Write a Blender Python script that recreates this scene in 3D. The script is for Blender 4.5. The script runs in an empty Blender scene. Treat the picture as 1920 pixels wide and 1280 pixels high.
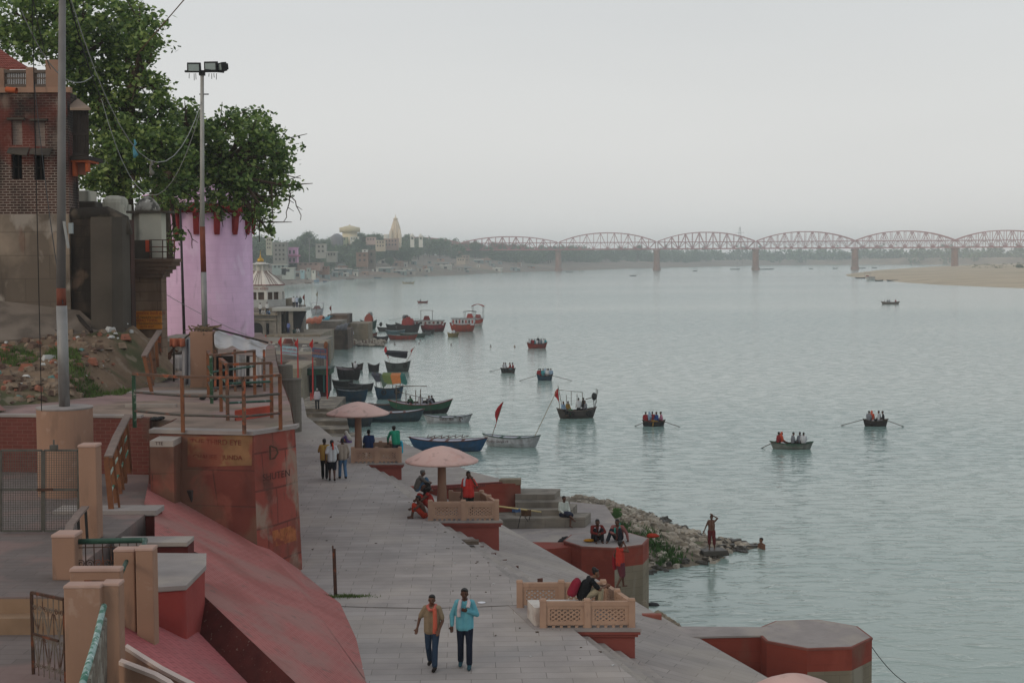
import bpy, math, random
import numpy as np
from mathutils import Vector, Matrix
random.seed(7); rng = np.random.default_rng(7)
scene = bpy.context.scene
COL = scene.collection
# ---------------------------------------------------------------- camera
F = 2700.0; PITCH = math.atan(156 / F); ROLL = math.radians(-.3); CAMZ = 14.2
cam_d = bpy.data.cameras.new('camera'); cam = bpy.data.objects.new('camera', cam_d); COL.objects.link(cam)
cam_d.sensor_width = 36; cam_d.lens = F / 1920 * 36; cam_d.clip_end = 12000; cam_d.clip_start = .3
RM = Matrix.Rotation(math.pi / 2 - PITCH, 3, 'X') @ Matrix.Rotation(ROLL, 3, 'Z')
cam.matrix_world = Matrix.Translation((0, 0, CAMZ)) @ RM.to_4x4()
scene.camera = cam
scene.view_settings.view_transform = 'Standard'; scene.view_settings.look = 'None'
scene.view_settings.gamma = 1; scene.view_settings.exposure = 0.06
# ---------------------------------------------------------------- world, sun
SUN_EL, SUN_AZ = math.radians(24), math.radians(232)      # low sun behind the town, on the left
w = bpy.data.worlds.new('World'); scene.world = w; w.use_nodes = True
nt = w.node_tree; nt.nodes.clear()
out = nt.nodes.new('ShaderNodeOutputWorld'); add = nt.nodes.new('ShaderNodeAddShader')
sky = nt.nodes.new('ShaderNodeTexSky'); sky.sky_type = 'NISHITA'; sky.sun_disc = False
sky.sun_elevation = SUN_EL; sky.sun_rotation = SUN_AZ; sky.dust_density = 6; sky.air_density = 1.5
bg1 = nt.nodes.new('ShaderNodeBackground'); bg1.inputs[1].default_value = 0.012
bg2 = nt.nodes.new('ShaderNodeBackground'); bg2.inputs[1].default_value = 1.0
tc = nt.nodes.new('ShaderNodeTexCoord'); sx = nt.nodes.new('ShaderNodeSeparateXYZ')
rp = nt.nodes.new('ShaderNodeValToRGB'); e = rp.color_ramp
e.elements[0].position = .0; e.elements[0].color = (.68, .68, .67, 1)
e.elements[1].position = 1; e.elements[1].color = (.48, .515, .56, 1)
k = e.elements.new(.02); k.color = (.71, .705, .69, 1)
k = e.elements.new(.16); k.color = (.62, .63, .635, 1)
k = e.elements.new(.4); k.color = (.545, .57, .60, 1)
nz = nt.nodes.new('ShaderNodeTexNoise'); nz.inputs['Scale'].default_value = 1.5; nz.inputs['Detail'].default_value = 3
mp = nt.nodes.new('ShaderNodeMapping'); mp.inputs['Scale'].default_value = (1, 1, 5)
mxr = nt.nodes.new('ShaderNodeMapRange'); mxr.inputs[1].default_value = .3; mxr.inputs[2].default_value = .7
mxr.inputs[3].default_value = .96; mxr.inputs[4].default_value = 1.04
mul = nt.nodes.new('ShaderNodeMix'); mul.data_type = 'RGBA'; mul.blend_type = 'MULTIPLY'; mul.inputs[0].default_value = 1
L = nt.links.new
L(tc.outputs['Generated'], sx.inputs[0]); L(sx.outputs['Z'], rp.inputs[0])
L(tc.outputs['Generated'], mp.inputs[0]); L(mp.outputs[0], nz.inputs['Vector']); L(nz.outputs['Fac'], mxr.inputs[0])
L(rp.outputs[0], mul.inputs[6]); L(mxr.outputs[0], mul.inputs[7]); L(mul.outputs[2], bg2.inputs[0])
L(sky.outputs[0], bg1.inputs[0]); L(bg1.outputs[0], add.inputs[0]); L(bg2.outputs[0], add.inputs[1]); L(add.outputs[0], out.inputs[0])
sd = bpy.data.lights.new('sun', 'SUN'); sd.energy = .5; sd.angle = math.radians(14); sd.color = (1, .86, .7)
sun = bpy.data.objects.new('sun', sd); COL.objects.link(sun)
sdir = Vector((math.sin(SUN_AZ) * math.cos(SUN_EL), math.cos(SUN_AZ) * math.cos(SUN_EL), math.sin(SUN_EL)))
sun.rotation_euler = sdir.to_track_quat('Z', 'Y').to_euler()
cy = scene.cycles; cy.max_bounces = 6; cy.diffuse_bounces = 3; cy.glossy_bounces = 3; cy.transparent_max_bounces = 8
cy.volume_bounces = 4; cy.use_denoising = True; cy.caustics_reflective = False; cy.caustics_refractive = False
try: cy.denoiser = 'OPENIMAGEDENOISE'
except Exception: pass

# ---------------------------------------------------------------- geometry helpers
def ray(u, v): return RM @ Vector(((u - 960) / F, (640 - v) / F, -1))
def W(u, v, z=None, Y=None):
 """the point of the place seen at (u, v) of the survey photo, on height z or at distance Y"""
 d = ray(u, v); t = (z - CAMZ) / d.z if z is not None else Y / d.y
 return Vector((0, 0, CAMZ)) + d * t
def PL(u, v, P, dz=0):
 a, b, c = [Vector(p) + Vector((0, 0, dz)) for p in P]; n = (b - a).cross(c - a); d = ray(u, v)
 o = Vector((0, 0, CAMZ)); return o + d * (n.dot(a - o) / n.dot(d))

class MB:
 def __init__(s): s.v = []; s.f = []; s.m = []; s.uv = None
 def add(s, vs, fs, m=0):
  b = len(s.v); s.v += [tuple(p) for p in vs]
  for f in fs: s.f.append(tuple(b + i for i in f)); s.m.append(m)
  return s
 def box(s, c, d, rz=0, top=None, m=0, rx=0, ry=0):
  """centre c, size d; top = (sx, sy) scale of the top face"""
  hx, hy, hz = d[0] / 2, d[1] / 2, d[2] / 2; tx, ty = top or (1, 1)
  R = Matrix.Rotation(rz, 3, 'Z') @ Matrix.Rotation(ry, 3, 'Y') @ Matrix.Rotation(rx, 3, 'X')
  P = [(-hx, -hy, -hz), (hx, -hy, -hz), (hx, hy, -hz), (-hx, hy, -hz),
             (-hx * tx, -hy * ty, hz), (hx * tx, -hy * ty, hz), (hx * tx, hy * ty, hz), (-hx * tx, hy * ty, hz)]
  P = [R @ Vector(p) + Vector(c) for p in P]
  return s.add(P, [(0, 3, 2, 1), (4, 5, 6, 7), (0, 1, 5, 4), (1, 2, 6, 5), (2, 3, 7, 6), (3, 0, 4, 7)], m)
 def bar(s, a, b, w, h=None, m=0):
  """square bar from a to b"""
  a, b = Vector(a), Vector(b); h = h or w; d = (b - a)
  if d.length < 1e-6: return s
  d.normalize(); up = Vector((0, 0, 1)) if abs(d.z) < .95 else Vector((0, 1, 0))
  x = d.cross(up).normalized() * (w / 2); y = x.cross(d).normalized() * (h / 2)
  P = [a - x - y, a + x - y, a + x + y, a - x + y, b - x - y, b + x - y, b + x + y, b - x + y]
  return s.add(P, [(0, 1, 2, 3), (7, 6, 5, 4), (0, 4, 5, 1), (1, 5, 6, 2), (2, 6, 7, 3), (3, 7, 4, 0)], m)
 def tube(s, pts, r, n=8, m=0, cap=True):
  pts = [Vector(p) for p in pts]; rs = r if isinstance(r, (list, tuple)) else [r] * len(pts); rings = []
  px = None
  for i, p in enumerate(pts):
   d = (pts[min(i + 1, len(pts) - 1)] - pts[max(i - 1, 0)]).normalized()
   if px is None:
    up = Vector((0, 0, 1)) if abs(d.z) < .9 else Vector((1, 0, 0)); px = d.cross(up).normalized()
   px = (px - d * px.dot(d)).normalized(); py = d.cross(px)
   rings.append([p + (px * math.cos(2 * math.pi * k / n) + py * math.sin(2 * math.pi * k / n)) * rs[i] for k in range(n)])
  return s.loft(rings, m, cap)
 def loft(s, rings, m=0, cap=True, closed=True):
  n = len(rings[0]); vs = [p for r in rings for p in r]; fs = []
  for i in range(len(rings) - 1):
   for k in range(n if closed else n - 1):
    k2 = (k + 1) % n; fs.append((i * n + k, i * n + k2, (i + 1) * n + k2, (i + 1) * n + k))
  if cap and closed: fs += [tuple(range(n - 1, -1, -1)), tuple((len(rings) - 1) * n + k for k in range(n))]
  return s.add(vs, fs, m)
 def lathe(s, c, prof, n=24, m=0, a0=0, sx=1, sy=1):
  """prof: (radius, z) pairs from bottom to top"""
  return s.loft([[Vector((c[0] + r * sx * math.cos(a0 + 2 * math.pi * k / n), c[1] + r * sy * math.sin(a0 + 2 * math.pi * k / n), c[2] + z))
      for k in range(n)] for r, z in prof], m)
 def prism(s, poly, z0, z1=None, m=0, mt=None):
  """poly of (x, y) or (x, y, z) tops, extruded down to z0"""
  n = len(poly); top = [(p[0], p[1], p[2] if z1 is None else z1) for p in poly]; bot = [(p[0], p[1], z0) for p in poly]
  s.add(bot + top, [tuple(range(n - 1, -1, -1))] + [(k, (k + 1) % n, n + (k + 1) % n, n + k) for k in range(n)], m)
  return s.add(top, [tuple(range(n))], m if mt is None else mt)
 def hull(s, a, b, m=0):
  n = len(a); return s.loft([a, b], m)
 def blob(s, c, r, n=10, m=0, jit=0, R=None):
  rings = []; c = Vector(c); r = r if isinstance(r, (list, tuple)) else (r, r, r); h = max(3, n // 2 + 1)
  for i in range(h + 1):
   t = math.pi * (i / h) * .98 + .01 * math.pi; ring = []
   for k in range(n):
    a = 2 * math.pi * k / n; j = 1 + jit * (random.random() - .5)
    p = Vector((r[0] * math.sin(t) * math.cos(a) * j, r[1] * math.sin(t) * math.sin(a) * j, -r[2] * math.cos(t) * j))
    if R: p = R @ p
    ring.append(c + p)
   rings.append(ring)
  return s.loft(rings, m)
 def build(s, name, mats, parent=None, smooth=False, origin=None, local=False):
  me = bpy.data.meshes.new(name); o0 = Vector((0, 0, 0))
  if origin is not None: o0 = Vector(origin)
  if parent is not None and not local: o0 = wloc(parent)
  me.from_pydata([tuple(Vector(p) - o0) for p in s.v], [], s.f)
  mats = mats if isinstance(mats, (list, tuple)) else [mats]
  for m in mats: me.materials.append(m)
  if len(mats) > 1: me.polygons.foreach_set('material_index', s.m)
  if smooth: me.polygons.foreach_set('use_smooth', [True] * len(s.f))
  me.validate(); me.update()
  return link(name, me, parent, origin)
def link(name, me, parent=None, origin=None):
 o = bpy.data.objects.new(name, me); COL.objects.link(o)
 if parent is not None: o.parent = parent
 elif origin is not None: o.location = origin
 return o
def wloc(o):
 p = Vector((0, 0, 0))
 while o is not None: p += o.location; o = o.parent
 return p
def tag(o, label=None, cat=None, group=None, kind=None):
 if label: o['label'] = label
 if cat: o['category'] = cat
 if group: o['group'] = group
 if kind: o['kind'] = kind
 return o
def thing(name, label, cat, loc=(0, 0, 0), rz=0, group=None):
 o = bpy.data.objects.new(name, None); COL.objects.link(o); o.location = loc; o.rotation_euler = (0, 0, rz)
 o.empty_display_size = .2
 return tag(o, label, cat, group)
def children(o): return [c for c in KIDS.get(o.name, [])]
def copy_tree(o, kids, loc, rz=0, sc=1, label=None):
 """copy of a thing with its parts (kids: list of (child, [grandchildren]))"""
 r = o.copy(); COL.objects.link(r); r.location = loc; r.rotation_euler = (0, 0, rz); r.scale = (sc, sc, sc)
 if label: r['label'] = label
 for c, gs in kids:
  d = c.copy(); COL.objects.link(d); d.parent = r
  for g in gs: h = g.copy(); COL.objects.link(h); h.parent = d
 return r
def smooth_mesh(o):
 for p in o.data.polygons: p.use_smooth = True
def bevel(o, w=.02, seg=2):
 b = o.modifiers.new('bevel', 'BEVEL'); b.width = w; b.segments = seg; b.limit_method = 'ANGLE'; b.angle_limit = math.radians(35); return o

# ---------------------------------------------------------------- materials
def c3(h):
 if isinstance(h, (tuple, list)): return tuple(h[:3])
 h = h.lstrip('#'); h = h if len(h) == 6 else '333333'; v = [int(h[i:i + 2], 16) / 255 for i in (0, 2, 4)]
 return tuple(x / 12.92 if x <= .04045 else ((x + .055) / 1.055) ** 2.4 for x in v)
MC = {}
def M(name, col, rough=.85, var=.18, scale=2.0, bump=.15, bdist=.01, stains=(), brick=None, metal=0, spec=.3, wcoord=True, streak=False, detail=6):
 """procedural paint / stone / wood: base colour with two scales of variation, stains [(colour, scale, lo, hi)], bricks"""
 if name in MC: return MC[name]
 col = c3(col); m = bpy.data.materials.new(name); m.use_nodes = True; t = m.node_tree; N = t.nodes.new; K = t.links.new
 b = t.nodes['Principled BSDF']; b.inputs['Roughness'].default_value = rough; b.inputs['Metallic'].default_value = metal
 b.inputs['Specular IOR Level'].default_value = spec
 if wcoord: g = N('ShaderNodeNewGeometry'); vec = g.outputs['Position']
 else: g = N('ShaderNodeTexCoord'); vec = g.outputs['Object']
 def noise(sc, det=detail, vs=(1, 1, 1), dist=0):
  mp = N('ShaderNodeMapping'); mp.inputs['Scale'].default_value = vs; K(vec, mp.inputs[0])
  n = N('ShaderNodeTexNoise'); n.inputs['Scale'].default_value = sc; n.inputs['Detail'].default_value = det
  n.inputs['Distortion'].default_value = dist; K(mp.outputs[0], n.inputs['Vector']); return n.outputs['Fac']
 def mix(a, bb, fac, mode='MIX'):
  x = N('ShaderNodeMix'); x.data_type = 'RGBA'; x.blend_type = mode
  for i, s in ((6, a), (7, bb)):
   if hasattr(s, 'links'): K(s, x.inputs[i])
   else: x.inputs[i].default_value = (*s, 1)
  if hasattr(fac, 'links'): K(fac, x.inputs[0])
  else: x.inputs[0].default_value = fac
  return x.outputs[2]
 def rng_(s, lo, hi, a=0, c=1):
  r = N('ShaderNodeMapRange'); K(s, r.inputs[0])
  for i, q in enumerate((lo, hi, a, c)): r.inputs[i + 1].default_value = q
  return r.outputs[0]
 vs = (1, 1, .15) if streak else (1, 1, 1)
 n1 = noise(scale, vs=vs); n2 = noise(scale * 9, 4)
 d = tuple(x * (1 - var) for x in col); l = tuple(min(1, x * (1 + var)) for x in col)
 cc = mix(d, l, rng_(n1, .3, .7)); h = n2
 if brick:
  bw, bh, mort, mcol, proj = brick[:5]
  if proj == 'xy': vv = vec
  else:
   sp = N('ShaderNodeSeparateXYZ'); K(vec, sp.inputs[0]); cb = N('ShaderNodeCombineXYZ')
   ad = N('ShaderNodeMath'); ad.operation = 'ADD'; K(sp.outputs[0], ad.inputs[0]); K(sp.outputs[1], ad.inputs[1])
   if proj == 'xz': K(ad.outputs[0], cb.inputs[0])
   else: K(sp.outputs[1], cb.inputs[0])
   K(sp.outputs[2], cb.inputs[1]); vv = cb.outputs[0]
  mp = N('ShaderNodeMapping'); mp.vector_type = 'POINT'
  if len(brick) > 5: mp.inputs['Rotation'].default_value = (0, 0, brick[5])
  K(vv, mp.inputs[0])
  bt = N('ShaderNodeTexBrick'); K(mp.outputs[0], bt.inputs['Vector']); bt.inputs['Scale'].default_value = 1
  bt.inputs['Brick Width'].default_value = bw; bt.inputs['Row Height'].default_value = bh; bt.inputs['Mortar Size'].default_value = mort
  bt.inputs['Mortar Smooth'].default_value = .3; bt.offset_frequency = 2
  vr = brick[6] if len(brick) > 6 else .16
  bt.inputs['Color1'].default_value = (1 - vr, 1 - vr, 1 - vr, 1); bt.inputs['Color2'].default_value = (1 + vr, 1 + vr * .9, 1 + vr * .95, 1)
  bt.inputs['Mortar'].default_value = (1, 1, 1, 1)
  cc = mix(cc, bt.outputs['Color'], 1.0, 'MULTIPLY')
  cc = mix(cc, c3(mcol), rng_(bt.outputs['Fac'], 0, 1, 0, .85))
  iv = rng_(bt.outputs['Fac'], 0, 1, 1, 0); ma = N('ShaderNodeMath'); ma.operation = 'MULTIPLY_ADD'
  K(n2, ma.inputs[0]); ma.inputs[1].default_value = .4; K(iv, ma.inputs[2]); h = ma.outputs[0]
 for st in stains:
  sc_, ssc, lo, hi = st[:4]; vv2 = st[4] if len(st) > 4 else (1, 1, 1)
  cc = mix(cc, c3(sc_), rng_(noise(ssc, 8, vv2, .3), lo, hi, 0, st[5] if len(st) > 5 else .9))
 K(cc, b.inputs['Base Color'])
 if bump:
  bp = N('ShaderNodeBump'); bp.inputs['Strength'].default_value = bump; bp.inputs['Distance'].default_value = bdist
  K(h, bp.inputs['Height']); K(bp.outputs[0], b.inputs['Normal'])
 K(rng_(n2, .2, .8, max(0, rough - .08), min(1, rough + .08)), b.inputs['Roughness'])
 MC[name] = m; return m
def paint(col, name=None, rough=.6, var=.12):
 """object-space paint for small movable things"""
 return M(name or 'paint_' + (col if isinstance(col, str) else '%.2f_%.2f_%.2f' % tuple(col)), col, rough, var, 3, .08, .004, wcoord=False)
def dirty(col, dirt='#4a443c', name=None, lo=.52, hi=.75, rough=.75, sc=1.6):
 q = c3(col); kk = .62 if sum(q) < .7 else .95; dirt = '#3a352f' if kk < .9 else dirt
 return M(name or 'dirty_' + col, tuple(x * kk for x in q), rough, .15, 4, .2, .006, stains=[(dirt, sc, lo, hi, (1, 1, .5), .7)], wcoord=False)
# ================================================================ SETTING
AN = math.atan(.2765)         # the quay runs up-river, turned this much to the left
m_pave = M('pave_stone', '#98918c', .88, .14, .9, .4, .008, stains=[('#b0a599', .35, .5, .62, (1, 1, 1), .3), ('#7c7573', .22, .52, .62, (1, 1, 1), .3), ('#b4ab9d', .09, .56, .68, (1, 1, 1), .35)], brick=(1.05, .42, .009, '#6a625e', 'xy', -.03, .08))
m_pave2 = M('pave_stone_low', '#958d87', .88, .14, .8, .4, .008, stains=[('#aca294', .3, .5, .62, (1, 1, 1), .35), ('#7a7370', .4, .55, .7, (1, 1, 1), .3)], brick=(1.2, .5, .01, '#6a625d', 'xy', AN, .07))
m_upground = M('dusty_ground', '#867468', .95, .25, .5, .6, .03, stains=[('#5b5045', .8, .5, .62, (1, 1, 1), .6), ('#93707a', .25, .52, .6, (1, 1, 1), .35), ('#415033', .33, .62, .7, (1, 1, 1), .6)])
m_floor = M('landing_stone', '#6d635f', .88, .16, .7, .4, .008, stains=[('#8d6f68', .6, .5, .6, (1, 1, 1), .45), ('#8f857a', .5, .6, .7, (1, 1, 1), .3)], brick=(1.0, .3, .006, '#45403c', 'xy', 0, .08))
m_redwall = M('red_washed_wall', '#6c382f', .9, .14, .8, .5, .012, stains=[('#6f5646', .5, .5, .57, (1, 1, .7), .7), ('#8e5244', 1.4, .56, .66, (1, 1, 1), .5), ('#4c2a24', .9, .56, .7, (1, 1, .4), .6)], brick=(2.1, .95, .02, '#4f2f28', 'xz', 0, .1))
m_redwall2 = M('red_washed_wall_lit', '#8c463b', .9, .14, 1.1, .5, .012, stains=[('#8e7f70', .7, .53, .6, (1, 1, .8), .8), ('#6f4438', 1.4, .52, .62, (1, 1, 1), .6), ('#46302a', 2.5, .62, .7, (1, 1, .5), .6)], brick=(1.3, 1.0, .03, '#5a302a', 'xz', 0, .1))  # rustier red, also lightened to paint in the brighter side of the bastion corner
m_redbrick = M('red_painted_brick', '#9d5d58', .9, .14, .7, .6, .015, stains=[('#93736b', .5, .5, .6, (1, 1, 1), .6), ('#7d433c', .35, .54, .64, (1, 1, 1), .5), ('#6b5a54', 3, .62, .7, (1, 1, 1), .5)], brick=(.22, .095, .01, '#ad7670', 'xy', .9, .07))
m_pinktile = M('pink_tiled_slope', '#a35a5b', .85, .12, .7, .4, .01, stains=[('#8f6663', .8, .55, .7, (1, 1, 1), .5)], brick=(.3, .16, .012, '#86474a', 'xy', .3, .05))
m_brickgrey = M('dark_red_brick_wall', '#6a3a33', .92, .15, .8, .5, .012, stains=[('#5b4a40', .7, .5, .6, (1, 1, 1), .6)], brick=(.28, .11, .009, '#77564a', 'xz', 0, .1))
m_redpier = M('red_river_wall', '#80392c', .88, .14, .7, .4, .01, stains=[('#6d5a4c', .6, .52, .62, (1, 1, .5), .5), ('#95493a', 1.0, .55, .66, (1, 1, 1), .4)], brick=(.9, .3, .004, '#6b3027', 'xz', 0, .04))
m_mud = M('silt_stained_stone', '#7b705f', .92, .15, .8, .4, .01, stains=[('#938b7d', 1.0, .52, .62, (1, 1, .3), .7), ('#5a5246', .7, .6, .72, (1, 1, 1), .6)], brick=(.9, .3, .006, '#5d5448', 'xz', 0, .05))
m_cap = M('worn_cap_stone', '#8f8783', .9, .15, 1.2, .35, .008, stains=[('#a69c90', .8, .5, .62, (1, 1, 1), .5), ('#6a6360', 1.2, .6, .72, (1, 1, 1), .5)])
m_stone = M('grey_ghat_stone', '#7d766c', .92, .2, 1.0, .5, .015, stains=[('#57514a', 1.1, .52, .64, (1, 1, .4), .6), ('#938a7a', .7, .57, .7, (1, 1, 1), .5)], brick=(.9, .3, .008, '#57524a', 'xz', 0, .08))
m_peach = M('peach_wash', '#967561', .85, .08, 1.0, .2, .006, stains=[('#8f6f5e', 1.6, .5, .66, (1, 1, .3), .6), ('#6b574b', 2.2, .6, .72, (1, 1, .3), .7), ('#a98e7e', 3, .62, .7, (1, 1, 1), .5)])
m_peachlt = M('peach_wash_edge', '#ab8d80', .85, .08, 1.6, .2, .006, stains=[('#9a7c70', 1.8, .55, .7, (1, 1, 1), .6)])
m_jali = M('jali_sandstone', '#a58671', .85, .1, 2.0, .25, .006, stains=[('#98796a', 2.5, .52, .66, (1, 1, .5), .6), ('#6b564c', 3.2, .63, .75, (1, 1, .5), .6)])
m_canopy = M('pink_concrete_canopy', '#c4a49b', .8, .07, 1.2, .2, .006, stains=[('#b98d82', 2.2, .52, .66, (1, 1, 1), .5), ('#857068', 2.8, .6, .72, (1, 1, 1), .6)])
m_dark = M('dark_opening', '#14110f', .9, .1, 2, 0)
m_grass = M('grass_ground', '#3d4a28', .95, .35, 2.0, .6, .05)
m_earth = M('bank_earth', '#8a7a68', .95, .2, .08, .4, .3, stains=[('#6d6153', .03, .5, .6, (1, 1, 1), .6), ('#5f6a48', .02, .58, .66, (1, 1, 1), .6)])
m_sand = M('river_sand', '#b5a48a', .95, .1, .05, .3, .3, stains=[('#8d7c62', .03, .5, .64, (1, 3, 1), .6), ('#78764f', .012, .6, .66, (1, 1, 1), .5)])
m_rock = M('shore_rock', '#82796c', .92, .25, 2.5, .7, .03, stains=[('#a79d8d', 1.2, .52, .62, (1, 1, 1), .7), ('#4a453d', 1.0, .58, .68, (1, 1, 1), .7)])
m_wetrock = M('wet_shore_rock', '#3c372f', .45, .3, 2.5, .7, .03)
m_iron = M('rusty_iron', '#4a352b', .8, .25, 6, .3, .004, stains=[('#7a4630', 4, .52, .62), ('#28221e', 3, .6, .7)], metal=.2)
m_galv = M('galvanised_pole', '#8a8886', .55, .1, 4, .1, .003, stains=[('#5e5450', 3, .55, .68, (1, 1, .2), .7)], metal=.3)
m_rustpole = M('rust_painted_steel', '#5a4438', .75, .2, 5, .2, .003, stains=[('#8a3f2a', 2, .55, .62, (1, 1, .2))])
m_railbrown = M('brown_rail_steel', '#5f4536', .7, .2, 6, .2, .003, stains=[('#9a5030', 4, .54, .62), ('#3b2c24', 5, .58, .66)])
m_railorange = M('orange_rail_steel', '#74492f', .7, .15, 6, .2, .003, stains=[('#5b3323', 4, .56, .66)])
m_railgreen = M('green_rail_steel', '#26452f', .6, .15, 6, .2, .003, stains=[('#8b8f85', 7, .6, .66)])
m_railgrey = M('grey_rail_top', '#7a6a62', .8, .15, 6, .2, .003)
m_pipe = M('chipped_green_pipe', '#2c4a3e', .5, .15, 8, .2, .003, stains=[('#7d8f8a', 7, .6, .66, (1, 1, .6), .8)])
m_trunk = M('bark', '#4d3f33', .95, .25, 3, .7, .03)
m_black = paint('#191919', 'black_paint', .6)

# water
def water_material():
 m = bpy.data.materials.new('river_water'); m.use_nodes = True; t = m.node_tree; N = t.nodes.new; K = t.links.new
 b = t.nodes['Principled BSDF']; b.inputs['Roughness'].default_value = .12; b.inputs['IOR'].default_value = 1.4
 g = N('ShaderNodeNewGeometry')
 def noise(sc, vs, det, rot=0, dist=0):
  mp = N('ShaderNodeMapping'); mp.inputs['Scale'].default_value = vs; mp.inputs['Rotation'].default_value = (0, 0, rot); K(g.outputs['Position'], mp.inputs[0])
  n = N('ShaderNodeTexNoise'); n.inputs['Scale'].default_value = sc; n.inputs['Detail'].default_value = det; n.inputs['Distortion'].default_value = dist
  K(mp.outputs[0], n.inputs['Vector']); return n.outputs['Fac']
 # patches where a breeze ruffles the river: rougher, their teal sheen and speckle painted into the silt colour
 patch = noise(.006, (.35, 1, 1), 10, .25, .6)
 r = N('ShaderNodeMapRange'); K(patch, r.inputs[0]); r.inputs[1].default_value = .42; r.inputs[2].default_value = .6
 c = N('ShaderNodeMix'); c.data_type = 'RGBA'; K(r.outputs[0], c.inputs[0])
 c.inputs[6].default_value = (.26, .335, .295, 1); c.inputs[7].default_value = (.145, .25, .23, 1); K(c.outputs[2], b.inputs['Base Color'])
 a = noise(1.5, (.45, 1, 1), 3, .12, .6); d = noise(.3, (.5, 1, 1), 4, -.06, .5); f = noise(3.6, (.6, 1, 1), 2, .2)
 pk = N('ShaderNodeMapRange'); K(a, pk.inputs[0]); pk.inputs[1].default_value = .5; pk.inputs[2].default_value = .85; a = pk.outputs[0]
 s1 = N('ShaderNodeMath'); s1.operation = 'MULTIPLY_ADD'; K(d, s1.inputs[0]); s1.inputs[1].default_value = .7; K(a, s1.inputs[2])
 s2 = N('ShaderNodeMath'); s2.operation = 'MULTIPLY_ADD'; K(f, s2.inputs[0]); s2.inputs[1].default_value = .25; K(s1.outputs[0], s2.inputs[2])
 st = N('ShaderNodeMapRange'); K(r.outputs[0], st.inputs[0]); st.inputs[3].default_value = .5; st.inputs[4].default_value = .85
 bp = N('ShaderNodeBump'); bp.inputs['Distance'].default_value = .12; K(st.outputs[0], bp.inputs['Strength']); K(s2.outputs[0], bp.inputs['Height'])
 K(bp.outputs[0], b.inputs['Normal']); return m
m_water = water_material()
wm = MB()
wm.add([(-2500, -60, 0), (2500, -60, 0), (2500, 3450, 0), (-2500, 3450, 0)], [(0, 1, 2, 3)])
tag(wm.build('water', m_water), 'wide calm grey green river', None, None, 'structure')
# river bed and plain below everything, reaches the horizon
bm_ = MB(); bm_.add([(-2550, -80, -3), (2550, -80, -3), (2550, 3500, -3), (-2550, 3500, -3)], [(0, 1, 2, 3)])
tag(bm_.build('ground', m_earth), kind='structure')

# ---------------------------------------------------------------- quay promenade, steps, lower terrace
def E1(Y): return 1.7 - .2765 * (Y - 32.3)
def E2(Y): return 5.12 - .325 * (Y - 39.3)
S1 = (W(280, 880, z=8.2), W(640, 1130, z=5.5), W(690, 1280, z=5.5))
pb = MB(); left = [(-2.2, 24), (-3.0, 29.2), (-3.55, 32.8), (-4.36, 36.08), (-5.95, 40.0), (-6.4, 44), (-11.5, 76), (-13.6, 90), (-12.3, 90.5)]
right = [(-11.4, 79.5), (E1(62), 62), (E1(50), 50), (E1(40), 40), (E1(24), 24)]
pb.prism([(x - .9 if y > 29 else x - 3, y) for x, y in left] + right, -2, 5.5)
o = pb.build('promenade_pavement', m_pave); tag(o, kind='structure')
# steps that drop from the promenade to the lower terrace
for k in range(4):
 st = MB(); z = 5.5 - .18 * (k + 1); a = .38
 ys = [24, 34, 44, 54, 64]
 p = [(E1(y) + a * (k + 1), y, z) for y in ys]; q = [(E1(y) - .2, y, z) for y in reversed(ys)]
 st.prism(q + p if False else p + q, -2, m=0)
 o = st.build('stair_step', m_pave2); tag(o, kind='structure')
tb = MB(); ys = [26, 33, 40, 47, 54, 61.2]
ins = [(E1(y) + 1.55, y, 4.62) for y in ys]; outs = [(E2(y), y, 3.7) for y in ys]
for i in range(len(ys) - 1):
 a, b2, c, d = ins[i], outs[i], outs[i + 1], ins[i + 1]
 n = len(tb.v); lo = [(p[0], p[1], -2) for p in (a, b2, c, d)]
 tb.add([a, b2, c, d] + lo, [(0, 1, 2, 3), (4, 7, 6, 5), (1, 0, 4, 5), (2, 1, 5, 6), (3, 2, 6, 7), (0, 3, 7, 4)])
tag(tb.build('lower_terrace_pavement', m_pave2), kind='structure')
# drain notches at the foot of the steps
m_notch = M('notch_dark_brick', '#5a382e', .9, .2, 4, .1)  # dark red-brown of the wedge bricks
for u, v in [(902, 1024), (925, 1037), (945, 1049), (967, 1061), (1012, 1084)]:
 zq = next((5.5 - .18 * k for k in range(6) if W(u, v, z=5.5 - .18 * k).x - E1(W(u, v, z=5.5 - .18 * k).y) < .38 * k), 4.7); p = W(u, v, z=zq); n = MB(); n.prism([(p.x - .07, p.y - .06), (p.x + .09, p.y - .1), (p.x + .09, p.y + .05)], zq - .1, zq + .012)
 tag(n.build('drain_brick', m_notch, origin=(p.x, p.y, zq)), 'small dark wedge brick set along the promenade steps', 'brick', 'wedge bricks along the steps')
# displaced paving slab
p = W(882, 1012, z=5.5); n = MB(); n.prism([(p.x - .28, p.y + .1), (p.x + .26, p.y + .1), (p.x + .26, p.y - .22), (p.x - .16, p.y - .22)], 5.4, 5.506)
tag(n.build('missing_slab_patch', M('dirt_patch', '#5d5146', .95, .2, 5, .3)), 'dark bare patch where a slab is missing beside the middle kiosk', 'patch')
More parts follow.
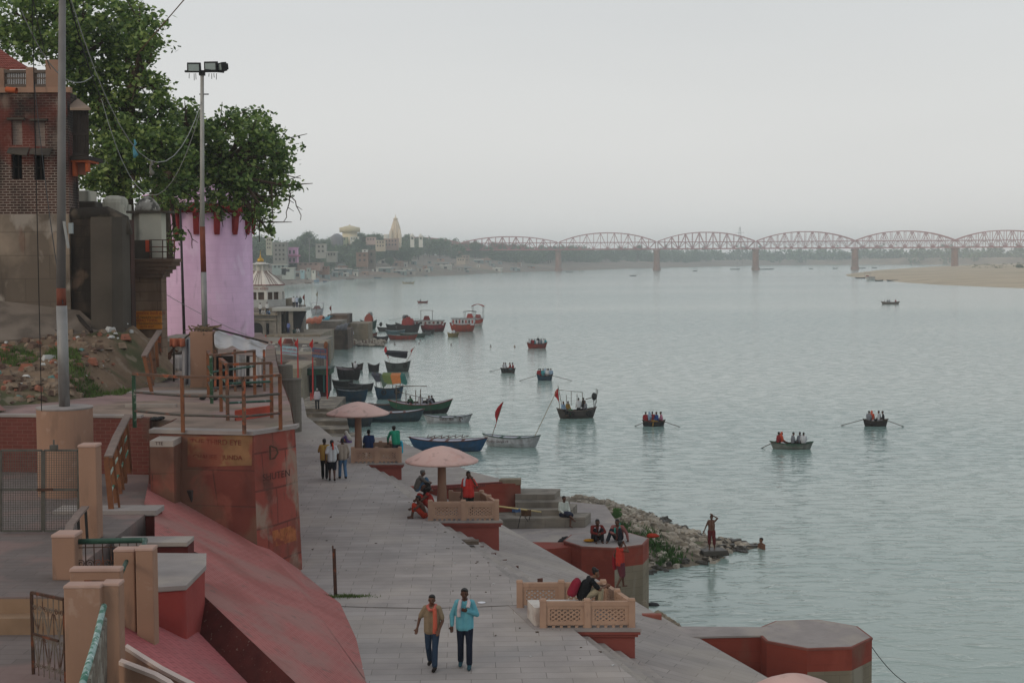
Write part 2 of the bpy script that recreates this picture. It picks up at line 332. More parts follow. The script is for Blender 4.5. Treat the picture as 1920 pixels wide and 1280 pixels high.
# expansion joint with weeds across the promenade
jn = MB(); pts = [W(612, 1135, z=5.504), W(700, 1138, z=5.504), (W(800, 1140, z=5.504)), W(900, 1137, z=5.504), W(985, 1133, z=5.504)]
for i in range(4):
 a, b2 = pts[i], pts[i + 1]; w_ = .035
 jn.add([a + Vector((0, -w_, 0)), b2 + Vector((0, -w_ * .6, 0)), b2 + Vector((0, w_ * .6, 0)), a + Vector((0, w_, 0))], [(0, 1, 2, 3)])
tag(jn.build('pavement_joint', M('joint_dirt', '#4a4137', .95, .3, 8, 0)), kind='structure')
pc = W(903, 1129, z=5.51); n = MB(); n.lathe((pc.x, pc.y, 5.504), [(.09, 0), (.1, .012), (.06, .015)], 14)
tag(n.build('paper_plate', paint('#d8d8dc'), origin=(pc.x, pc.y, 5.504)), 'small white paper plate lying on the paving', 'plate')
# grass tuft + iron post
ip = W(630, 1118, z=5.5); n = MB(); n.bar((ip.x, ip.y, 5.45), (ip.x - .03, ip.y, 6.75), .07, .03); n.bar((ip.x - .04, ip.y + .03, 5.45), (ip.x - .07, ip.y + .03, 6.82), .03, .06)
tag(n.build('iron_post', m_iron, origin=(ip.x, ip.y, 5.5)), 'thin rusty iron post standing in a weed patch on the promenade', 'post')
def blades(name, region, n, h, mat, label, z=None, wid=.012, kind='stuff'):
 g = MB()
 for _ in range(n):
  x, y, zz = region(); a = random.random() * 6.28; hh = h * (.4 + random.random()); dx, dy = math.cos(a) * wid, math.sin(a) * wid
  lx, ly = (random.random() - .5) * hh, (random.random() - .5) * hh
  g.add([(x - dx, y - dy, zz), (x + dx, y + dy, zz), (x + lx, y + ly, zz + hh)], [(0, 1, 2)])
 return tag(g.build(name, mat), label, 'grass', None, kind)
m_blade = M('grass_blade', '#4c5f2c', .8, .35, 1.5, 0)
blades('weeds', lambda: (ip.x + random.gauss(.25, .3), ip.y + random.gauss(-.02, .07), 5.5), 500, .07, m_blade, 'weeds round the rusty post')

# ---------------------------------------------------------------- river bastions
def bastion(loc, r, ztop, n, a0, label, walls, split=.6):
 t = thing('river_bastion', label, 'bastion', (loc[0], loc[1], 0))
 up, lw_ = MB(), MB()
 for k in range(n):
  a, c = a0 + 2 * math.pi * k / n, a0 + 2 * math.pi * (k + 1) / n; m = (a + c) / 2; zs_ = ztop * (split if math.cos(m + .55) > .6 else split * .62)
  P = [(loc[0] + r * math.cos(q), loc[1] + r * math.sin(q)) for q in (a, c)]
  up.add([(*P[0], zs_), (*P[1], zs_), (*P[1], ztop - .06), (*P[0], ztop - .06)], [(0, 1, 2, 3)]); lw_.add([(*P[0], -2.5), (*P[1], -2.5), (*P[1], zs_), (*P[0], zs_)], [(0, 1, 2, 3)])
 up.build('upper_wall', m_redpier, t); lw_.build('lower_wall', m_mud, t)
 b = MB(); b.lathe((loc[0], loc[1], 0), [(r * 1.012, ztop - .06), (r * 1.012, ztop), (r * .95, ztop + .004)], n, a0=a0); b.build('rim', M('rim_red', '#7c483e', .9, .15, 2, .2), t)
 b = MB(); b.lathe((loc[0], loc[1], 0), [(r * .97, ztop - .02), (r * .97, ztop + .009)], n, a0=a0); b.build('top_slab', m_cap, t)
 for a in walls:
  b = MB(); rr = r * math.cos(math.pi / n); c = Vector((loc[0] + math.cos(a) * (rr + .02), loc[1] + math.sin(a) * (rr + .02), 1.25 + .15)); d = Vector((math.cos(a), math.sin(a), 0))
  s_ = Vector((-d.y, d.x, 0)); ring = []
  for q, (f, hh, ww) in enumerate([(-.05, .24, .24), (.1, .22, .22), (.24, .1, .1)]):
   ring.append([c + d * f + s_ * ww * math.cos(k * .785) + Vector((0, 0, hh * math.sin(k * .785) - f * .3)) for k in range(8)])
  b.loft(ring); b.build('mooring_boss', m_mud, t, smooth=True)
 return t
OC = W(1524, 1187, z=3.75); B2 = W(1137, 1011, z=3.65)
bastion((OC.x, OC.y), 1.6, 3.75, 8, math.pi / 8 + .1, 'octagonal red river bastion with a bare flat top', [-.55], .83)
bastion((B2.x, B2.y), 1.62, 3.65, 8, .12, 'red river bastion where two men sit cross legged, silt stained below', [-.62], .8)
cw = MB(); a = W(1290, 1193, z=3.75); b_ = W(1440, 1192, z=3.75)
cw.prism([(4.4, 39.2), (OC.x - 1.2, 39.35), (OC.x - 1.2, 40.15), (4.2, 40.3)], -2, 3.71)
o = tag(cw.build('river_wall', m_redpier, origin=(6, 39.5, 0)), 'low red wall joining the quay to the octagonal bastion', 'wall')
c2 = MB(); c2.prism([(4.4, 39.16), (OC.x - 1.25, 39.31), (OC.x - 1.25, 40.2), (4.2, 40.35)], 3.71, 3.76); c2.build('coping', m_cap, o)
cw = MB(); cw.prism([(1.2, 52.55), (B2.x - 1.3, 52.9), (B2.x - 1.2, 53.8), (.6, 53.9)], -2, 3.5)
tag(cw.build('river_wall', m_redpier, origin=(1.5, 53, 0)), 'short red wall joining the quay to the bastion with the seated men', 'wall')
# red retaining wall beyond the middle kiosk and its raised terrace
rt = MB(); g1 = W(975, 906, z=4.55); g2 = W(840, 914, z=4.55)
p3 = W(860, 874, z=4.5); p4 = W(757, 872, z=4.5); far1 = W(690, 842, z=4.5); 
rt.prism([(g2.x - 2.6, g2.y - .1, 4.55), (g1.x, g1.y, 4.55), (p3.x + .55, p3.y - 1.5, 4.5), (p3.x, p3.y, 4.5), (-6.6, 78, 4.5), (-10.2, 78.5, 4.5), (-6.6, 62.2, 4.5)], -2)
o = tag(rt.build('far_terrace_pavement', [m_pave2]), kind='structure')
rw = MB(); rw.prism([(g2.x - 2.4, g2.y - .12), (g1.x + .03, g1.y - .02), (g1.x + .03, g1.y + .35), (g2.x - 2.4, g2.y + .3)], 3.35, 4.562); o = tag(rw.build('retaining_wall', m_redpier, origin=(g2.x, g2.y, 3.4)), 'red retaining wall below the paved terrace behind the middle kiosk', 'wall')
r2 = MB(); r2.prism([(g2.x - 1.0, g2.y - .2), (g1.x - .75, g1.y - .08), (g1.x - .75, g1.y + .1), (g2.x - 1.0, g2.y)], 4.5, 4.63); r2.build('brick_edging', M('edging_brick', '#7d3d36', .9, .2, 5, .4, .01, brick=(.12, .2, .02, '#4e2a26', 'xz')), o)
r2 = MB(); r2.prism([(g2.x - 2.4, g2.y - .16), (g1.x + .06, g1.y - .06), (g1.x + .06, g1.y + .3), (g2.x - 2.4, g2.y + .26)], -1, 3.35); r2.build('silt_base', m_mud, o)
cb = MB(); cb.prism([(g1.x - .9, g1.y - .03), (g1.x + .05, g1.y - .08), (g1.x + .05, g1.y + .5), (g1.x - .8, g1.y + .5)], 4.5, 4.72); tag(cb.build('curb_stone', m_mud, origin=(g1.x, g1.y, 4.5)), 'raised grey corner stone at the end of the red retaining wall', 'stone')
# stone steps going down to the landing, and the landing
zs = [4.12, 3.88, 3.64, 3.4]; xe = [1040, 1058, 1072, 1098]; fy = [931, 948, 964, 967]
for k in range(4):
 z = zs[k]; Yf = 61.1 - .55 * k if k < 3 else 59.2
 xr = W(xe[k], 950, Y=Yf).x; xl = .1 if k < 3 else -1.0
 st = MB(); st.prism([(xl, Yf), (xr, Yf + (.0 if k < 3 else .35)), (xr + .3, Yf + 1.5), (xl, Yf + 1.6)], 1.5, z)
 tag(bevel(st.build('stair_step', m_stone), .03), kind='structure')
ld = MB(); ld.prism([(-1.5, 61), (-.3, 57.1), (1.6, 54.0), (3.6, 55.3), (4.2, 58), (4.4, 61), (4.2, 65), (2.5, 66)], -1, 2.98)
tag(ld.build('landing_pavement', m_cap), kind='structure')
# ---------------------------------------------------------------- red slopes under the left terraces
def poly_solid(name, pts, mat, zb, label=None, cat=None, kind=None, parent=None):
 """sloping face through pts (3-D) with vertical skirts down to zb"""
 b = MB(); n = len(pts); c = sum((Vector(p) for p in pts), Vector((0, 0, 0))) / n
 top = [Vector(p) for p in pts]; bot = [Vector((p[0], p[1], zb)) for p in top]
 b.add(top + [c], [(k, (k + 1) % n, n) for k in range(n)]); b.add(top + bot, [(k, n + k, n + (k + 1) % n, (k + 1) % n) for k in range(n)])
 b.add(bot, [tuple(range(n))])
 o = b.build(name, mat, parent, origin=None if parent else (c.x, c.y, zb)); return tag(o, label, cat, None, kind)
a_top = PL(283, 880, S1); cr = [PL(345, 925, S1), PL(430, 988, S1), PL(590, 1141, S1)]
bs = [W(565, 1070, z=5.48), W(640, 1130, z=5.48), W(672, 1200, z=5.48), W(691, 1282, z=5.48), W(700, 1330, z=5.48)]
slope_root = thing('embankment_slope', 'long red brick slope between the left terraces and the promenade', 'slope', (-7, 34, 5.4))
b = MB()
up = [a_top, W(322, 868, z=8.1), W(430, 960, z=7.1), W(492, 1012, z=6.5), bs[0], bs[1], bs[2], bs[3]]
cv = [a_top] + cr + [bs[3]]
vs = up + cv[1:4]; i0 = len(up)      # fan between upper outline and crease
b.add(vs, [(0, i0, 1), (1, i0, i0 + 1, 2), (2, i0 + 1, 3), (3, i0 + 1, i0 + 2, 4), (4, i0 + 2, 5), (5, i0 + 2, 6), (6, i0 + 2, 7)])
b.build('upper_facet', m_redbrick, slope_root)
b = MB(); LB = [PL(691, 1284, S1), PL(720, 1400, S1), PL(640, 1340, S1), PL(555, 1280, S1), PL(384, 1118, S1), PL(384, 1040, S1), PL(290, 1010, S1), PL(290, 950, S1), PL(270, 945, S1)]
cen = PL(470, 1110, S1); mp_ = [a_top] + cr + LB; n = len(mp_)
b.add(mp_, [tuple(range(n))]); b.build('lower_facet', m_redbrick, slope_root)
# dark riser and the lower pink slope
ed = [PL(384, 1100, S1), PL(384, 1118, S1), PL(470, 1200, S1), PL(555, 1280, S1), PL(640, 1345, S1)]
b = MB(); b.add([p + Vector((.0, 0, .003)) for p in ed] + [p + Vector((-.25, -.35, -.5)) for p in ed], [(k, k + 1, 6 + k, 5 + k) for k in range(4)])
b.build('riser', M('dark_red_riser', '#52241f', .9, .2, 3, .4, .01, stains=[('#7d6a60', 14, .66, .7)]), slope_root)
b = MB(); lo = [p + Vector((-.25, -.35, -.5)) for p in ed]
S2 = [Vector(p) + Vector((-.25, -.35, -.5)) for p in S1]
b.add(lo + [PL(560, 1420, S1, -.5), PL(250, 1420, S1, -.5), PL(230, 1170, S1, -.5), PL(280, 1090, S1, -.5)], [tuple(range(9))]); b.build('tiled_facet', m_pinktile, slope_root)
# solid core under the slopes
b = MB(); b.prism([(p.x, p.y) for p in (bs[0], bs[1], bs[2], bs[3])][::-1] + [(-3.3, 26), (-9, 24), (-11, 33), (-11, 41)], 0, 5.40); b.build('core', m_redbrick, slope_root)
# red buttress block with worn grey top
b = MB(); tp = [W(280, 1102, z=7.95), W(347, 1097, z=7.95), W(383, 1060, z=7.95), W(383, 1038, z=7.95), W(270, 1037, z=7.95)]
pl = thing('buttress_block', 'red plastered block with a worn grey top on the pink slope', 'block', (tp[0].x + .6, tp[0].y + .8, 6))
b.prism([(p.x, p.y) for p in tp], 5.6, 7.86); o = b.build('block_wall', M('bright_red_plaster', '#8f3c37', .85, .12, 1.2, .3, .01, stains=[('#6f302b', 1.2, .55, .7, (1, 1, .4), .6)]), pl); bevel(o, .08, 3)
b = MB(); b.prism([(p.x + dx, p.y + dy) for p, dx, dy in zip(tp, (-.0, .03, .04, .04, -.02), (-.03, -.03, 0, .03, .03))], 7.86, 7.96); bevel(b.build('cap_slab', m_cap, pl), .02)
# ledge walls stepping along the slope's left side
b = MB(); y0 = W(290, 962, z=8.1); 
l1 = thing('terrace_wall', 'grey capped ledge wall with a red end, below the tilted orange handrail', 'wall', (-10, 35, 7))
xr = W(291, 962, Y=35.0).x; xl = W(100, 962, Y=35.0).x
b.prism([(xl, 35.0), (xr, 35.0), (xr, 35.7), (xl, 35.7)], 5.8, 7.95); b.build('wall_body', M('ledge_wall', '#5f5650', .9, .2, 1.5, .4, .01, stains=[('#6d2a24', .35, .5, .53, (1, 1, 1), .9)]), l1)
b = MB(); b.prism([(xl, 34.92), (xr + .05, 34.92), (xr + .05, 35.75), (xl, 35.75)], 7.95, 8.09); bevel(b.build('cap_slab', m_cap, l1), .03)
l2 = thing('terrace_wall', 'short dark red ledge wall with grey cap between the block and the green pipe rail', 'wall', (-8.5, 31.5, 7))
xr = W(352, 1015, Y=31.3).x; xl = W(215, 1015, Y=31.3).x
b = MB(); b.prism([(xl, 31.3), (xr, 31.3), (xr, 31.9), (xl, 31.9)], 5.8, 7.93); b.build('wall_body', M('dark_maroon', '#54201d', .9, .15, 2, .3, .01), l2)
b = MB(); b.prism([(xl, 31.24), (xr, 31.24), (xr, 31.96), (xl, 31.96)], 7.93, 8.03); bevel(b.build('cap_slab', m_cap, l2), .02)

# ---------------------------------------------------------------- left landing floor and the steps down from it
fl = MB(); a1 = W(270, 946, z=8.0); xg = W(150, 1105, z=8).x
fl.prism([(-24, 26.3), (-7.9, 26.3), (-7.9, 27.9), (-8.8, 28), (-9.0, 34.95), (a1.x - .02, 36.6), (a_top.x, 41.4), (-24, 43.5)], 0, 8.0)
tag(fl.build('landing_pavement', m_floor), kind='structure')
for k, (yf, z) in enumerate([(25.9, 7.7), (19, 7.4)]):
 b = MB(); b.prism([(-24, yf), (-7.2, yf), (-7.2, 26.9), (-24, 26.9)], 0, z)
 o = b.build('landing_step', M('step_riser_peach', '#8d735c', .9, .15, 1.5, .3) if k == 0 else m_floor); tag(o, kind='structure')
b = MB(); b.add([(-24, 26.292, 7.7), (-8.3, 26.292, 7.7), (-8.3, 26.292, 7.97), (-24, 26.292, 7.97)], [(0, 1, 2, 3)]); tag(b.build('landing_riser', MC['step_riser_peach']), kind='structure')

# ---------------------------------------------------------------- bastion with graffiti and upper ground
ug = MB(); P1 = W(280, 808, z=9.55); P2 = W(475, 812, z=9.55); P3 = W(553, 800, z=9.55)
edge = [(P3.x, P3.y), (-7.1, 46), (-9.0, 56), (-10.8, 66), (-12.6, 76.5), (-14.2, 84), (-16, 92)]
gb = MB(); gpts = [(P1.x, P1.y + .05), (P2.x, P2.y + .05)] + [(x - .03, y + .03) for x, y in edge] + [(-45, 95), (-45, 43.2), (-15.4, 42.9), (-9.85, 41.8)]
gb.prism(gpts, 4, 9.53); tag(gb.build('upper_ground', m_upground), kind='structure')
bw = thing('bastion_wall', 'tall red washed bastion wall with painted lettering, rising from the promenade', 'wall', (-7, 39, 5.5))
def wallpanel(name, pts, zb, zt, mat, th=.35, parent=None, out=0):
 """wall along pts with thickness th to the left (inner) side"""
 b = MB()
 for i in range(len(pts) - 1):
  a, c = Vector((*pts[i], 0)), Vector((*pts[i + 1], 0)); d = (c - a).normalized(); nrm = Vector((-d.y, d.x, 0)) * th
  b.prism([(a.x, a.y), (c.x, c.y), (c.x + nrm.x, c.y + nrm.y), (a.x + nrm.x, a.y + nrm.y)], zb, zt)
 return b.build(name, mat, parent)
P3b = W(567, 1070, z=5.45); P2b = Vector((-6.78, 37.9, 5.5)); P1b = Vector((-9.9, 38.5, 5.5))
b = MB(); b.add([P1b, P2b, P2, P1], [(0, 1, 2, 3)]); b.add([P1, P2, P2 + Vector((0, .4, 0)), P1 + Vector((0, .4, 0))], [(0, 1, 2, 3)]); b.add([P1b, P1, P1 + Vector((0, 3.2, 0)), P1b + Vector((0, 3.2, 0))], [(0, 1, 2, 3)])
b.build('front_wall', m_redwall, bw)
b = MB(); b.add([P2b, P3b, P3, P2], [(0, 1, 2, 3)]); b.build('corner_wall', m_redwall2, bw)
b = MB(); pe = [(P3.x, P3.y, 9.55)] + [(x, y, 9.55) for x, y in edge[1:5]]; pq = [(P3b.x, P3b.y, 5.4)] + [(x + .1, y, 5.4) for x, y in edge[1:5]]
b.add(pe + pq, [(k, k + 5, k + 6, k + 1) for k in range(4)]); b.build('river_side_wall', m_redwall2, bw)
b = MB(); b.prism([(P1.x, P1.y - .05), (P2.x + .0, P2.y - .06), (P3.x + .05, P3.y - .02), (P3.x + .05, P3.y + .5), (P2.x, P2.y + .5), (P1.x, P1.y + .5)], 9.5, 9.6); b.build('cap_slab', m_cap, bw)
# painted panels, one step proud of the wall, with worn lettering
def text(s, loc, size, mat, parent, rot=(math.pi / 2, 0, 0), ext=.002, name='lettering', sx=1, align='CENTER'):
 c = bpy.data.curves.new('words', 'FONT'); c.body = s; c.size = size; c.extrude = ext; c.align_x = align; c.align_y = 'CENTER'; c.resolution_u = 4
 tmp = bpy.data.objects.new('words', c); COL.objects.link(tmp); bpy.context.view_layer.update()
 me = bpy.data.meshes.new_from_object(tmp.evaluated_get(bpy.context.evaluated_depsgraph_get())); bpy.data.objects.remove(tmp); bpy.data.curves.remove(c)
 me.materials.clear(); me.materials.append(mat); me.name = name
 o = bpy.data.objects.new(name, me); COL.objects.link(o)
 if parent is not None:
  o.parent = parent; loc = Vector(loc) - wloc(parent)
 o.location = loc; o.rotation_euler = rot; o.scale = (sx, 1, 1); return o
def facept(u, v, off=.0):
 n = (P2 - P1).cross(Vector((0, 0, 1))).normalized(); return PL(u, v, (P1b, P2b, P2)) + n * off
fr = math.atan2(P2.y - P1.y, P2.x - P1.x)
b = MB(); b.add([facept(352, 875, .006), facept(472, 872, .006), facept(474, 815, .006), facept(352, 819, .006)], [(0, 1, 2, 3)]); b.build('painted_panel', M('faded_ochre_panel', '#7d5c3f', .9, .2, 2.5, .3, .005, stains=[('#7a4034', 1.2, .48, .56, (1, 1, 1), .8)]), bw)
m_let = M('faded_letter_paint', '#6a3226', .9, .3, 6, 0); m_let2 = M('dark_letter_paint', '#452a25', .9, .2, 6, 0)
text('THE THIRD EYE', facept(405, 829, .012), .21, m_let, bw, (math.pi / 2, 0, fr), sx=1.0)
text('CHAI JEE   JUNDA', facept(408, 857, .012), .18, m_let, bw, (math.pi / 2, 0, fr))
def facept2(u, v, off=.0):
 n = (P3 - P2).cross(Vector((0, 0, 1))).normalized(); return PL(u, v, (P2b, P3b, P3)) + n * off
fr2 = math.atan2(P3.y - P2.y, P3.x - P2.x)
text('SHUTEN', facept2(518, 891, .01), .27, m_let2, bw, (math.pi / 2, 0, fr2), sx=1.1)
b = MB(); c_ = facept2(507, 847, .03); b.tube([c_ + Vector((-.02, 0, .17)), c_ + Vector((.12, .08, .1)), c_ + Vector((.16, .1, -.03)), c_ + Vector((.08, .05, -.17)), c_ + Vector((-.03, 0, -.2)), c_ + Vector((-.03, 0, .17))], .026, 6); b.build('mooring_ring', m_iron, bw)
b = MB(); b.add([facept2(512, 1025, .006), facept2(556, 1012, .006), facept2(553, 983, .006), facept2(510, 995, .006)], [(0, 1, 2, 3)]); b.build('painted_patch', M('orange_patch', '#9a5c38', .9, .3, 6, .2, .004, stains=[('#7a3c30', 3, .5, .6)]), bw)
# orange/yellow painted low wall on the landing's edge
pw = thing('painted_low_wall', 'low wall painted red and yellow behind the brown railing', 'wall', (-7, 42, 9.5))
q = [W(440, 782, Y=41.6), W(508, 772, Y=43.0), W(508, 797, Y=43.0), W(458, 797, Y=41.6)]
b = MB(); b.add([q[0], q[1], q[1] + Vector((0, 0, -.16)), q[0] + Vector((.1, 0, -.2))], [(3, 2, 1, 0)]); b.prism([(q[0].x, q[0].y + .01), (q[1].x, q[1].y + .01), (q[1].x, q[1].y + .2), (q[0].x, q[0].y + .2)], 9.5, 9.83); b.build('red_band', paint('#a03f2c', var=.2), pw)
b = MB(); n0 = Vector((0, -.012, 0)); b.add([W(450, 789, Y=41.58), W(508, 779, Y=42.98), W(508, 798, Y=42.98), W(462, 796, Y=41.6)], [(3, 2, 1, 0)]); b.build('yellow_band', paint('#c08a22', var=.2), pw)
# projecting red pilaster with letters at the inner corner, and beam stub on the slope
pi_ = thing('wall_pilaster', 'red square pilaster with a chalky top where the slope meets the bastion', 'pilaster', (-9.5, 38.3, 7))
xl = W(281, 830, Y=37.9).x; xr = W(325, 830, Y=37.9).x; zt = W(300, 826, Y=37.9).z
b = MB(); b.prism([(xl, 37.9), (xr, 37.9), (xr, 39.5), (xl, 39.5)], 6.5, zt - .16); b.build('pilaster_shaft', m_redwall, pi_)
b = MB(); b.prism([(xl, 37.88), (xr, 37.88), (xr, 39.52), (xl, 39.52)], zt - .16, zt); b.build('pilaster_cap', M('chalky_cap', '#9a9088', .9, .12, 2, .2), pi_)
text('TTE', (xl + .25, 37.873, zt - .07), .12, m_let2, pi_)
b = MB(); b.bar(W(352, 930, Y=38.6), W(397, 918, Y=39.3), .3, .34); bevel(tag(b.build('concrete_stub', M('stub_dark', '#3d3431', .8, .2, 2, .3), origin=W(352, 930, Y=38.6)), 'dark square concrete beam stub sticking out over the red slope', 'beam'), .03)
# low brick wall in front of the upper ground
lw = thing('brick_parapet', 'dark red brick retaining wall along the upper ground, behind the peach drum', 'wall', (-12, 42, 8))
b = MB(); a = W(0, 778, Y=42.6); c = W(280, 777, Y=41.7)
b.prism([(-24, 43.2), (c.x, c.y), (c.x, c.y + .3), (-24, 43.5)], 7.5, 9.62); b.build('wall_body', m_brickgrey, lw)
b = MB(); b.prism([(-24, 43.17), (c.x - .25, c.y - .01), (c.x - .25, c.y + .33), (-24, 43.53)], 9.62, 9.69); b.build('coping', m_cap, lw)

# ---------------------------------------------------------------- drum with the tall pole
dp = W(121, 762, Y=38); dz = dp.z
dr = thing('pole_plinth', 'round peach plinth carrying the tall grey pole at the left', 'plinth', (dp.x, 38, 8))
b = MB(); b.lathe((dp.x, 38, 8), [(.72, 0), (.72, dz - 8.05)], 40); b.build('drum', m_peach, dr, smooth=False)
b = MB(); b.lathe((dp.x, 38, dz - .05), [(.72, 0), (.735, .02), (.735, .05), (.3, .06)], 40); b.build('drum_top', m_cap, dr)
pt = W(117, -60, Y=38)
po = thing('floodlight_pole', 'tall grey steel pole on the round peach plinth', 'pole', (dp.x, 38, dz))
b = MB(); zz = W(121, 573, Y=38).z; b.tube([(dp.x, 38, dz), (dp.x - .015, 38, zz)], [.145, .14], 16); b.build('lower_shaft', m_galv, po, smooth=True)
z2 = W(121, 540, Y=38).z; b = MB(); b.tube([(dp.x - .015, 38, zz), (dp.x - .02, 38, z2)], [.125, .122], 16); b.build('rust_band', M('rust_red_band', '#6d3a2b', .8, .2, 3, .2, .004), po, smooth=True)
b = MB(); b.tube([(dp.x - .02, 38, z2), (pt.x, 38, pt.z)], [.122, .085], 16); b.build('upper_shaft', M('weathered_pole', '#74706e', .6, .12, 2, .1, .003, stains=[('#57504c', 2, .55, .7, (1, 1, .1), .7)], metal=.2), po, smooth=True)
q = W(133, 428, Y=37.8); b = MB(); b.box((q.x, q.y, q.z), (.1, .1, .28)); b.build('junction_box', paint('#8b9192'), po)
q = W(124, 440, Y=37.75); b = MB(); b.bar((q.x - .05, q.y, q.z + .35), (q.x + .05, q.y, q.z - .35), .06); b.build('cable_tube', paint('#8f8f8c'), po)

# ---------------------------------------------------------------- floodlight lamppost on the square pillar
LP = W(377, 725, z=9.55); Yl = LP.y
pil = thing('pillar', 'square peach pillar carrying the floodlight mast', 'pillar', (LP.x, Yl, 9.5))
x0 = W(355, 680, Y=Yl).x; x1 = W(400, 680, Y=Yl).x; zt = W(377, 622, Y=Yl).z
b = MB(); b.box(((x0 + x1) / 2, Yl + .42, (9.5 + zt) / 2), (x1 - x0, .85, zt - 9.5)); bevel(b.build('pillar_body', m_peach, pil), .02)
mast = thing('floodlight_mast', 'slim mast with floodlights on top, standing on the peach pillar', 'lamp post', (W(384, 610, Y=Yl + .4).x, Yl + .4, zt))
bx_, ym = mast.location.x, Yl + .4; tx = W(379, 140, Y=ym)
zb1 = W(384, 510, Y=ym).z; zb2 = W(382, 425, Y=ym).z
b = MB(); b.tube([(bx_, ym, zt), (bx_ - .01, ym, zb1)], .105, 14); b.build('lower_shaft', m_galv, mast, smooth=True)
b = MB(); b.tube([(bx_ - .01, ym, zb1), (bx_ - .03, ym, zb2)], .1, 14); b.build('rust_band', MC['rust_red_band'], mast, smooth=True)
b = MB(); b.tube([(bx_ - .03, ym, zb2), (tx.x, ym, tx.z)], [.088, .065], 14); b.build('upper_shaft', M('mast_grey', '#a09e98', .6, .1, 3, .1, .003, stains=[('#6d6157', 3, .56, .7, (1, 1, .1), .8)]), mast, smooth=True)
b = MB(); h = W(379, 134, Y=ym).z; b.box((tx.x, ym, h), (1.25, .12, .07)); b.box((tx.x, ym, h - .08), (.2, .2, .14)); b.bar((tx.x + .2, ym - .3, h), (tx.x + .75, ym + .2, h), .07); b.build('crossbar', m_black, mast)
m_glass = M('lamp_glass', '#8f9a96', .25, .05, 3, 0, spec=.5)
def flood(u, v, yaw, wd, hg, tilt=.12, par=None):
 c = W(u, v, Y=ym - .1); R = Matrix.Rotation(yaw, 3, 'Z') @ Matrix.Rotation(tilt, 3, 'X')
 b = MB(); b.box((0, 0, 0), (wd, .2, hg), top=(.96, 1)); b.box((0, .13, 0), (wd * .7, .1, hg * .7))
 b.v = [tuple(R @ Vector(p) + c) for p in b.v]; fo = b.build('floodlight', m_black, par); bevel(fo, .02)
 g = MB(); g.box((0, -.105, 0), (wd * .76, .02, hg * .66)); g.v = [tuple(R @ Vector(p) + c) for p in g.v]; go = g.build('lamp_glass', m_glass, None)
 go.parent = fo; go.data.transform(Matrix.Translation(-wloc(par))); return fo
flood(364, 127, .05, .5, .36, par=mast); flood(396, 125, -.1, .5, .36, par=mast); flood(417, 126, -1.0, .42, .32, par=mast)
b = MB()
for i, u in enumerate((355, 364, 367, 392, 397, 401, 406)):
 p = W(u, 138, Y=ym - .05); ln = (.18, .25, .22, .12, .2, .15, .22)[i]; b.tube([p, p + Vector((.01 * (i % 3 - 1), 0, -ln))], .012, 5)
b.build('loose_wires', m_black, mast)
b = MB(); p = W(380, 177, Y=ym); b.bar(p - Vector((.12, 0, 0)), p + Vector((.22, 0, 0)), .04); b.build('bracket', m_black, mast)
# nest of rubbish on the pillar top
b = MB()
for k in range(40):
 a = random.random() * 6.28; r_ = random.random() * .55; c = Vector(((x0 + x1) / 2 + math.cos(a) * r_, Yl + .4 + math.sin(a) * r_ * .7, zt + .04 + random.random() * .13))
 d = Vector((random.gauss(0, 1), random.gauss(0, .6), random.gauss(0, .25))).normalized() * (.12 + random.random() * .25); b.bar(c - d, c + d, .03, .015 + random.random() * .05)
tag(b.build('twig_bundle', M('twigs', '#6d5c48', .95, .4, 8, .3), origin=((x0 + x1) / 2, Yl + .4, zt)), 'heap of sticks and rags on top of the peach pillar', 'bundle')
# dark leaning pole with a small floodlight pair
sp = thing('lamp_pole', 'thin dark leaning pole with two small floodlights before the pink tower', 'lamp post', W(346, 640, z=9.55))
Yp = sp.location.y; a = W(346, 645, Y=Yp); c = W(338, 392, Y=Yp)
b = MB(); b.tube([a, c], [.09, .06], 10); b.build('shaft', M('dark_pole', '#2f2a2b', .7, .2, 3, .1), sp, smooth=True)
for du in (-5, 9):
 p = W(338 + du, 385, Y=Yp - .1); b = MB(); b.box(p, (.34, .16, .24)); fo = b.build('floodlight', m_black, sp)
 g = MB(); g.box(p + Vector((0, -.09, 0)), (.27, .02, .14)); g2 = g.build('lamp_glass', m_glass, None); g2.parent = fo; g2.data.transform(Matrix.Translation(-wloc(sp)))
b = MB(); p = W(338, 391, Y=Yp); b.bar(p - Vector((.25, 0, 0)), p + Vector((.35, 0, 0)), .06); b.build('crossbar', m_black, sp)

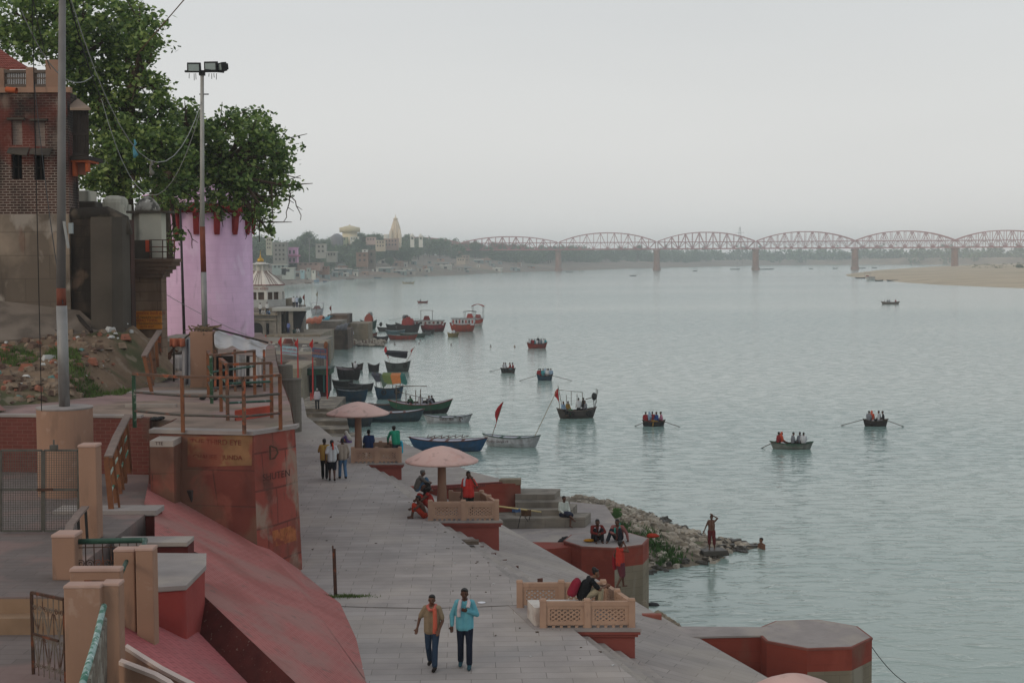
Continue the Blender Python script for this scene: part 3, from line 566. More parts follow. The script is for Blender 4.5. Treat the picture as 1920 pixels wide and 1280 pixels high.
# ---------------------------------------------------------------- jali balustrades and kiosks
def jali_panel(b, a, c, z0, h, th=.09, nx=6, nz=3, m=0):
 """pierced screen between plan points a and c"""
 a, c = Vector((a[0], a[1], 0)), Vector((c[0], c[1], 0)); L_ = (c - a).length; d = (c - a) / L_
 def P(s_, z): return a + d * s_ + Vector((0, 0, z))
 b.bar(P(0, z0 + h - .05), P(L_, z0 + h - .05), th + .03, .10, m); b.bar(P(0, z0 + h - .135), P(L_, z0 + h - .135), th, .07, m)
 b.bar(P(0, z0 + .11), P(L_, z0 + .11), th, .1, m); az = math.atan2(d.y, d.x)
 k = max(2, int(L_ / .16))
 for i in range(k + 1):                                   # little drain feet
  b.box(P(L_ * i / k, z0 + .03), (.07, th, .08), az)
 zl, zh = z0 + .16, z0 + h - .165; sl = .1; W_ = L_ - 2 * sl; H_ = zh - zl
 for s0 in (sl / 2, L_ - sl / 2):
  b.box(P(s0, (zl + zh) / 2), (sl, th - .006, zh - zl), az)
 st = W_ / nx
 for sg in (1, -1):
  for i in range(-nz * 2, nx * 2 + nz * 2):
   s0 = i * st; e0 = s0 + sg * H_ * (st / (H_ / nz)) * 1.0
   # clip the diagonal to the opening
   sa, za, sb, zb = s0, zl, e0, zh; dx = sb - sa; dz_ = zb - za; t0, t1 = 0, 1
   if dx > 0: t0 = max(t0, (0 - sa) / dx); t1 = min(t1, (W_ - sa) / dx)
   else: t0 = max(t0, (W_ - sa) / dx); t1 = min(t1, (0 - sa) / dx)
   if t1 - t0 < .03: continue
   b.bar(P(sl + sa + dx * t0, za + dz_ * t0), P(sl + sa + dx * t1, za + dz_ * t1), th * (.62 if sg > 0 else .55), .036, m)
def bpost(b, x, y, z0, h, w=.15, m=0):
 b.box((x, y, z0 + h / 2), (w, w, h), m=m); b.box((x, y, z0 + h + .02), (w * 1.12, w * 1.12, .05), top=(.8, .8), m=m)
def platform(name_label, front_l, front_r, depth, zlow, plan_shift=-.2765, over=.0, z=5.5, bench=False, bal=None, group='kiosk platforms on the promenade edge'):
 """red plinth projecting from the promenade, front edge from front_l to front_r, with balustrades"""
 (xa, ya), (xb, yb) = front_l, front_r; s_ = plan_shift * depth
 t = thing('kiosk_platform', name_label, 'platform', (xb, yb, zlow), 0, group)
 b = MB(); b.prism([(xa, ya), (xb - .07, yb + .06), (xb - .07 + s_, yb + depth), (xa + s_, ya + depth)], zlow - 1, z - .16); b.build('plinth', MC['red_washed_wall_flat'], t)
 b = MB()
 for (o1, z0, z1) in ((.0, z - .20, z - .13), (.05, z - .13, z - .06)):
  b.prism([(xa, ya - o1 - .06), (xb + o1, yb - o1), (xb + o1 + s_, yb + depth), (xa + s_, ya + depth)], z0, z1)
 b.build('cornice', MC['red_washed_wall_flat'], t)
 b = MB(); b.prism([(xa, ya - .13), (xb + .07, yb - .07), (xb + .07 + s_, yb + depth + .03), (xa + s_, ya + depth + .03)], z - .06, z + .012); b.build('floor_slab', m_cap, t)
 h = .62; zz = z + .01
 ox, oy = xb - .14, yb + .12
 # front, river side, back
 runs = []
 fx0 = bal[0]; runs.append([(fx0, oy), ((fx0 + ox) / 2, oy), (ox, oy)])
 runs.append([(ox, oy), (ox + s_ * .46, oy + depth * .46), (ox + s_ * .92, oy + depth * .92)])
 runs.append([(ox + s_ * .92, oy + depth * .92), ((ox + bal[1]) / 2 + s_ * .92, oy + depth * .92), (bal[1] + s_ * .92, oy + depth * .92)])
 done = []
 for r_ in runs:
  bb = MB()
  for i in range(2):
   A, B_ = Vector((*r_[i], 0)), Vector((*r_[i + 1], 0)); d = (B_ - A).normalized() * .07
   jali_panel(bb, A + d, B_ - d, zz, h, nx=5 if (B_ - A).length < 1.1 else 6)
  for x, y in (r_ if len(done) != 1 else r_[1:2]): bpost(bb, x, y, zz, h + .02)
  done.append(1)
  bb.build('balustrade', m_jali, t)
 return t
M('red_washed_wall_flat', '#85453c', .88, .1, .8, .3, .01, stains=[('#6f3a33', .9, .54, .68, (1, 1, .5), .5)])
fR = W(1187, 1178, z=5.5); fL = W(1016, 1172, z=5.5)
platform('nearest red plinth with pierced balustrade where a man with a red backpack sits', (fL.x - .2, fR.y + .12), (fR.x + .12, fR.y), 2.15, 4.6, bal=(fL.x + .02, W(985, 1130, z=5.5).x - .05 + .45))
fR2 = W(936, 976, z=5.5); fL2 = W(808, 972, z=5.5)
platform('middle red plinth with pierced balustrade under the second mushroom canopy', (fL2.x - .1, fR2.y + .12), (fR2.x + .06, fR2.y), 2.15, 4.5, bal=(fL2.x, fL2.x + 1.15))
fR3 = W(753, 868, z=5.5); fL3 = W(664, 865, z=5.5)
platform('farthest red plinth with pierced balustrade under the far mushroom canopy', (fL3.x - .1, fR3.y + .12), (fR3.x + .06, fR3.y), 2.15, 4.5, bal=(fL3.x, fL3.x + 1.1))
# nearest platform: white bench slab
b = MB(); q = [W(988, 1124, z=5.95), W(1090, 1123, z=5.95), W(1090, 1137, z=5.95), W(1002, 1139, z=5.95)]
b.prism([(p.x, p.y) for p in q][::-1], 5.5, 5.95); bevel(tag(b.build('bench', M('whitewash', '#c2bcb4', .8, .06, 1.2, .2, .005, stains=[('#a2938a', 1.8, .56, .7)]), origin=(q[3].x, q[3].y, 5.5)), 'whitewashed masonry bench slab inside the nearest balustrade', 'bench'), .03)
# mushroom canopies
def canopy(x, y, label, ztop=7.95, r=1.3, zf=5.5):
 t = thing('mushroom_canopy', label, 'canopy', (x, y, zf), random.random(), 'concrete mushroom canopies')
 b = MB(); H = ztop - zf
 b.lathe((0, 0, 0), [(.2, 0), (.185, .25), (.15, .9), (.14, H - .6)], 20); b.build('column', m_peach, t, smooth=True, local=True)
 b = MB(); b.lathe((0, 0, 0), [(.14, H - .6), (.6, H - .55), (r - .04, H - .56), (r, H - .545), (r + .01, H - .50), (r * .97, H - .46), (r * .78, H - .34), (r * .5, H - .16), (r * .25, H - .05), (.09, H), (.02, H + .012)], 36)
 o = b.build('canopy_roof', m_canopy, t, smooth=True, local=True); return t
for u, v, Y, lab in [(828, 836, 49.3, 'pink mushroom canopy over the middle platform'), (671, 753, 62.5, 'pink mushroom canopy farthest up the promenade')]:
 p = W(u, v, Y=Y); canopy(p.x, Y, lab, p.z, 138 / 2 * 49.3 / F * 1.0 if Y < 55 else 118 / 2 * 62.5 / F)
p = W(1492, 1264, Y=25.0); canopy(p.x, 25.0, 'pink mushroom canopy whose peak just shows at the lower edge', p.z, 1.12)
# ================================================================ TOWN SIDE: house, walls, gate tower, pink tower
m_brick = M('old_house_brick', '#452e27', .93, .3, .9, .6, .02, stains=[('#1a1614', .5, .46, .57, (1, 1, .45), .85), ('#75362b', .35, .54, .62, (1, 1, 1), .6), ('#8a7b6e', .8, .6, .7, (1, 1, .6), .5)], brick=(.27, .10, .018, '#93857a', 'xz', 0, .2))
m_plaster = M('stained_plaster', '#8b7c6c', .93, .15, .5, .5, .02, stains=[('#4c433b', .45, .44, .54, (1, 1, .6), .7), ('#3a332d', .9, .58, .68, (1, 1, .2), .6), ('#a59b90', .9, .58, .66, (1, 1, .6), .6), ('#6d4435', .7, .63, .7, (1, 1, .5), .6)], brick=(1.9, .9, .014, '#6b5f53', 'xz', 0, .1))
m_oldstone = M('old_block_stone', '#5f4f43', .95, .2, .7, .6, .02, stains=[('#211e1b', .35, .48, .6, (1, 1, .4), .9), ('#7d6655', .8, .58, .66, (1, 1, 1), .5)], brick=(1.0, .42, .012, '#3c3128', 'xz', 0, .15))
m_blackstone = M('soot_black_plaster', '#4b443c', .95, .2, .6, .5, .02, stains=[('#24211e', .4, .45, .62, (1, 1, .25), .85)])
m_white = M('old_limewash', '#b4b0a2', .9, .1, .9, .3, .01, stains=[('#7b7a72', .9, .53, .63, (1, 1, .5), .7), ('#3f3d39', 1.2, .62, .7, (1, 1, .6), .7)])
m_pink = M('pink_tower_wash', '#d9b6d1', .88, .06, .5, .3, .015, stains=[('#b893b0', .5, .48, .62, (1, 1, .25), .55), ('#8d7488', 1.5, .62, .72, (1, 1, .3), .5), ('#e0c8dc', 1.1, .6, .68, (1, 1, .5), .5)], brick=(.9, .35, .005, '#b893b2', 'xz', 0, .03))
m_redcor = M('red_cornice_paint', '#7f2222', .8, .15, 1.5, .3, .01)
m_tile = M('clay_roof_tile', '#83453a', .9, .2, 3, .4, .01)
m_wood = M('dark_old_wood', '#2e2723', .9, .25, 4, .3, .01)
m_orangew = M('orange_wash', '#a5502c', .85, .15, 2, .2, .01)
YH = 56.0
def rect(b, u0, v0, u1, v1, Y, th=.2, m=0, back=True):
 """box whose front face covers that survey rectangle at distance Y"""
 a = W(u0, v1, Y=Y); c = W(u1, v0, Y=Y); return b.box(((a.x + c.x) / 2, Y + th / 2, (a.z + c.z) / 2), (c.x - a.x, th, c.z - a.z), m=m)
hx1 = W(130, 400, Y=YH).x; hz0 = W(60, 402, Y=YH).z; hz1 = W(60, 172, Y=YH).z
hs = thing('brick_house', 'weathered three storey brick house with plastered base above the rubble slope', 'house', (hx1 - 4, YH, 9.5))
# facade with real window holes: built as strips
def facade(name, x0, x1, z0, z1, Y, th, holes, mat, parent):
 xs = sorted({x0, x1} | {h[0] for h in holes} | {h[2] for h in holes}); zs_ = sorted({z0, z1} | {h[1] for h in holes} | {h[3] for h in holes}); b = MB()
 for i in range(len(xs) - 1):
  for j in range(len(zs_) - 1):
   cx_, cz_ = (xs[i] + xs[i + 1]) / 2, (zs_[j] + zs_[j + 1]) / 2
   if any(h[0] < cx_ < h[2] and h[1] < cz_ < h[3] for h in holes): continue
   b.box((cx_, Y + th / 2, cz_), (xs[i + 1] - xs[i], th, zs_[j + 1] - zs_[j]))
 return b.build(name, mat, parent)
def hole(u0, v0, u1, v1, Y=YH): a = W(u0, v1, Y=Y); c = W(u1, v0, Y=Y); return (a.x, a.z, c.x, c.z)
win_lo = [hole(22, 289, 41, 336), hole(64, 290, 83, 338)]; win_up = [hole(22, 226, 41, 272), hole(65, 228, 84, 274)]
x_l = -27.0
facade('brick_wall', x_l, hx1, hz0, hz1, YH, .45, win_lo + win_up, m_brick, hs)
b = MB(); b.box((hx1 - .12, YH + .8, (hz0 + hz1) / 2), (.2, .7, hz1 - hz0)); b.box(((x_l + hx1) / 2, YH + .8, hz1 - .1), (hx1 - x_l, .7, .15)); b.box(((x_l + hx1) / 2, YH + 1.2, (hz0 + hz1) / 2), (hx1 - x_l, .2, hz1 - hz0)); b.build('side_wall', m_brick, hs)
b = MB(); b.box(((x_l + hx1) / 2 - .05, YH + 1, (hz0 + 9) / 2), (hx1 - x_l + .1, 2.2, hz0 - 9)); b.build('plaster_base', m_plaster, hs)
for h in win_up:
 f = MB(); f.box(((h[0] + h[2]) / 2, YH + .2, (h[1] + h[3]) / 2), (h[2] - h[0], .1, h[3] - h[1])); w_ = f.build('bricked_window', M('pale_infill_brick', '#7f6f66', .93, .15, 1.5, .4, .01, brick=(.27, .1, .012, '#8e8076', 'xz', 0, .15)), hs)
 f = MB(); f.box(((h[0] + h[2]) / 2, YH - .06, h[3] + .06), (h[2] - h[0] + .25, .16, .08)); f.build('window_ledge', m_blackstone, w_).location = Vector((0, 0, 0)) 
for h in win_lo:
 f = MB(); f.box(((h[0] + h[2]) / 2, YH + .42, (h[1] + h[3]) / 2), (h[2] - h[0], .05, h[3] - h[1])); w_ = f.build('window', m_dark, hs)
 g = MB(); cx_ = (h[0] + h[2]) / 2; hw = (h[2] - h[0]) / 2
 for s_ in (-1, 1): g.box((cx_ + s_ * (hw - .03), YH + .2, (h[1] + h[3]) / 2), (.06, .08, h[3] - h[1]))
 g.box((cx_, YH + .2, (h[1] + h[3]) / 2), (hw * 2, .06, .05)); g.box((cx_, YH + .22, (h[1] + h[3]) / 2), (.05, .06, h[3] - h[1])); g.build('window_frame', m_wood, w_)
 g = MB(); g.add([(h[0] - .08, YH, h[3] + .2), (h[2] + .3, YH, h[3] + .2), (h[2] + .4, YH - .65, h[3] - .12), (h[0] + .05, YH - .65, h[3] - .02), (h[0] - .08, YH, h[3] + .25), (h[2] + .3, YH, h[3] + .25), (h[2] + .4, YH - .65, h[3] - .07), (h[0] + .05, YH - .65, h[3] + .03)],
  [(0, 1, 2, 3), (7, 6, 5, 4), (0, 3, 7, 4), (3, 2, 6, 7), (2, 1, 5, 6)]); g.build('awning', m_blackstone, w_)
# roof terrace parapet
rz0 = W(60, 170, Y=YH).z; b = MB(); rect(b, -20, 163, 131, 174, YH - .08, .3); b.build('parapet_base', m_peach, hs)
for i, (u0, u1, v0) in enumerate([(-8, 7, 128), (49, 63, 126), (86, 110, 112)]):
 b = MB(); rect(b, u0, v0, u1, 168, YH - .02, .42); bevel(b.build('parapet_post', M('roof_peach', '#8d6e5c', .9, .15, 1.2, .3, .01, stains=[('#3d342e', .9, .58, .7, (1, 1, .4), .7)]), hs), .02)
for u0, u1 in ((7, 49), (63, 86)):
 b = MB(); rect(b, u0, 131, u1, 137, YH, .22); rect(b, u0, 158, u1, 165, YH, .22)
 n_ = int((u1 - u0) / 3.2)
 for k in range(n_ + 1): uu = u0 + (u1 - u0) * k / n_; a = W(uu, 160, Y=YH + .1); c = W(uu, 135, Y=YH + .1); b.bar(a, c, .045)
 a = W(u0, 147, Y=YH + .1); c = W(u1, 147, Y=YH + .1); b.bar(a, c, .04, .05); b.build('balustrade', M('grey_rail_old', '#5c5048', .9, .2, 3, .2), hs)
b = MB(); q = [W(-60, 92, Y=YH + 4.5), W(0, 94, Y=YH + 4.5), W(52, 130, Y=YH + 1.2), W(-60, 130, Y=YH + 1.2), W(56, 128, Y=YH + 8)]
N_ = 9
for i in range(N_):                      # courses of tiles stepping down the roof
 t0, t1 = i / N_, (i + 1) / N_
 pa = q[0].lerp(q[3], t0); pb_ = q[1].lerp(q[2], t0); pc = q[1].lerp(q[2], t1); pd = q[0].lerp(q[3], t1)
 up_ = Vector((0, 0, .05)); b.add([pa, pb_, pc + up_, pd + up_, pc - up_ * .2, pd - up_ * .2], [(0, 3, 2, 1), (3, 5, 4, 2)])
 for k in range(26):
  s_ = k / 26; e = pd.lerp(pc, s_) + up_; s0 = pa.lerp(pb_, s_) + up_ * .6; b.bar(s0, e, .05, .05)
b.add([q[1], q[2], q[4]], [(0, 1, 2)]); b.build('tiled_roof', m_tile, hs)
b = MB(); a = W(12, 168, Y=YH - .5); c = W(31, 170, Y=YH - .6); b.tube([a, c], .11, 10, cap=False); b.build('drain_pipe', m_orangew, hs, smooth=True)
# wooden balcony on the right flank
bal_ = thing('wooden_balcony', 'dark barred wooden balcony on the right flank of the brick house', 'balcony', W(150, 295, Y=YH + 1))
b = MB(); rect(b, 131, 292, 166, 300, YH + .2, 2.0); b.build('balcony_floor', m_wood, bal_)
b = MB()
for k in range(10): uu = 138 + 27 * k / 9; b.bar(W(uu, 292, Y=YH + .25), W(uu, 204, Y=YH + .25), .05)
for v in (204, 252, 290): b.bar(W(136, v, Y=YH + .25), W(166, v, Y=YH + .25), .08)
b.build('balcony_bars', m_wood, bal_)
b = MB(); a, c = W(131, 182, Y=YH + 1.6), W(148, 186, Y=YH + 1.4); d, e_ = W(170, 203, Y=YH), W(131, 203, Y=YH)
b.add([a, c, d, e_, a + Vector((0, 0, -.08)), c + Vector((0, 0, -.08)), d + Vector((0, 0, -.08)), e_ + Vector((0, 0, -.08))], [(0, 3, 2, 1), (4, 5, 6, 7), (3, 7, 6, 2), (2, 6, 5, 1)]); b.build('balcony_roof', M('faded_peach_board', '#8a7768', .9, .15, 2, .2), bal_)
b = MB(); rect(b, 133, 300, 166, 304, YH + .3, 1.4); rect(b, 136, 304, 141, 330, YH + .4, .3); rect(b, 160, 304, 165, 322, YH + .4, .3); b.build('orange_bracket', m_orangew, bal_)
b = MB(); rect(b, 141, 304, 160, 328, YH + .8, .1); b.build('orange_panel', M('pale_red_panel', '#94604e', .9, .15, 2, .2), bal_)
# retaining walls and buttress between the house and the gate tower
rb = thing('retaining_wall', 'tall soot blackened stone buttress wall right of the brick house', 'wall', W(180, 660, Y=YH - .5))
b = MB(); rect(b, 128, 402, 184, 690, YH + .1, 1); b.build('stone_wall', m_oldstone, rb)
b = MB(); p0 = W(168, 404, Y=YH - .9); p1 = W(232, 690, Y=YH - .9); xs0, xs1 = W(172, 500, Y=YH - .9).x, W(226, 500, Y=YH - .9).x
ring0 = [(xs0, YH - .9), (xs1 - .3, YH - .9), (xs1, YH - .5), (xs1, YH + .5), (xs0, YH + .5)]
b.loft([[Vector((x, y - (.45 if i < 3 else 0) * t, z)) for i, (x, y) in enumerate(ring0)] for t, z in ((1, 9.0), (.5, 12.0), (.12, W(200, 425, Y=YH).z), (.0, W(200, 408, Y=YH).z))])
b.build('buttress', m_blackstone, rb)
b = MB(); a = W(130, 402, Y=YH); c = W(226, 402, Y=YH); b.tube([(a.x, YH + .3, a.z - .02), (c.x - .6, YH + .3, a.z + .04), (c.x, YH + .3, a.z - .25), (c.x + .1, YH + .3, a.z - .8)], .28, 10); b.build('rounded_coping', M('sooty_coping', '#564d43', .95, .25, 1, .5, .02, stains=[('#1f1c1a', .6, .5, .6)]), rb, smooth=True)
b = MB(); rect(b, 222, 412, 244, 690, YH + .6, .6); b.build('red_side_strip', M('red_black_wall', '#4e332b', .95, .2, .8, .5, .02, stains=[('#2b2521', .7, .5, .6, (1, 1, .5), .8)]), rb)
# concrete apron under the house
ap = thing('concrete_apron', 'sloping grey concrete apron at the foot of the brick house', 'apron', W(140, 650, Y=54.8))
b = MB(); q = [W(78, 633, Y=53.6), W(204, 630, Y=54.6), W(150, 582, Y=YH - .1), W(-30, 560, Y=YH - .1), W(-30, 640, Y=52.5)]
bt_ = [Vector((p.x, p.y, 9.3)) for p in q]; b.add(q + bt_, [(0, 1, 2, 3, 4), (0, 5, 6, 1), (1, 6, 7, 2), (4, 9, 5, 0)]); b.build('apron_slab', M('apron_concrete', '#75695e', .95, .15, 1, .4, .02, stains=[('#544b43', .7, .5, .62, (1, 1, 1), .7)]), ap)
for (ua, va, ub, vb) in ((50, 583, 120, 630), (145, 592, 172, 622)):
 b = MB(); b.bar(W(ua, va, Y=55.6), W(ub, vb, Y=54.0), .12, .1); b.build('loose_beam', m_wood, ap)
# white tanks and blocks behind the wall
for (u0, v0, u1, v1, Y, nm, lab, cat, mt, bv) in [(138, 357, 166, 384, 60, 'water_tank', 'small boxy white tank with a dark hole beside the brick house', 'tank', m_white, .04), (190, 366, 230, 402, 61, 'water_tank', 'larger white tank with rounded shoulders left of the domed turret', 'tank', m_white, .3),
                                   (165, 382, 233, 416, 62, 'roof_block', 'long stained white roof block below the rounded tank', 'block', m_white, .05), (138, 377, 178, 402, 59, 'roof_block', 'dark stained masonry block under the small boxy tank', 'block', m_blackstone, .1)]:
 b = MB(); rect(b, u0, v0, u1, v1 + 15, Y, 1.2); tag(bevel(b.build(nm, mt, origin=W((u0 + u1) / 2, v1 + 15, Y=Y)), bv, 3), lab, cat)
# gate tower with the sign board
YG = 58.5; gp = W(275, 645, Y=YG)
gt = thing('gate_tower', 'stone gate tower with corbelled balcony and a white domed turret', 'tower', gp)
b = MB(); rect(b, 246, 518, 302, 700, YG, .9); b.build('stone_block', M('gate_stone', '#75604f', .93, .15, .8, .5, .015, stains=[('#8d7a68', .8, .55, .65, (1, 1, 1), .5), ('#4b3b31', 1, .56, .66, (1, 1, .3), .6)], brick=(1.4, .38, .014, '#4b3a30', 'xz', 0, .12)), gt)
b = MB(); x0 = W(240, 500, Y=YG).x
for k, (u1, v0, v1) in enumerate([(330, 485, 491), (326, 491, 499), (319, 499, 506), (312, 506, 513), (307, 513, 520)]):
 a = W(u1, v1, Y=YG); c = W(u1, v0, Y=YG); f = .34 - .07 * k; b.box(((x0 + a.x) / 2, YG + .5 - f / 2, (a.z + c.z) / 2), (a.x - x0, 1.2 + f, c.z - a.z))
b.build('corbel_cornice', M('brown_cornice', '#5f4c40', .93, .15, 2, .4, .01), gt)
tz0 = W(270, 485, Y=YG + .6).z; tz1 = W(270, 399, Y=YG + .6).z; xa, xb = W(246, 450, Y=YG + .5).x, W(303, 450, Y=YG + .5).x
b = MB(); b.prism([(xa, YG + 1.0), (xa + .35, YG + .5), (xb, YG + .5), (xb, YG + 1.3), (xa, YG + 1.3)], tz0 - .1, tz1); b.build('turret', m_white, gt)
b = MB(); b.box(((xa + xb) / 2 + .1, YG + .9, tz1 + .03), (xb - xa + .5, 1.1, .09)); b.build('turret_slab', m_blackstone, gt)
b = MB(); cx_ = (xa + xb) / 2 + .02; rr = (W(297, 390, Y=YG).x - W(249, 390, Y=YG).x) / 2; hh = W(270, 369, Y=YG).z - tz1
b.lathe((cx_ - .05, YG + .9, tz1 + .07), [(rr, 0), (rr * 1.0, .12), (rr * .86, hh * .45), (rr * .6, hh * .72), (rr * .3, hh * .9), (.02, hh)], 20); b.build('dome', M('lichen_dome', '#8e8a82', .95, .2, 5, .5, .01, stains=[('#45423d', 3, .5, .6), ('#c0bcb2', 5, .6, .68)]), gt, smooth=True)
b = MB(); rect(b, 240, 450, 282, 485, YG + .05, .25); b.build('balcony_parapet', m_blackstone, gt)
b = MB(); rect(b, 273, 450, 279, 472, YG - .0, .1); b.build('orange_cloth', paint('#b5482a'), gt)
b = MB()
for v in (450, 463, 472, 484): b.bar(W(280, v, Y=YG - .1), W(327, v, Y=YG - .1), .035)
for u in (281, 305, 315, 327): b.bar(W(u, 485, Y=YG - .1), W(u, 449, Y=YG - .1), .04)
for v in (450, 463, 472): b.bar(W(327, v, Y=YG - .1), W(329, v - 1, Y=YG + 1), .035)
b.build('iron_railing', m_iron, gt)
b = MB(); b.tube([W(247, 600, Y=YG - .1), W(247, 492, Y=YG - .1)], .05, 8); b.build('down_pipe', m_galv, gt, smooth=True)
sg = thing('sign_board', 'orange yellow painted sign board on the gate tower below the balcony', 'sign', W(275, 600, Y=YG - .1))
b = MB(); rect(b, 248, 583, 303, 617, YG - .12, .06); b.build('board', M('orange_board', '#b8742a', .7, .08, 3, .1, .003), sg)
m_rt = paint('#7a2a1c'); m_gt = paint('#333c30')
for s_, v, sz, mt in [('श्री पशुपतिनाथ नेपाली मंदिर', 588, .17, m_rt), ('SHREE PASHUPATI NATH', 595.5, .145, m_gt), ('NEPALI TEMPAL', 601, .15, m_rt), ('TOURIST INFORMATION COUNTER', 607, .115, m_gt), ('LALITA GHAT', 612.5, .11, m_rt)]:
 text(s_, W(275.5, v, Y=YG - .13), sz, mt, sg, sx=.72 if 'COUNTER' in s_ or 'PASHU' in s_ else .85)
b = MB(); rect(b, 240, 636, 275, 700, YG - 1.2, 1.0); tag(b.build('stone_ledge', m_plaster, origin=W(258, 660, Y=YG - 1.2)), 'low plastered ledge under the orange sign board', 'ledge')
b = MB(); rect(b, 296, 634, 330, 640, 72, 4); rect(b, 296, 640, 334, 660, 70, 4); tag(b.build('stone_ledge', m_stone, origin=W(315, 660, Y=70)), 'grey stone steps at the foot of the pink tower', 'steps')
# pink tower
YT = 84.0; cu = W(382, 600, Y=YT + 3); r0 = (W(475, 560, Y=YT + 3).x - W(289, 560, Y=YT + 3).x) / 2
tw = thing('pink_tower', 'tall pink washed octagonal tower with dark red bracketed cornice', 'tower', (cu.x, YT + r0, 8.5))
zc0 = W(386, 425, Y=YT).z; zc1 = W(386, 382, Y=YT).z; ztp = W(386, 284, Y=YT).z
b = MB(); b.lathe((cu.x, YT + r0, 0), [(r0 * 1.03, 2), (r0 * 1.0, 10), (r0 * .985, zc1)], 40, a0=0); b.build('shaft', m_pink, tw, smooth=True)
b = MB(); b.lathe((cu.x, YT + r0, 0), [(r0 * .93, zc1), (r0 * .92, ztp), (r0 * .97, ztp), (r0 * .97, ztp + .15)], 40, a0=0); b.build('upper_storey', m_pink, tw)
b = MB(); b.lathe((cu.x, YT + r0, 0), [(r0 * 1.0, zc1 - .5), (r0 * 1.18, zc1 - .25), (r0 * 1.2, zc1), (r0 * .9, zc1 + .05)], 24, a0=math.pi / 8 + .3); b.build('cornice', m_redcor, tw)
b = MB(); b.lathe((cu.x, YT + r0, 0), [(r0 * 1.17, zc1 + .05), (r0 * 1.17, zc1 + .6), (r0 * 1.11, zc1 + .6), (r0 * 1.11, zc1 + .1)], 24); b.build('balcony_parapet', m_pink, tw)
for k in range(16):
 a = 2 * math.pi * k / 16 + .1; d = Vector((math.cos(a), math.sin(a), 0))
 if d.y > .5: continue
 s_ = Vector((-d.y, d.x, 0)) * .16; c = Vector((cu.x, YT + r0, 0)); b = MB(); i_, o_ = c + d * r0 * .97, c + d * r0 * 1.17; rings = []
 pr = [(i_, zc1 - .2), (o_, zc1 - .2), (o_, zc1 - .5), (c + d * r0 * 1.08, zc1 - .75), (c + d * r0 * 1.05, zc0 - .1), (c + d * r0 * 1.02, zc0 - .45), (i_, zc0 - .2)]
 b.loft([[Vector((p.x, p.y, z)) + s_ * sgn for p, z in pr] for sgn in (-1, 1)]); b.build('bracket', m_redcor, tw)
# dirt and rubble slope
gx = np.linspace(-30, -13.2, 60); gy = np.linspace(43.4, 57, 50); b = MB(); vs = []; rs_ = np.random.default_rng(3)
def slope_h(x, y):
 base = 45.0 + (x + 15.5) * .62 + 4.3            # line where the slope begins
 yb = 47 + (x + 15.3) * .8 if x < -15.3 else 47 + (x + 15.3) * 3.0
 yb = max(43.6, min(55.5, yb)); t = max(0, y - yb) / max(1.5, 56.2 - yb)
 return 9.5 + 2.3 * min(1, t) ** .9 * min(1, (-12.9 - x) / 2.2 if x > -15 else 1)
for y in gy:
 for x in gx: h_ = slope_h(x, y); vs.append((x, y, h_ + (.09 * (rs_.random() - .5) if h_ > 9.52 else -.03)))
nx_ = len(gx); fs = [(j * nx_ + i, j * nx_ + i + 1, (j + 1) * nx_ + i + 1, (j + 1) * nx_ + i) for j in range(len(gy) - 1) for i in range(nx_ - 1)]
b.add(vs, fs); o = b.build('dirt_slope', M('rubble_dirt', '#6f5c4a', .97, .3, 1.2, .8, .05, stains=[('#3f4a2b', .35, .52, .6, (1, 1, 1), .75), ('#8b7c6b', 1.5, .58, .66, (1, 1, 1), .6)]), smooth=True); tag(o, kind='structure')
rub = MB(); 
for _ in range(2600):
 x = -27 + 12.5 * random.random() ** .8; y = 44 + 12 * random.random(); h_ = slope_h(x, y)
 if h_ < 9.6 or random.random() < (x + 20) / 9: continue
 s_ = .05 + .16 * random.random() ** 2.2; rub.box((x, y, h_ + s_ * .2), (s_ * 2 * (.6 + random.random()), s_ * 1.4, s_ * (.4 + random.random())), random.random() * 3, top=(.6, .7), m=random.choices((0, 1, 2, 3, 4), (5, 4, 2, .9, .3))[0], rx=random.random() - .5)
tag(rub.build('rubble', [M('rub_a', '#7d6c5b', .95, .3, 4, .4), M('rub_b', '#5d4a3f', .95, .3, 4, .4), M('rub_c', '#8b5a48', .95, .3, 4, .4), M('rub_white', '#b3b3b0', .9, .1, 4, 0), M('rub_blue', '#5d7f7a', .9, .1, 4, 0)]), 'loose rubble and litter on the dirt slope', kind='stuff')
def slope_pt():
 while True:
  x = -21 + 7.5 * random.random(); y = 46 + 10 * random.random(); h_ = slope_h(x, y)
  if math.sin(x * 2.1 + 1) * math.cos(y * 1.7 + x) + math.sin(y * .9) > .75: return x, y, h_
blades('grass', slope_pt, 5000, .16, m_blade, 'grass patches on the dirt slope', wid=.02)
blades('grass', lambda: (-19 + 3.2 * random.random(), 43.6 + 1.1 * random.random(), 9.5), 1600, .1, m_blade, 'grass behind the brick parapet', wid=.02)
b = MB(); p = W(221, 696, z=9.7); b.blob(p, (.42, .35, .2), 12, jit=.2); tag(b.build('boulder', M('pale_boulder', '#8f8168', .9, .12, 3, .3), origin=p, smooth=True), 'smooth pale sandy boulder on the grass by the path', 'boulder')
b = MB(); q = [(-15.6, 44.2, 9.6), (-18, 47.5, 10.4), (-27, 49, 12), (-27, 43.6, 10.2), (-17, 43.6, 9.6)]; c_ = sum((Vector(p) for p in q), Vector()) / 5
b.add(q + [c_], [(k, (k + 1) % 5, 5) for k in range(5)]); tag(b.build('plaster_bank', M('pink_bank', '#7d5b56', .95, .15, 1, .3), origin=(-18, 45, 9.5)), 'smooth dull pink plastered bank at the left edge', 'bank')
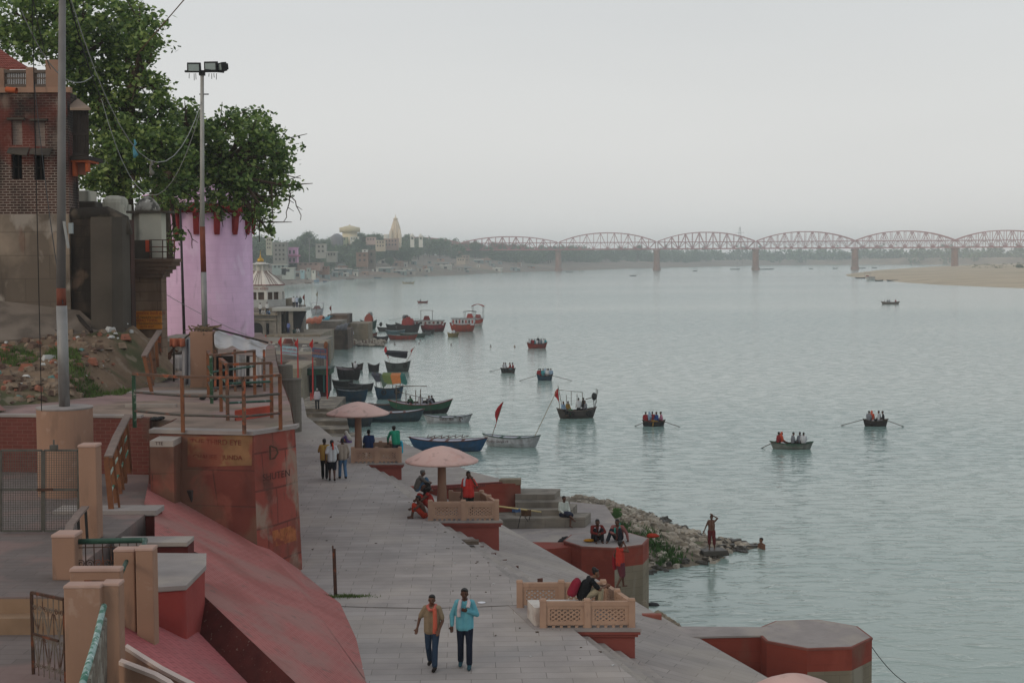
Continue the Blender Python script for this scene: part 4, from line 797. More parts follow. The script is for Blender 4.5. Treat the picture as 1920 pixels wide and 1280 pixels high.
# long stone strips (steps) set into the upper ground
for (u0, v0, u1, v1, h_) in [(236, 717, 335, 724, .16), (235, 731, 392, 737, .04), (234, 757, 330, 762, .1), (290, 704, 335, 711, .12)]:
 a = W(u0, v1, z=9.55); c = W(u1, v1, z=9.55); d = W(u1, v0, z=9.55 + h_); b = MB(); b.prism([(a.x, a.y), (c.x, c.y), (c.x, d.y + .3), (a.x, d.y + .3)], 9.4, 9.53 + h_)
 tag(bevel(b.build('stair_step', m_cap), .02), kind='structure')
# sandals / litter bundle
for (u, v) in [(390, 748), (300, 786)]:
 b = MB(); p = W(u, v, z=9.56)
 for k in range(5): b.blob(p + Vector((random.gauss(0, .13), random.gauss(0, .1), .03)), (.12, .08, .05), 8, jit=.4)
 tag(b.build('rag', m_black, origin=p, smooth=True), 'dark crumpled rag on the upper ground ' + ('beside the railing post' if u > 350 else 'near the bastion edge'), 'rag')
# ================================================================ NEAR WALLS, GATES AND RAILINGS ON THE LEFT
def wpost(name, label, cat, u0, u1, vt, vb, Y, depth, mat=None, cap=True, zb=None, group=None):
 xa, xb = W(u0, (vt + vb) / 2, Y=Y).x, W(u1, (vt + vb) / 2, Y=Y).x; zt = W((u0 + u1) / 2, vt, Y=Y).z; z0 = W((u0 + u1) / 2, vb, Y=Y).z if zb is None else zb
 t = thing(name, label, cat, ((xa + xb) / 2, Y, z0), 0, group)
 b = MB(); b.box(((xa + xb) / 2, Y + depth / 2, (z0 + zt) / 2), (xb - xa, depth, zt - z0)); bevel(b.build('shaft', mat or m_peach, t), .025)
 if cap: b = MB(); b.box(((xa + xb) / 2, Y + depth / 2, zt + .025), (xb - xa + .03, depth + .03, .06), top=(.94, .94)); bevel(b.build('cap', m_peachlt, t), .015)
 return t
wpost('gate_post', 'tall slim peach gate post at the right of the wire mesh gate', 'post', 148, 182, 838, 1012, 31.7, .42)
wpost('gate_post', 'short peach post where the green pipe rail begins', 'post', 97, 141, 1007, 1088, 27.7, .5)
# mesh gate: two leaves
mg = thing('mesh_gate', 'two leaf wire mesh gate in a thin iron frame at the left edge', 'gate', W(80, 998, z=8.0))
Yg = 32.5
for (u0, u1) in ((2, 79), (83, 147)):
 b = MB(); lf = thing('gate_leaf', None, None, (0, 0, 0)); bpy.data.objects.remove(lf)
 for (a, c) in (((u0, 844), (u1, 844)), ((u0, 995), (u1, 995)), ((u0, 844), (u0, 995)), ((u1, 844), (u1, 995)), ((u0, 918), (u1, 918))): b.bar(W(*a, Y=Yg), W(*c, Y=Yg), .045)
 fr_ = b.build('gate_leaf', M('gate_iron_grey', '#55524c', .8, .2, 6, .2, .003), mg)
 b = MB(); k = int((u1 - u0) / 4.4)
 for i in range(1, k): uu = u0 + (u1 - u0) * i / k; b.bar(W(uu, 845, Y=Yg), W(uu, 994, Y=Yg), .009)
 for i in range(1, 34): vv = 845 + 149 * i / 34; b.bar(W(u0, vv, Y=Yg), W(u1, vv, Y=Yg), .009)
 b.build('wire_mesh', MC['gate_iron_grey'], fr_); fr_.children
b = MB(); b.bar(W(70, 918, Y=Yg - .05), W(98, 917, Y=Yg - .05), .05, .06); b.build('bolt', m_iron, mg)
for o_ in list(mg.children): 
 for c_ in o_.children: c_.location = (0, 0, 0)
b = MB(); p = W(101, 838, Y=Yg); b.box(p, (.16, .12, .1)); b.box(p + Vector((0, 0, .1)), (.03, .03, .14)); b.build('latch_plate', MC['gate_iron_grey'], mg)
# twin stub walls (double leaf parapets) in the foreground
nw = thing('parapet_wall', 'stepped peach parapet end holding the rusted scroll gate', 'wall', W(170, 1280, Y=22.6))
def pwall(par, u0, u1, vt, Y, depth, zb, nm='wall_body'):
 xa, xb = W(u0, 1150, Y=Y).x, W(u1, 1150, Y=Y).x; zt = W((u0 + u1) / 2, vt, Y=Y).z
 b = MB(); b.box(((xa + xb) / 2, Y + depth / 2, (zb + zt) / 2), (xb - xa, depth, zt - zb)); bevel(b.build(nm, m_peach, par), .02)
 b = MB(); b.box(((xa + xb) / 2, Y + depth / 2, zt + .02), (xb - xa + .02, depth + .02, .05), top=(.95, .95)); bevel(b.build('edge_cap', m_peachlt, par), .012)
pwall(nw, 120, 189, 1102, 22.8, .3, 6.0); pwall(nw, 190, 224, 1098, 22.95, .32, 6.0)
nw2 = thing('parapet_wall', 'tall peach double post between the pipe rails in front of the red block', 'wall', W(250, 1240, Y=26.0))
pwall(nw2, 215, 254, 1034, 26.0, .3, 6.2); pwall(nw2, 256, 289, 1032, 25.85, .35, 6.0)
nw3 = thing('parapet_wall', 'low peach cross wall behind the scroll gate with an iron door frame under it', 'wall', W(180, 1092, Y=24.6))
xa, xb = W(131, 1080, Y=24.6).x, W(226, 1080, Y=24.6).x; zt = W(180, 1070, Y=24.6).z; zb = W(180, 1092, Y=24.6).z
b = MB(); b.box(((xa + xb) / 2, 24.7, (zt + zb) / 2), (xb - xa, .22, zt - zb)); bevel(b.build('wall_body', m_peach, nw3), .02)
b = MB(); b.box(((xa + xb) / 2, 24.7, zt + .02), (xb - xa + .02, .26, .06), top=(.97, .9)); bevel(b.build('edge_cap', m_peachlt, nw3), .012)
b = MB(); b.bar(W(152, 1088, Y=24.62), W(229, 1092, Y=24.5), .04); b.bar(W(229, 1090, Y=24.5), W(231, 1240, Y=24.5), .05); b.bar(W(153, 1088, Y=24.62), W(153, 1290, Y=24.62), .04); b.bar(W(226, 1092, Y=24.6), W(226, 1240, Y=24.6), .02)
b.build('iron_door_frame', m_iron, nw3)
b = MB(); xz = W(133, 1090, Y=24.72).x; b.box((xz + .05, 24.75, 7.9), (.12, .2, 1.1)); b.build('side_strip', m_peach, nw3)
# curving parapets that run down to the right with pale edges
def slopewall(label, pts, Y0, Y1, th, zb):
 t = thing('sloping_parapet', label, 'wall', W(pts[0][0], pts[0][1], Y=Y0) * 1); n = len(pts)
 P = [W(u, v, Y=Y0 + (Y1 - Y0) * i / (n - 1)) for i, (u, v) in enumerate(pts)]; b = MB(); c = MB()
 for i in range(n - 1):
  a, d = P[i], P[i + 1]; off = Vector((.0, th, 0))
  b.add([a, d, d + off, a + off] + [Vector((q.x, q.y, zb)) for q in (a, d, d + off, a + off)], [(0, 1, 2, 3), (0, 4, 5, 1), (1, 5, 6, 2), (2, 6, 7, 3), (3, 7, 4, 0)])
  u_ = Vector((0, 0, .03)); o_ = Vector((0, -.015, 0)); c.add([a + u_ + o_, d + u_ + o_, d + off + u_, a + off + u_, a + o_ - u_, d + o_ - u_, d + off - u_, a + off - u_], [(0, 1, 2, 3), (0, 4, 5, 1), (2, 6, 7, 3), (1, 5, 6, 2), (3, 7, 4, 0)])
 b.build('wall_body', m_peach, t); c.build('edge_cap', M('pale_edge', '#c6b3a9', .8, .05, 2, .1), t)
slopewall('upper of two descending peach parapets with pale edges, bottom left', [(234, 1214), (262, 1232), (300, 1256), (350, 1282), (420, 1320)], 24.2, 21.5, .16, 5.8)
slopewall('lower of two descending peach parapets with pale edges, bottom left', [(223, 1242), (262, 1257), (290, 1268), (316, 1283), (360, 1330)], 22.7, 20.5, .16, 5.8)
# green pipe rail with scroll grille
gr = thing('pipe_railing', 'dark green pipe rail with a scrollwork wire grille behind the short post', 'railing', W(200, 1060, Y=27.9))
b = MB(); a, c = W(142, 1015, Y=27.95), W(273, 1012, Y=27.95); b.tube([a, c, W(266, 1034, Y=26.2)], .055, 10); b.build('top_pipe', m_pipe, gr, smooth=True)
b = MB(); zbot = W(180, 1063, Y=27.95).z
for k in range(9): uu = 144 + 128 * k / 8; p = W(uu, 1015, Y=27.95); b.bar(p, (p.x, p.y, zbot), .018)
b.bar((a.x, a.y, a.z - .12), (c.x, c.y, c.z - .12), .018); b.bar((a.x, a.y, zbot), (c.x, c.y, zbot), .018)
def spiral(b, c, r, sgn=1, w_=.014, turns=1.4, n=16, ax=Vector((1, 0, 0))):
 pts = []
 for i in range(n):
  t = i / (n - 1); ang = t * turns * 2 * math.pi; rr = r * (1 - .75 * t); pts.append(c + ax * (math.cos(ang) * rr * sgn) + Vector((0, 0, math.sin(ang) * rr)))
 b.tube(pts, w_ / 2 + .002, 5)
for k in range(8):
 p = W(152 + 128 * k / 8, 1056, Y=27.93); spiral(b, p, .085, 1 if k % 2 else -1)
b.build('scroll_grille', m_iron, gr)
b = MB(); b.tube([W(228, 1072, Y=25.0), W(237, 1052, Y=25.9)], .04, 10); tag(b.build('hand_rail', m_pipe, origin=W(228, 1072, Y=25), smooth=True), 'short green pipe stub between the cross wall and the double post', 'rail')
# foreground slanting pipe and plank
hr = thing('hand_rail', 'chipped pale green pipe handrail slanting down in the near corner', 'rail', W(190, 1150, Y=22.6))
b = MB(); b.tube([W(195, 1136, Y=22.7), W(191, 1150, Y=22.4), W(178, 1205, Y=21.0), W(152, 1290, Y=19.0)], .05, 12); b.build('pipe', M('pale_chipped_pipe', '#8aa39d', .5, .15, 9, .2, .003, stains=[('#3c6d5a', 7, .5, .56, (1, 1, 1), .9), ('#d5dad6', 9, .6, .66)]), hr, smooth=True)
b = MB(); q = [W(191, 1156, Y=22.4), W(196, 1160, Y=22.35), W(196, 1290, Y=22.35), W(160, 1292, Y=19.3)]; b.add(q + [p + Vector((.03, .04, 0)) for p in q], [(0, 3, 2, 1), (4, 5, 6, 7), (0, 1, 5, 4), (1, 2, 6, 5), (3, 0, 4, 7)]); b.build('rusted_sheet', M('pitted_sheet', '#6d6459', .9, .2, 4, .3, .004, stains=[('#3d2e26', 12, .58, .63), ('#8d8a80', 3, .5, .6)]), hr)
# ornate gate
og = thing('scroll_gate', 'rusty scrollwork iron gate standing open beside the near peach wall', 'gate', W(90, 1272, Y=23.3))
G0, G1 = W(59, 1110, Y=23.4), W(120, 1114, Y=22.9); gh = G0.z - W(59, 1268, Y=23.4).z; ax = (G1 - G0); ax.z = 0; gw = ax.length; ax.normalize()
def gp_(s_, z): return Vector((G0.x, G0.y, 0)) + ax * (s_ * gw) + Vector((0, 0, G0.z - gh + z * gh))
b = MB()
for a, c in (((0, 0), (0, 1)), ((1, 0), (1, 1)), ((0, 0), (1, 0)), ((0, 1), (1, 1))): b.bar(gp_(*a), gp_(*c), .045)
b.bar(gp_(-.02, .515), gp_(.8, .5), .035); b.build('gate_frame', m_iron, og)
b = MB()
for k in range(1, 6): b.bar(gp_(k / 6, 0), gp_(k / 6, 1), .014)
for z0, z1 in ((.53, .8), (.13, .48)):
 for k in range(3): b.bar(gp_(k / 3 + .03, z1), gp_(k / 3 + .16, z0), .016); b.bar(gp_(k / 3 + .30, z1), gp_(k / 3 + .16, z0), .016)
for zr in (.83, .47, .14):
 for k in range(6): spiral(b, gp_((k + .5) / 6, zr), .05, 1 if k % 2 else -1, .012, ax=ax)
b.build('scrollwork', M('gate_scroll', '#6d6258', .8, .2, 6, .2, .003, stains=[('#4f3428', 5, .5, .6)]), og)
# curved plank rail near the mesh gate
cr_ = thing('plank_rail', 'short curved grey plank handrail on black bars beside the slim post', 'rail', W(140, 1005, Y=29.5))
b = MB(); P = [W(127, 1003, Y=28.6), W(131, 985, Y=29.2), W(146, 965, Y=30.4), W(160, 950, Y=31.5)]
for i in range(3): b.bar(P[i], P[i + 1], .16, .05)
b.build('plank', m_railgrey, cr_)
for p in P[1:]: b = MB(); b.bar(p, (p.x + .03, p.y, 8.0), .05); b.build('bar', m_black, cr_)
# tilted orange / green ladder-like handrail
th_ = thing('stair_railing', 'tilted orange and green steel railing with a brown cap, climbing to the upper ground', 'railing', W(215, 965, z=8.1))
top = [W(203, 856, Y=35.2), W(219, 818, Y=37.4), W(240, 778, Y=40.4)]; zb_ = [8.0, 8.05, 8.2]
b = MB(); b.bar(top[0], top[1], .2, .06); b.bar(top[1], top[2], .2, .06); b.build('cap_plank', m_railgrey, th_)
nP = 5
for k in range(nP):
 t = k / (nP - 1); a = top[0].lerp(top[1], t * 2) if t < .5 else top[1].lerp(top[2], t * 2 - 1)
 bot = Vector((a.x + .05 + .1 * (1 - t), a.y + .0, 7.35 if k == 0 else 8.0 + .2 * t)); b = MB(); b.bar(a + Vector((-.05, 0, 0)), bot + Vector((-.05, 0, 0)), .13, .05); b.build('upright', m_railorange, th_)
 if k < nP - 1: b = MB(); b.bar(a + Vector((.08, .16, 0)), bot + Vector((.08, .2, .3)), .05, .04); b.build('upright', m_railorange, th_)
for f in (.36, .68):
 b = MB(); q = [top[0].lerp(top[1], .0) + Vector((0, 0, -1.2 * f * 1.2)), top[2] + Vector((0, 0, -1.2 * f * 1.2))]; b.tube(q, .028, 6); b.build('cross_rail', M('chipped_rail', '#8f9c90', .6, .15, 8, .1, .003, stains=[('#2f6d55', 3, .5, .55)]), th_)
# railings on the upper landing
def railing(name_label, pts, h, posts=None, bars=(1, .66, .31), z0=9.55, mt=None):
 t = thing('railing', name_label, 'railing', (pts[0][0], pts[0][1], z0)); mt = mt or {}
 P = [Vector((p[0], p[1], (p[2] if len(p) > 2 else z0))) for p in pts]
 for i, p in enumerate(P): 
  b = MB(); b.bar(p, p + Vector((0, 0, h)), .095, .08); b.build('post', [m_railorange, m_railgreen, m_railorange, m_railbrown][(i + (posts or 0)) % 4], t)
 for j, f in enumerate(bars):
  b = MB()
  for i in range(len(P) - 1):
   a, c = P[i] + Vector((0, 0, h * f)), P[i + 1] + Vector((0, 0, h * f))
   if j == 0: b.bar(a, c, .12, .07)
   else: b.tube([a, c], .036, 8)
  b.build('top_rail' if j == 0 else 'cross_rail', (m_railbrown, mt.get(1, M('dark_pipe', '#4b4640', .6, .2, 6, .2, .003, stains=[('#6b4436', 4, .55, .62)])), mt.get(2, MC['dark_pipe'] if 'dark_pipe' in MC else m_iron))[j], t)
 return t
RA = [W(232, 776, z=9.55), W(343, 805, z=9.55), W(458, 803, z=9.55), W(526, 799, z=9.55)]
f0 = Vector((W(236, 790, Y=39.0).x, 39.0)); 
railing('front brown railing of the upper landing, facing over the painted bastion', [(f0.x, 39.9), (W(343, 800, Y=38.75).x, 38.75), (W(458, 800, Y=38.3).x, 38.3), (W(524, 800, Y=39.0).x, 39.2)], 1.5, 1)
p_a = W(524, 800, Y=39.2); q1 = W(510, 795, Y=42.2); q2 = W(430, 770, Y=43.6); q3 = W(417, 765, Y=45.2)
railing('bent brown and green railing behind the front one, stepping back to the stall', [(q1.x, 42.2), (W(427, 780, Y=41.6).x, 41.6), (W(415, 770, Y=44.0).x, 44.0)], 1.62, 2, mt={1: m_pipe, 2: m_pipe})
railing('far brown railing beside the cloth covered stall', [(W(478, 740, Y=49).x, 49), (W(397, 745, Y=46.5).x, 46.5), (W(391, 735, Y=49.0).x, 49.0)], 1.55, 0, mt={1: m_pipe})
sr = thing('stair_railing', 'slanting brown board handrail leading up towards the orange sign', 'railing', W(284, 712, z=9.55))
P = [W(270, 668, Y=50.6), W(281, 648, Y=53.0), W(299, 620, Y=56.5)]; b = MB(); b.bar(P[0], P[1], .2, .07); b.bar(P[1], P[2], .2, .07); b.build('cap_plank', m_railgrey, sr)
for k in range(6):
 t = k / 5; a = P[0].lerp(P[1], t * 2) if t < .5 else P[1].lerp(P[2], t * 2 - 1); b = MB(); b.bar(a, (a.x + .25 - .25 * t, a.y, 9.55 + .7 * t), .12, .06); b.build('upright', m_railbrown if k % 2 else m_railorange, sr)
# stall under the white cloth
stl = thing('cloth_stall', 'makeshift stall under a sagging white cloth beside the lamp pillar', 'stall', W(440, 720, z=9.55))
Ys = 52.5
A_ = [W(400, 618, Y=Ys), W(432, 626, Y=Ys), W(466, 634, Y=Ys), W(498, 645, Y=Ys)]; B_ = [W(402, 652, Y=Ys - 1.6), W(436, 648, Y=Ys - 1.6), W(470, 657, Y=Ys - 1.6), W(499, 674, Y=Ys - 1.6)]; C_ = [p + Vector((0, 1.8, -.15)) for p in A_]
b = MB(); rows = []
for r_, w1 in ((C_, 0), (A_, 0), (None, 0), (B_, 0)):
 rows.append(r_)
rows[2] = [A_[i].lerp(B_[i], .55) + Vector((0, 0, -.12 * (1 if i in (1, 2) else 0))) for i in range(4)]
fine = []
for r_ in rows:
 rr = []
 for i in range(3):
  for k in range(6): t = k / 6; rr.append(r_[i].lerp(r_[i + 1], t) + Vector((0, 0, -.1 * math.sin(t * math.pi) + .015 * math.sin(k * 2.4 + i))))
 rr.append(r_[3]); fine.append(rr)
b.loft(fine, cap=False, closed=False); cl_ = b.build('cloth_roof', M('white_cloth', '#a9a6a6', .9, .06, 3, .3, .01, stains=[('#8b8680', 1.5, .55, .66)]), stl, smooth=True)
so = cl_.modifiers.new('s', 'SOLIDIFY'); so.thickness = .015; sb = cl_.modifiers.new('d', 'SUBSURF'); sb.levels = sb.render_levels = 1
for (u, v) in ((404, 722), (496, 722), (441, 718)):
 b = MB(); p = W(u, v, Y=Ys - 1.5); zt_ = W(u, 655, Y=Ys - 1.5).z; b.bar((p.x, p.y, 9.5), (p.x, p.y, zt_), .08); b.build('stall_post', m_railbrown, stl)
b = MB(); b.bar(A_[0] + Vector((0, 0, .05)), A_[3] + Vector((.1, 0, .05)), .06); b.build('ridge_pole', m_wood, stl)
b = MB(); p = W(445, 690, Y=Ys + .2); b.box((p.x, Ys + .3, 10.1), (1.75, .06, 1.15)); b.box((p.x - .85, Ys - .4, 10.1), (.05, 1.2, 1.15)); b.build('interior_shade', M('stall_shade_dark', '#2a2626', .95, .25, 3, .3), stl)  # dark sheets standing in for the shade inside the stall
def curtain(par, u0, u1, v0, v1, Y, mat, nm='hanging_cloth', n=14, amp=.05):
 b = MB(); rows = []
 for j in range(5):
  r_ = []
  for i in range(n + 1): uu = u0 + (u1 - u0) * i / n; vv = v0 + (v1 - v0) * j / 4; r_.append(W(uu, vv, Y=Y) + Vector((0, amp * math.sin(i * 1.7) * (.4 + j * .2), 0)))
  rows.append(r_)
 b.loft(rows, cap=False, closed=False); o = b.build(nm, mat, par, smooth=True); s_ = o.modifiers.new('s', 'SOLIDIFY'); s_.thickness = .01; return o
curtain(stl, 437, 462, 665, 716, Ys - 1.3, MC['white_cloth']); curtain(stl, 468, 498, 668, 722, Ys - 1.4, MC['white_cloth'])
lc = thing('cloth_screen', 'striped pale cloth hung between stick and pillar, orange rag on top', 'cloth', W(348, 720, z=9.55))
curtain(lc, 341, 356, 632, 722, 50.9, M('striped_cloth', '#8f8c8c', .9, .1, 3, .2), n=8); 
c_ = curtain(lc, 350, 354, 636, 720, 50.8, paint('#3a3a42'), 'dark_stripe', n=3)
curtain(lc, 318, 346, 634, 650, 50.7, paint('#8f4e36'), 'orange_rag', n=8, amp=.12)
b = MB(); a = W(326, 715, z=9.55); b.bar(a, W(326, 650, Y=a.y), .06); b.bar(W(326, 652, Y=50.8), W(356, 626, Y=50.8), .05); b.build('stick', m_wood, lc)
curtain(lc, 328, 346, 665, 695, 52.5, MC['striped_cloth'], 'low_cloth', n=6)
# curved grey tower at the end of the landing
gtw = thing('river_tower', 'round grey stone tower beyond the upper landing, left of the flagged poles', 'tower', W(540, 790, z=5.5))
p = W(540, 690, Y=72); b = MB(); rr = (W(562, 740, Y=72).x - W(512, 740, Y=72).x) / 2; zt_ = W(540, 712, Y=72).z; zt2 = W(540, 688, Y=72).z; cxx = W(536, 740, Y=72).x
b.lathe((cxx, 72 + rr, 0), [(rr * 1.02, 2), (rr, zt_ - .1), (rr * 1.05, zt_ - .08), (rr * 1.05, zt_)], 24); b.build('tower_wall', M('concrete_tower', '#6b655c', .93, .1, .9, .4, .01, stains=[('#524c45', .9, .52, .64, (1, 1, .25), .6)], brick=(.5, .22, .006, '#5a544c', 'xz', 0, .05)), gtw)
b = MB(); b.lathe((cxx - .35, 72 + rr + .5, 0), [(rr * .8, zt_), (rr * .8, zt2), (rr * .7, zt2 + .03)], 24); b.build('upper_drum', MC['concrete_tower'], gtw)
# wires
def wire(pts, r_, label, mat, sag=None, u=None, name='cable'):
 b = MB(); b.tube(pts, r_, 5, cap=False); return tag(b.build(name, mat, origin=pts[0]), label, 'cable')
def cat_(a, c, sag, n=14): return [a.lerp(c, i / n) + Vector((0, 0, -4 * sag * (i / n) * (1 - i / n))) for i in range(n + 1)]
m_wire = M('black_wire', '#1c1b1b', .7, .1, 2, 0); m_wireg = M('grey_wire', '#8a8a88', .6, .1, 2, 0)
wire(cat_(W(378, 190, Y=ym), W(130, -10, Y=38), 3.2), .014, 'grey cable sagging from the floodlight mast to the tall pole, upper one', m_wireg)
wire(cat_(W(378, 200, Y=ym), W(190, 185, Y=60), 3.6), .014, 'grey cable sagging from the mast into the tree, lower one', m_wireg)
wire(cat_(W(130, 0, Y=38), W(205, 205, Y=62), .5), .02, 'thick black cable running down from the tall pole into the tree', m_wire)
wire(cat_(W(60, -10, Y=30), W(95, 130, Y=55), .2), .012, 'thin black wire crossing before the roof balustrade', m_wire)
wire(cat_(W(60, -10, Y=34), W(78, 770, Y=37.0), .05), .012, 'thin vertical black wire left of the tall pole', m_wire)
wire(cat_(W(118, 570, Y=37.6), W(64, 150, Y=55.5), .6), .014, 'thin black wire from the tall pole to the brick house', m_wire)
wire(cat_(W(40, 20, Y=50), W(175, 142, Y=58), 1.1), .02, 'pale wire sagging past the roof posts', m_wireg)
wire(cat_(W(352, -8, Y=45), W(255, 105, Y=66), .0), .02, 'taut ochre cord rising from the tree to the top of the view', paint('#6d4f35'))
wire(cat_(W(305, 548, Y=62), W(560, 660, Y=78), .3), .012, 'thin wire crossing before the pink tower', m_wireg)
# ================================================================ TREES
def leaf_mat(name, c1, c2, c3_, trans=.25):
 m = bpy.data.materials.new(name); m.use_nodes = True; t = m.node_tree; N = t.nodes.new; K = t.links.new
 b = t.nodes['Principled BSDF']; b.inputs['Roughness'].default_value = .45; b.inputs['Specular IOR Level'].default_value = .35
 g = N('ShaderNodeNewGeometry'); r = N('ShaderNodeValToRGB'); K(g.outputs['Random Per Island'], r.inputs[0]); e = r.color_ramp
 e.elements[0].color = (*c3(c1), 1); e.elements[1].color = (*c3(c3_), 1); k = e.elements.new(.5); k.color = (*c3(c2), 1)
 K(r.outputs[0], b.inputs['Base Color']); tr = N('ShaderNodeBsdfTranslucent'); mx = N('ShaderNodeMixShader'); mx.inputs[0].default_value = trans
 K(r.outputs[0], tr.inputs[0]); K(b.outputs[0], mx.inputs[1]); K(tr.outputs[0], mx.inputs[2]); K(mx.outputs[0], t.nodes['Material Output'].inputs[0]); return m
def leaf_cloud(name, centers, radii, per, sub_r, size, mat, parent=None, flat=.35, rg=None, hang=0):
 """crown of many small folded leaves gathered in clumps; centers/radii describe the boughs"""
 rg = rg or rng; C_ = []
 for c, r in zip(centers, radii):
  n = max(3, int(per * r * r)); d = rg.normal(size=(n, 3)); d /= np.linalg.norm(d, axis=1)[:, None]
  rad = r * (.45 + .6 * rg.random(n)); C_.append(np.array(c) + d * rad[:, None] * np.array([1, 1, .8]))
 C_ = np.concatenate(C_); nl = int(LEAVES_PER); n = len(C_) * nl
 sr = sub_r * (.6 + .8 * rg.random(len(C_)))
 p = np.repeat(C_, nl, 0) + rg.normal(size=(n, 3)) * np.repeat(sr, nl)[:, None] * np.array([.55, .55, flat])
 p[:, 2] -= hang * rg.random(n)
 a = rg.normal(size=(n, 3)); a[:, 2] *= .6; a /= np.linalg.norm(a, axis=1)[:, None]
 b = rg.normal(size=(n, 3)); b -= a * (a * b).sum(1)[:, None]; b /= np.linalg.norm(b, axis=1)[:, None]
 s = size * (.6 + .8 * rg.random(n))[:, None]
 v = np.stack([p - a * s * .6, p + b * s * .42, p + a * s * .7, p - b * s * .42], 1).reshape(-1, 3)
 o0 = np.array(wloc(parent)) if parent is not None else np.zeros(3); v = v - o0
 me = bpy.data.meshes.new(name); me.vertices.add(len(v)); me.vertices.foreach_set('co', v.ravel().astype(np.float32))
 me.loops.add(n * 4); me.loops.foreach_set('vertex_index', np.arange(n * 4, dtype=np.int32)); me.polygons.add(n)
 me.polygons.foreach_set('loop_start', np.arange(0, n * 4, 4, dtype=np.int32)); me.polygons.foreach_set('loop_total', np.full(n, 4, dtype=np.int32))
 me.materials.append(mat); me.update(); me.validate()
 return link(name, me, parent)
m_leaf = leaf_mat('peepal_leaf', '#3a4f29', '#64803f', '#9cad62', .3)
def big_tree(label, base, boughs, Y, per, roots, rg, lo=.8, size=.185):
 global LEAVES_PER
 t = thing('tree', label, 'tree', base, 0); cs, rs = [], []
 for u, v, r in boughs:
  c = W(u, v, Y=Y + rg.uniform(-2.2, 2.2)); cs.append(tuple(c)); rs.append(r * Y / F)
 LEAVES_PER = 27
 leaf_cloud('crown', cs, rs, per, .42, size, m_leaf, t, rg=rg)
 b = MB(); B0 = Vector(base)
 fork = [B0 + Vector((0, 0, 3.0)), B0 + Vector((1.2, 0, 4.4)), B0 + Vector((-1.4, .3, 5.0))]
 b.tube([B0 + Vector((0, 0, -1)), B0 + Vector((0, 0, 1)), fork[0]], [.75, .62, .5], 12)
 for r_ in roots: q = W(*r_[:2], Y=Y + r_[2]); fork.append(q); b.tube([fork[0], fork[0].lerp(q, .5) + Vector((0, 0, .5)), q], [.42, .34, .24], 10)
 for c in cs:
  c = Vector(c); f = min(fork, key=lambda q: (q - c).length); mid = f.lerp(c, .5) + Vector((rg.uniform(-.3, .3), rg.uniform(-.3, .3), rg.uniform(-.2, .35)))
  b.tube([f, mid, c], [.17, .1, .04], 6)
  for k in range(3):
   e = c + Vector(rg.normal(size=3) * .6); b.tube([mid.lerp(c, .5 + .15 * k), e], [.045, .015], 4)
 b.build('trunk', m_trunk, t, smooth=True)
 return t
rg1 = np.random.default_rng(11)
L1 = [(30, 25, 60), (95, 15, 55), (10, 80, 42), (70, 75, 40), (160, 25, 60), (215, 45, 60), (262, 28, 34), (270, 72, 36), (180, 95, 58), (235, 112, 46), (285, 90, 24), (150, 140, 50), (205, 165, 55), (255, 150, 30), (290, 168, 32), (308, 190, 20), (165, 200, 40),
      (245, 205, 45), (290, 215, 34), (200, 240, 50), (180, 290, 40), (250, 262, 50), (300, 255, 36), (225, 320, 44), (190, 345, 34), (285, 315, 44), (330, 300, 34), (165, 335, 24), (330, 350, 34), (270, 365, 30), (215, 375, 24), (305, 280, 40), (228, 285, 45), (130, 60, 40), (120, 100, 36)]
big_tree('huge peepal tree with dense dark crown behind the brick house, left of the mast', W(228, 430, Y=69.5), [(a, c, r * 1.12) for a, c, r in L1], 67, 20, [(240, 300, 0), (190, 190, 0), (150, 110, 1), (255, 140, -1)], rg1)
rg2 = np.random.default_rng(5)
L2 = [(345, 225, 28), (338, 245, 32), (345, 305, 34), (350, 205, 22), (322, 275, 30), (372, 245, 34), (350, 262, 36), (410, 250, 36), (432, 222, 22), (455, 232, 30), (488, 222, 18), (478, 255, 38), (515, 255, 24), (532, 285, 24), (500, 295, 42), (455, 290, 42), (410, 300, 42), (365, 305, 38), (530, 330, 26), (546, 350, 14), (500, 340, 34), (450, 335, 36),
      (400, 345, 34), (350, 345, 28), (522, 368, 14), (480, 372, 26), (430, 372, 26), (380, 378, 22), (330, 385, 20), (498, 400, 16), (470, 402, 16), (500, 428, 9), (485, 415, 10), (412, 400, 11), (505, 385, 13), (330, 432, 13), (316, 455, 9)]
big_tree('spreading leafy tree whose crown hangs in front of the pink tower', W(300, 470, Y=75), [(a, c, r * 1.08) for a, c, r in L2], 72, 22, [(330, 330, 0), (420, 310, 0), (370, 260, 0)], rg2, size=.19)
# bare hanging twigs at the crown's right tip
tw_ = thing('hanging_twigs', 'bare drooping twigs hanging below the spreading crown', 'twigs', W(540, 350, Y=72))
for (u, v, n, dx) in [(540, 350, 7, 1.5), (545, 362, 6, -.5), (500, 330, 5, 1), (352, 430, 4, 2), (472, 395, 5, .6)]:
 pts = [W(u, v, Y=72)]; b = MB()
 for k in range(n): u += dx + random.gauss(0, 3); v += 9; pts.append(W(u, v, Y=72))
 b.tube(pts, [.035 - .02 * i / len(pts) for i in range(len(pts))], 5); q = pts[len(pts) // 2]; b.tube([q, q + Vector((.3, 0, -.2))], [.02, .01], 4); b.build('twig', m_trunk, tw_)
for (u, v, h_, cl_, lb) in [(252, 262, .8, '#4f8a9a', 'blue rag caught in the big tree'), (283, 300, .7, '#77736a', 'pale grey rag hanging in the big tree near the mast')]:
 b = MB(); p = W(u, v, Y=63.5); pts = [p + Vector((.05 * math.sin(k * 2), 0, -h_ * k / 5)) for k in range(6)]; b.tube(pts, [.03, .06, .04, .07, .12, .04], 6); tag(b.build('rag', paint(cl_), origin=p, smooth=True), lb, 'rag')
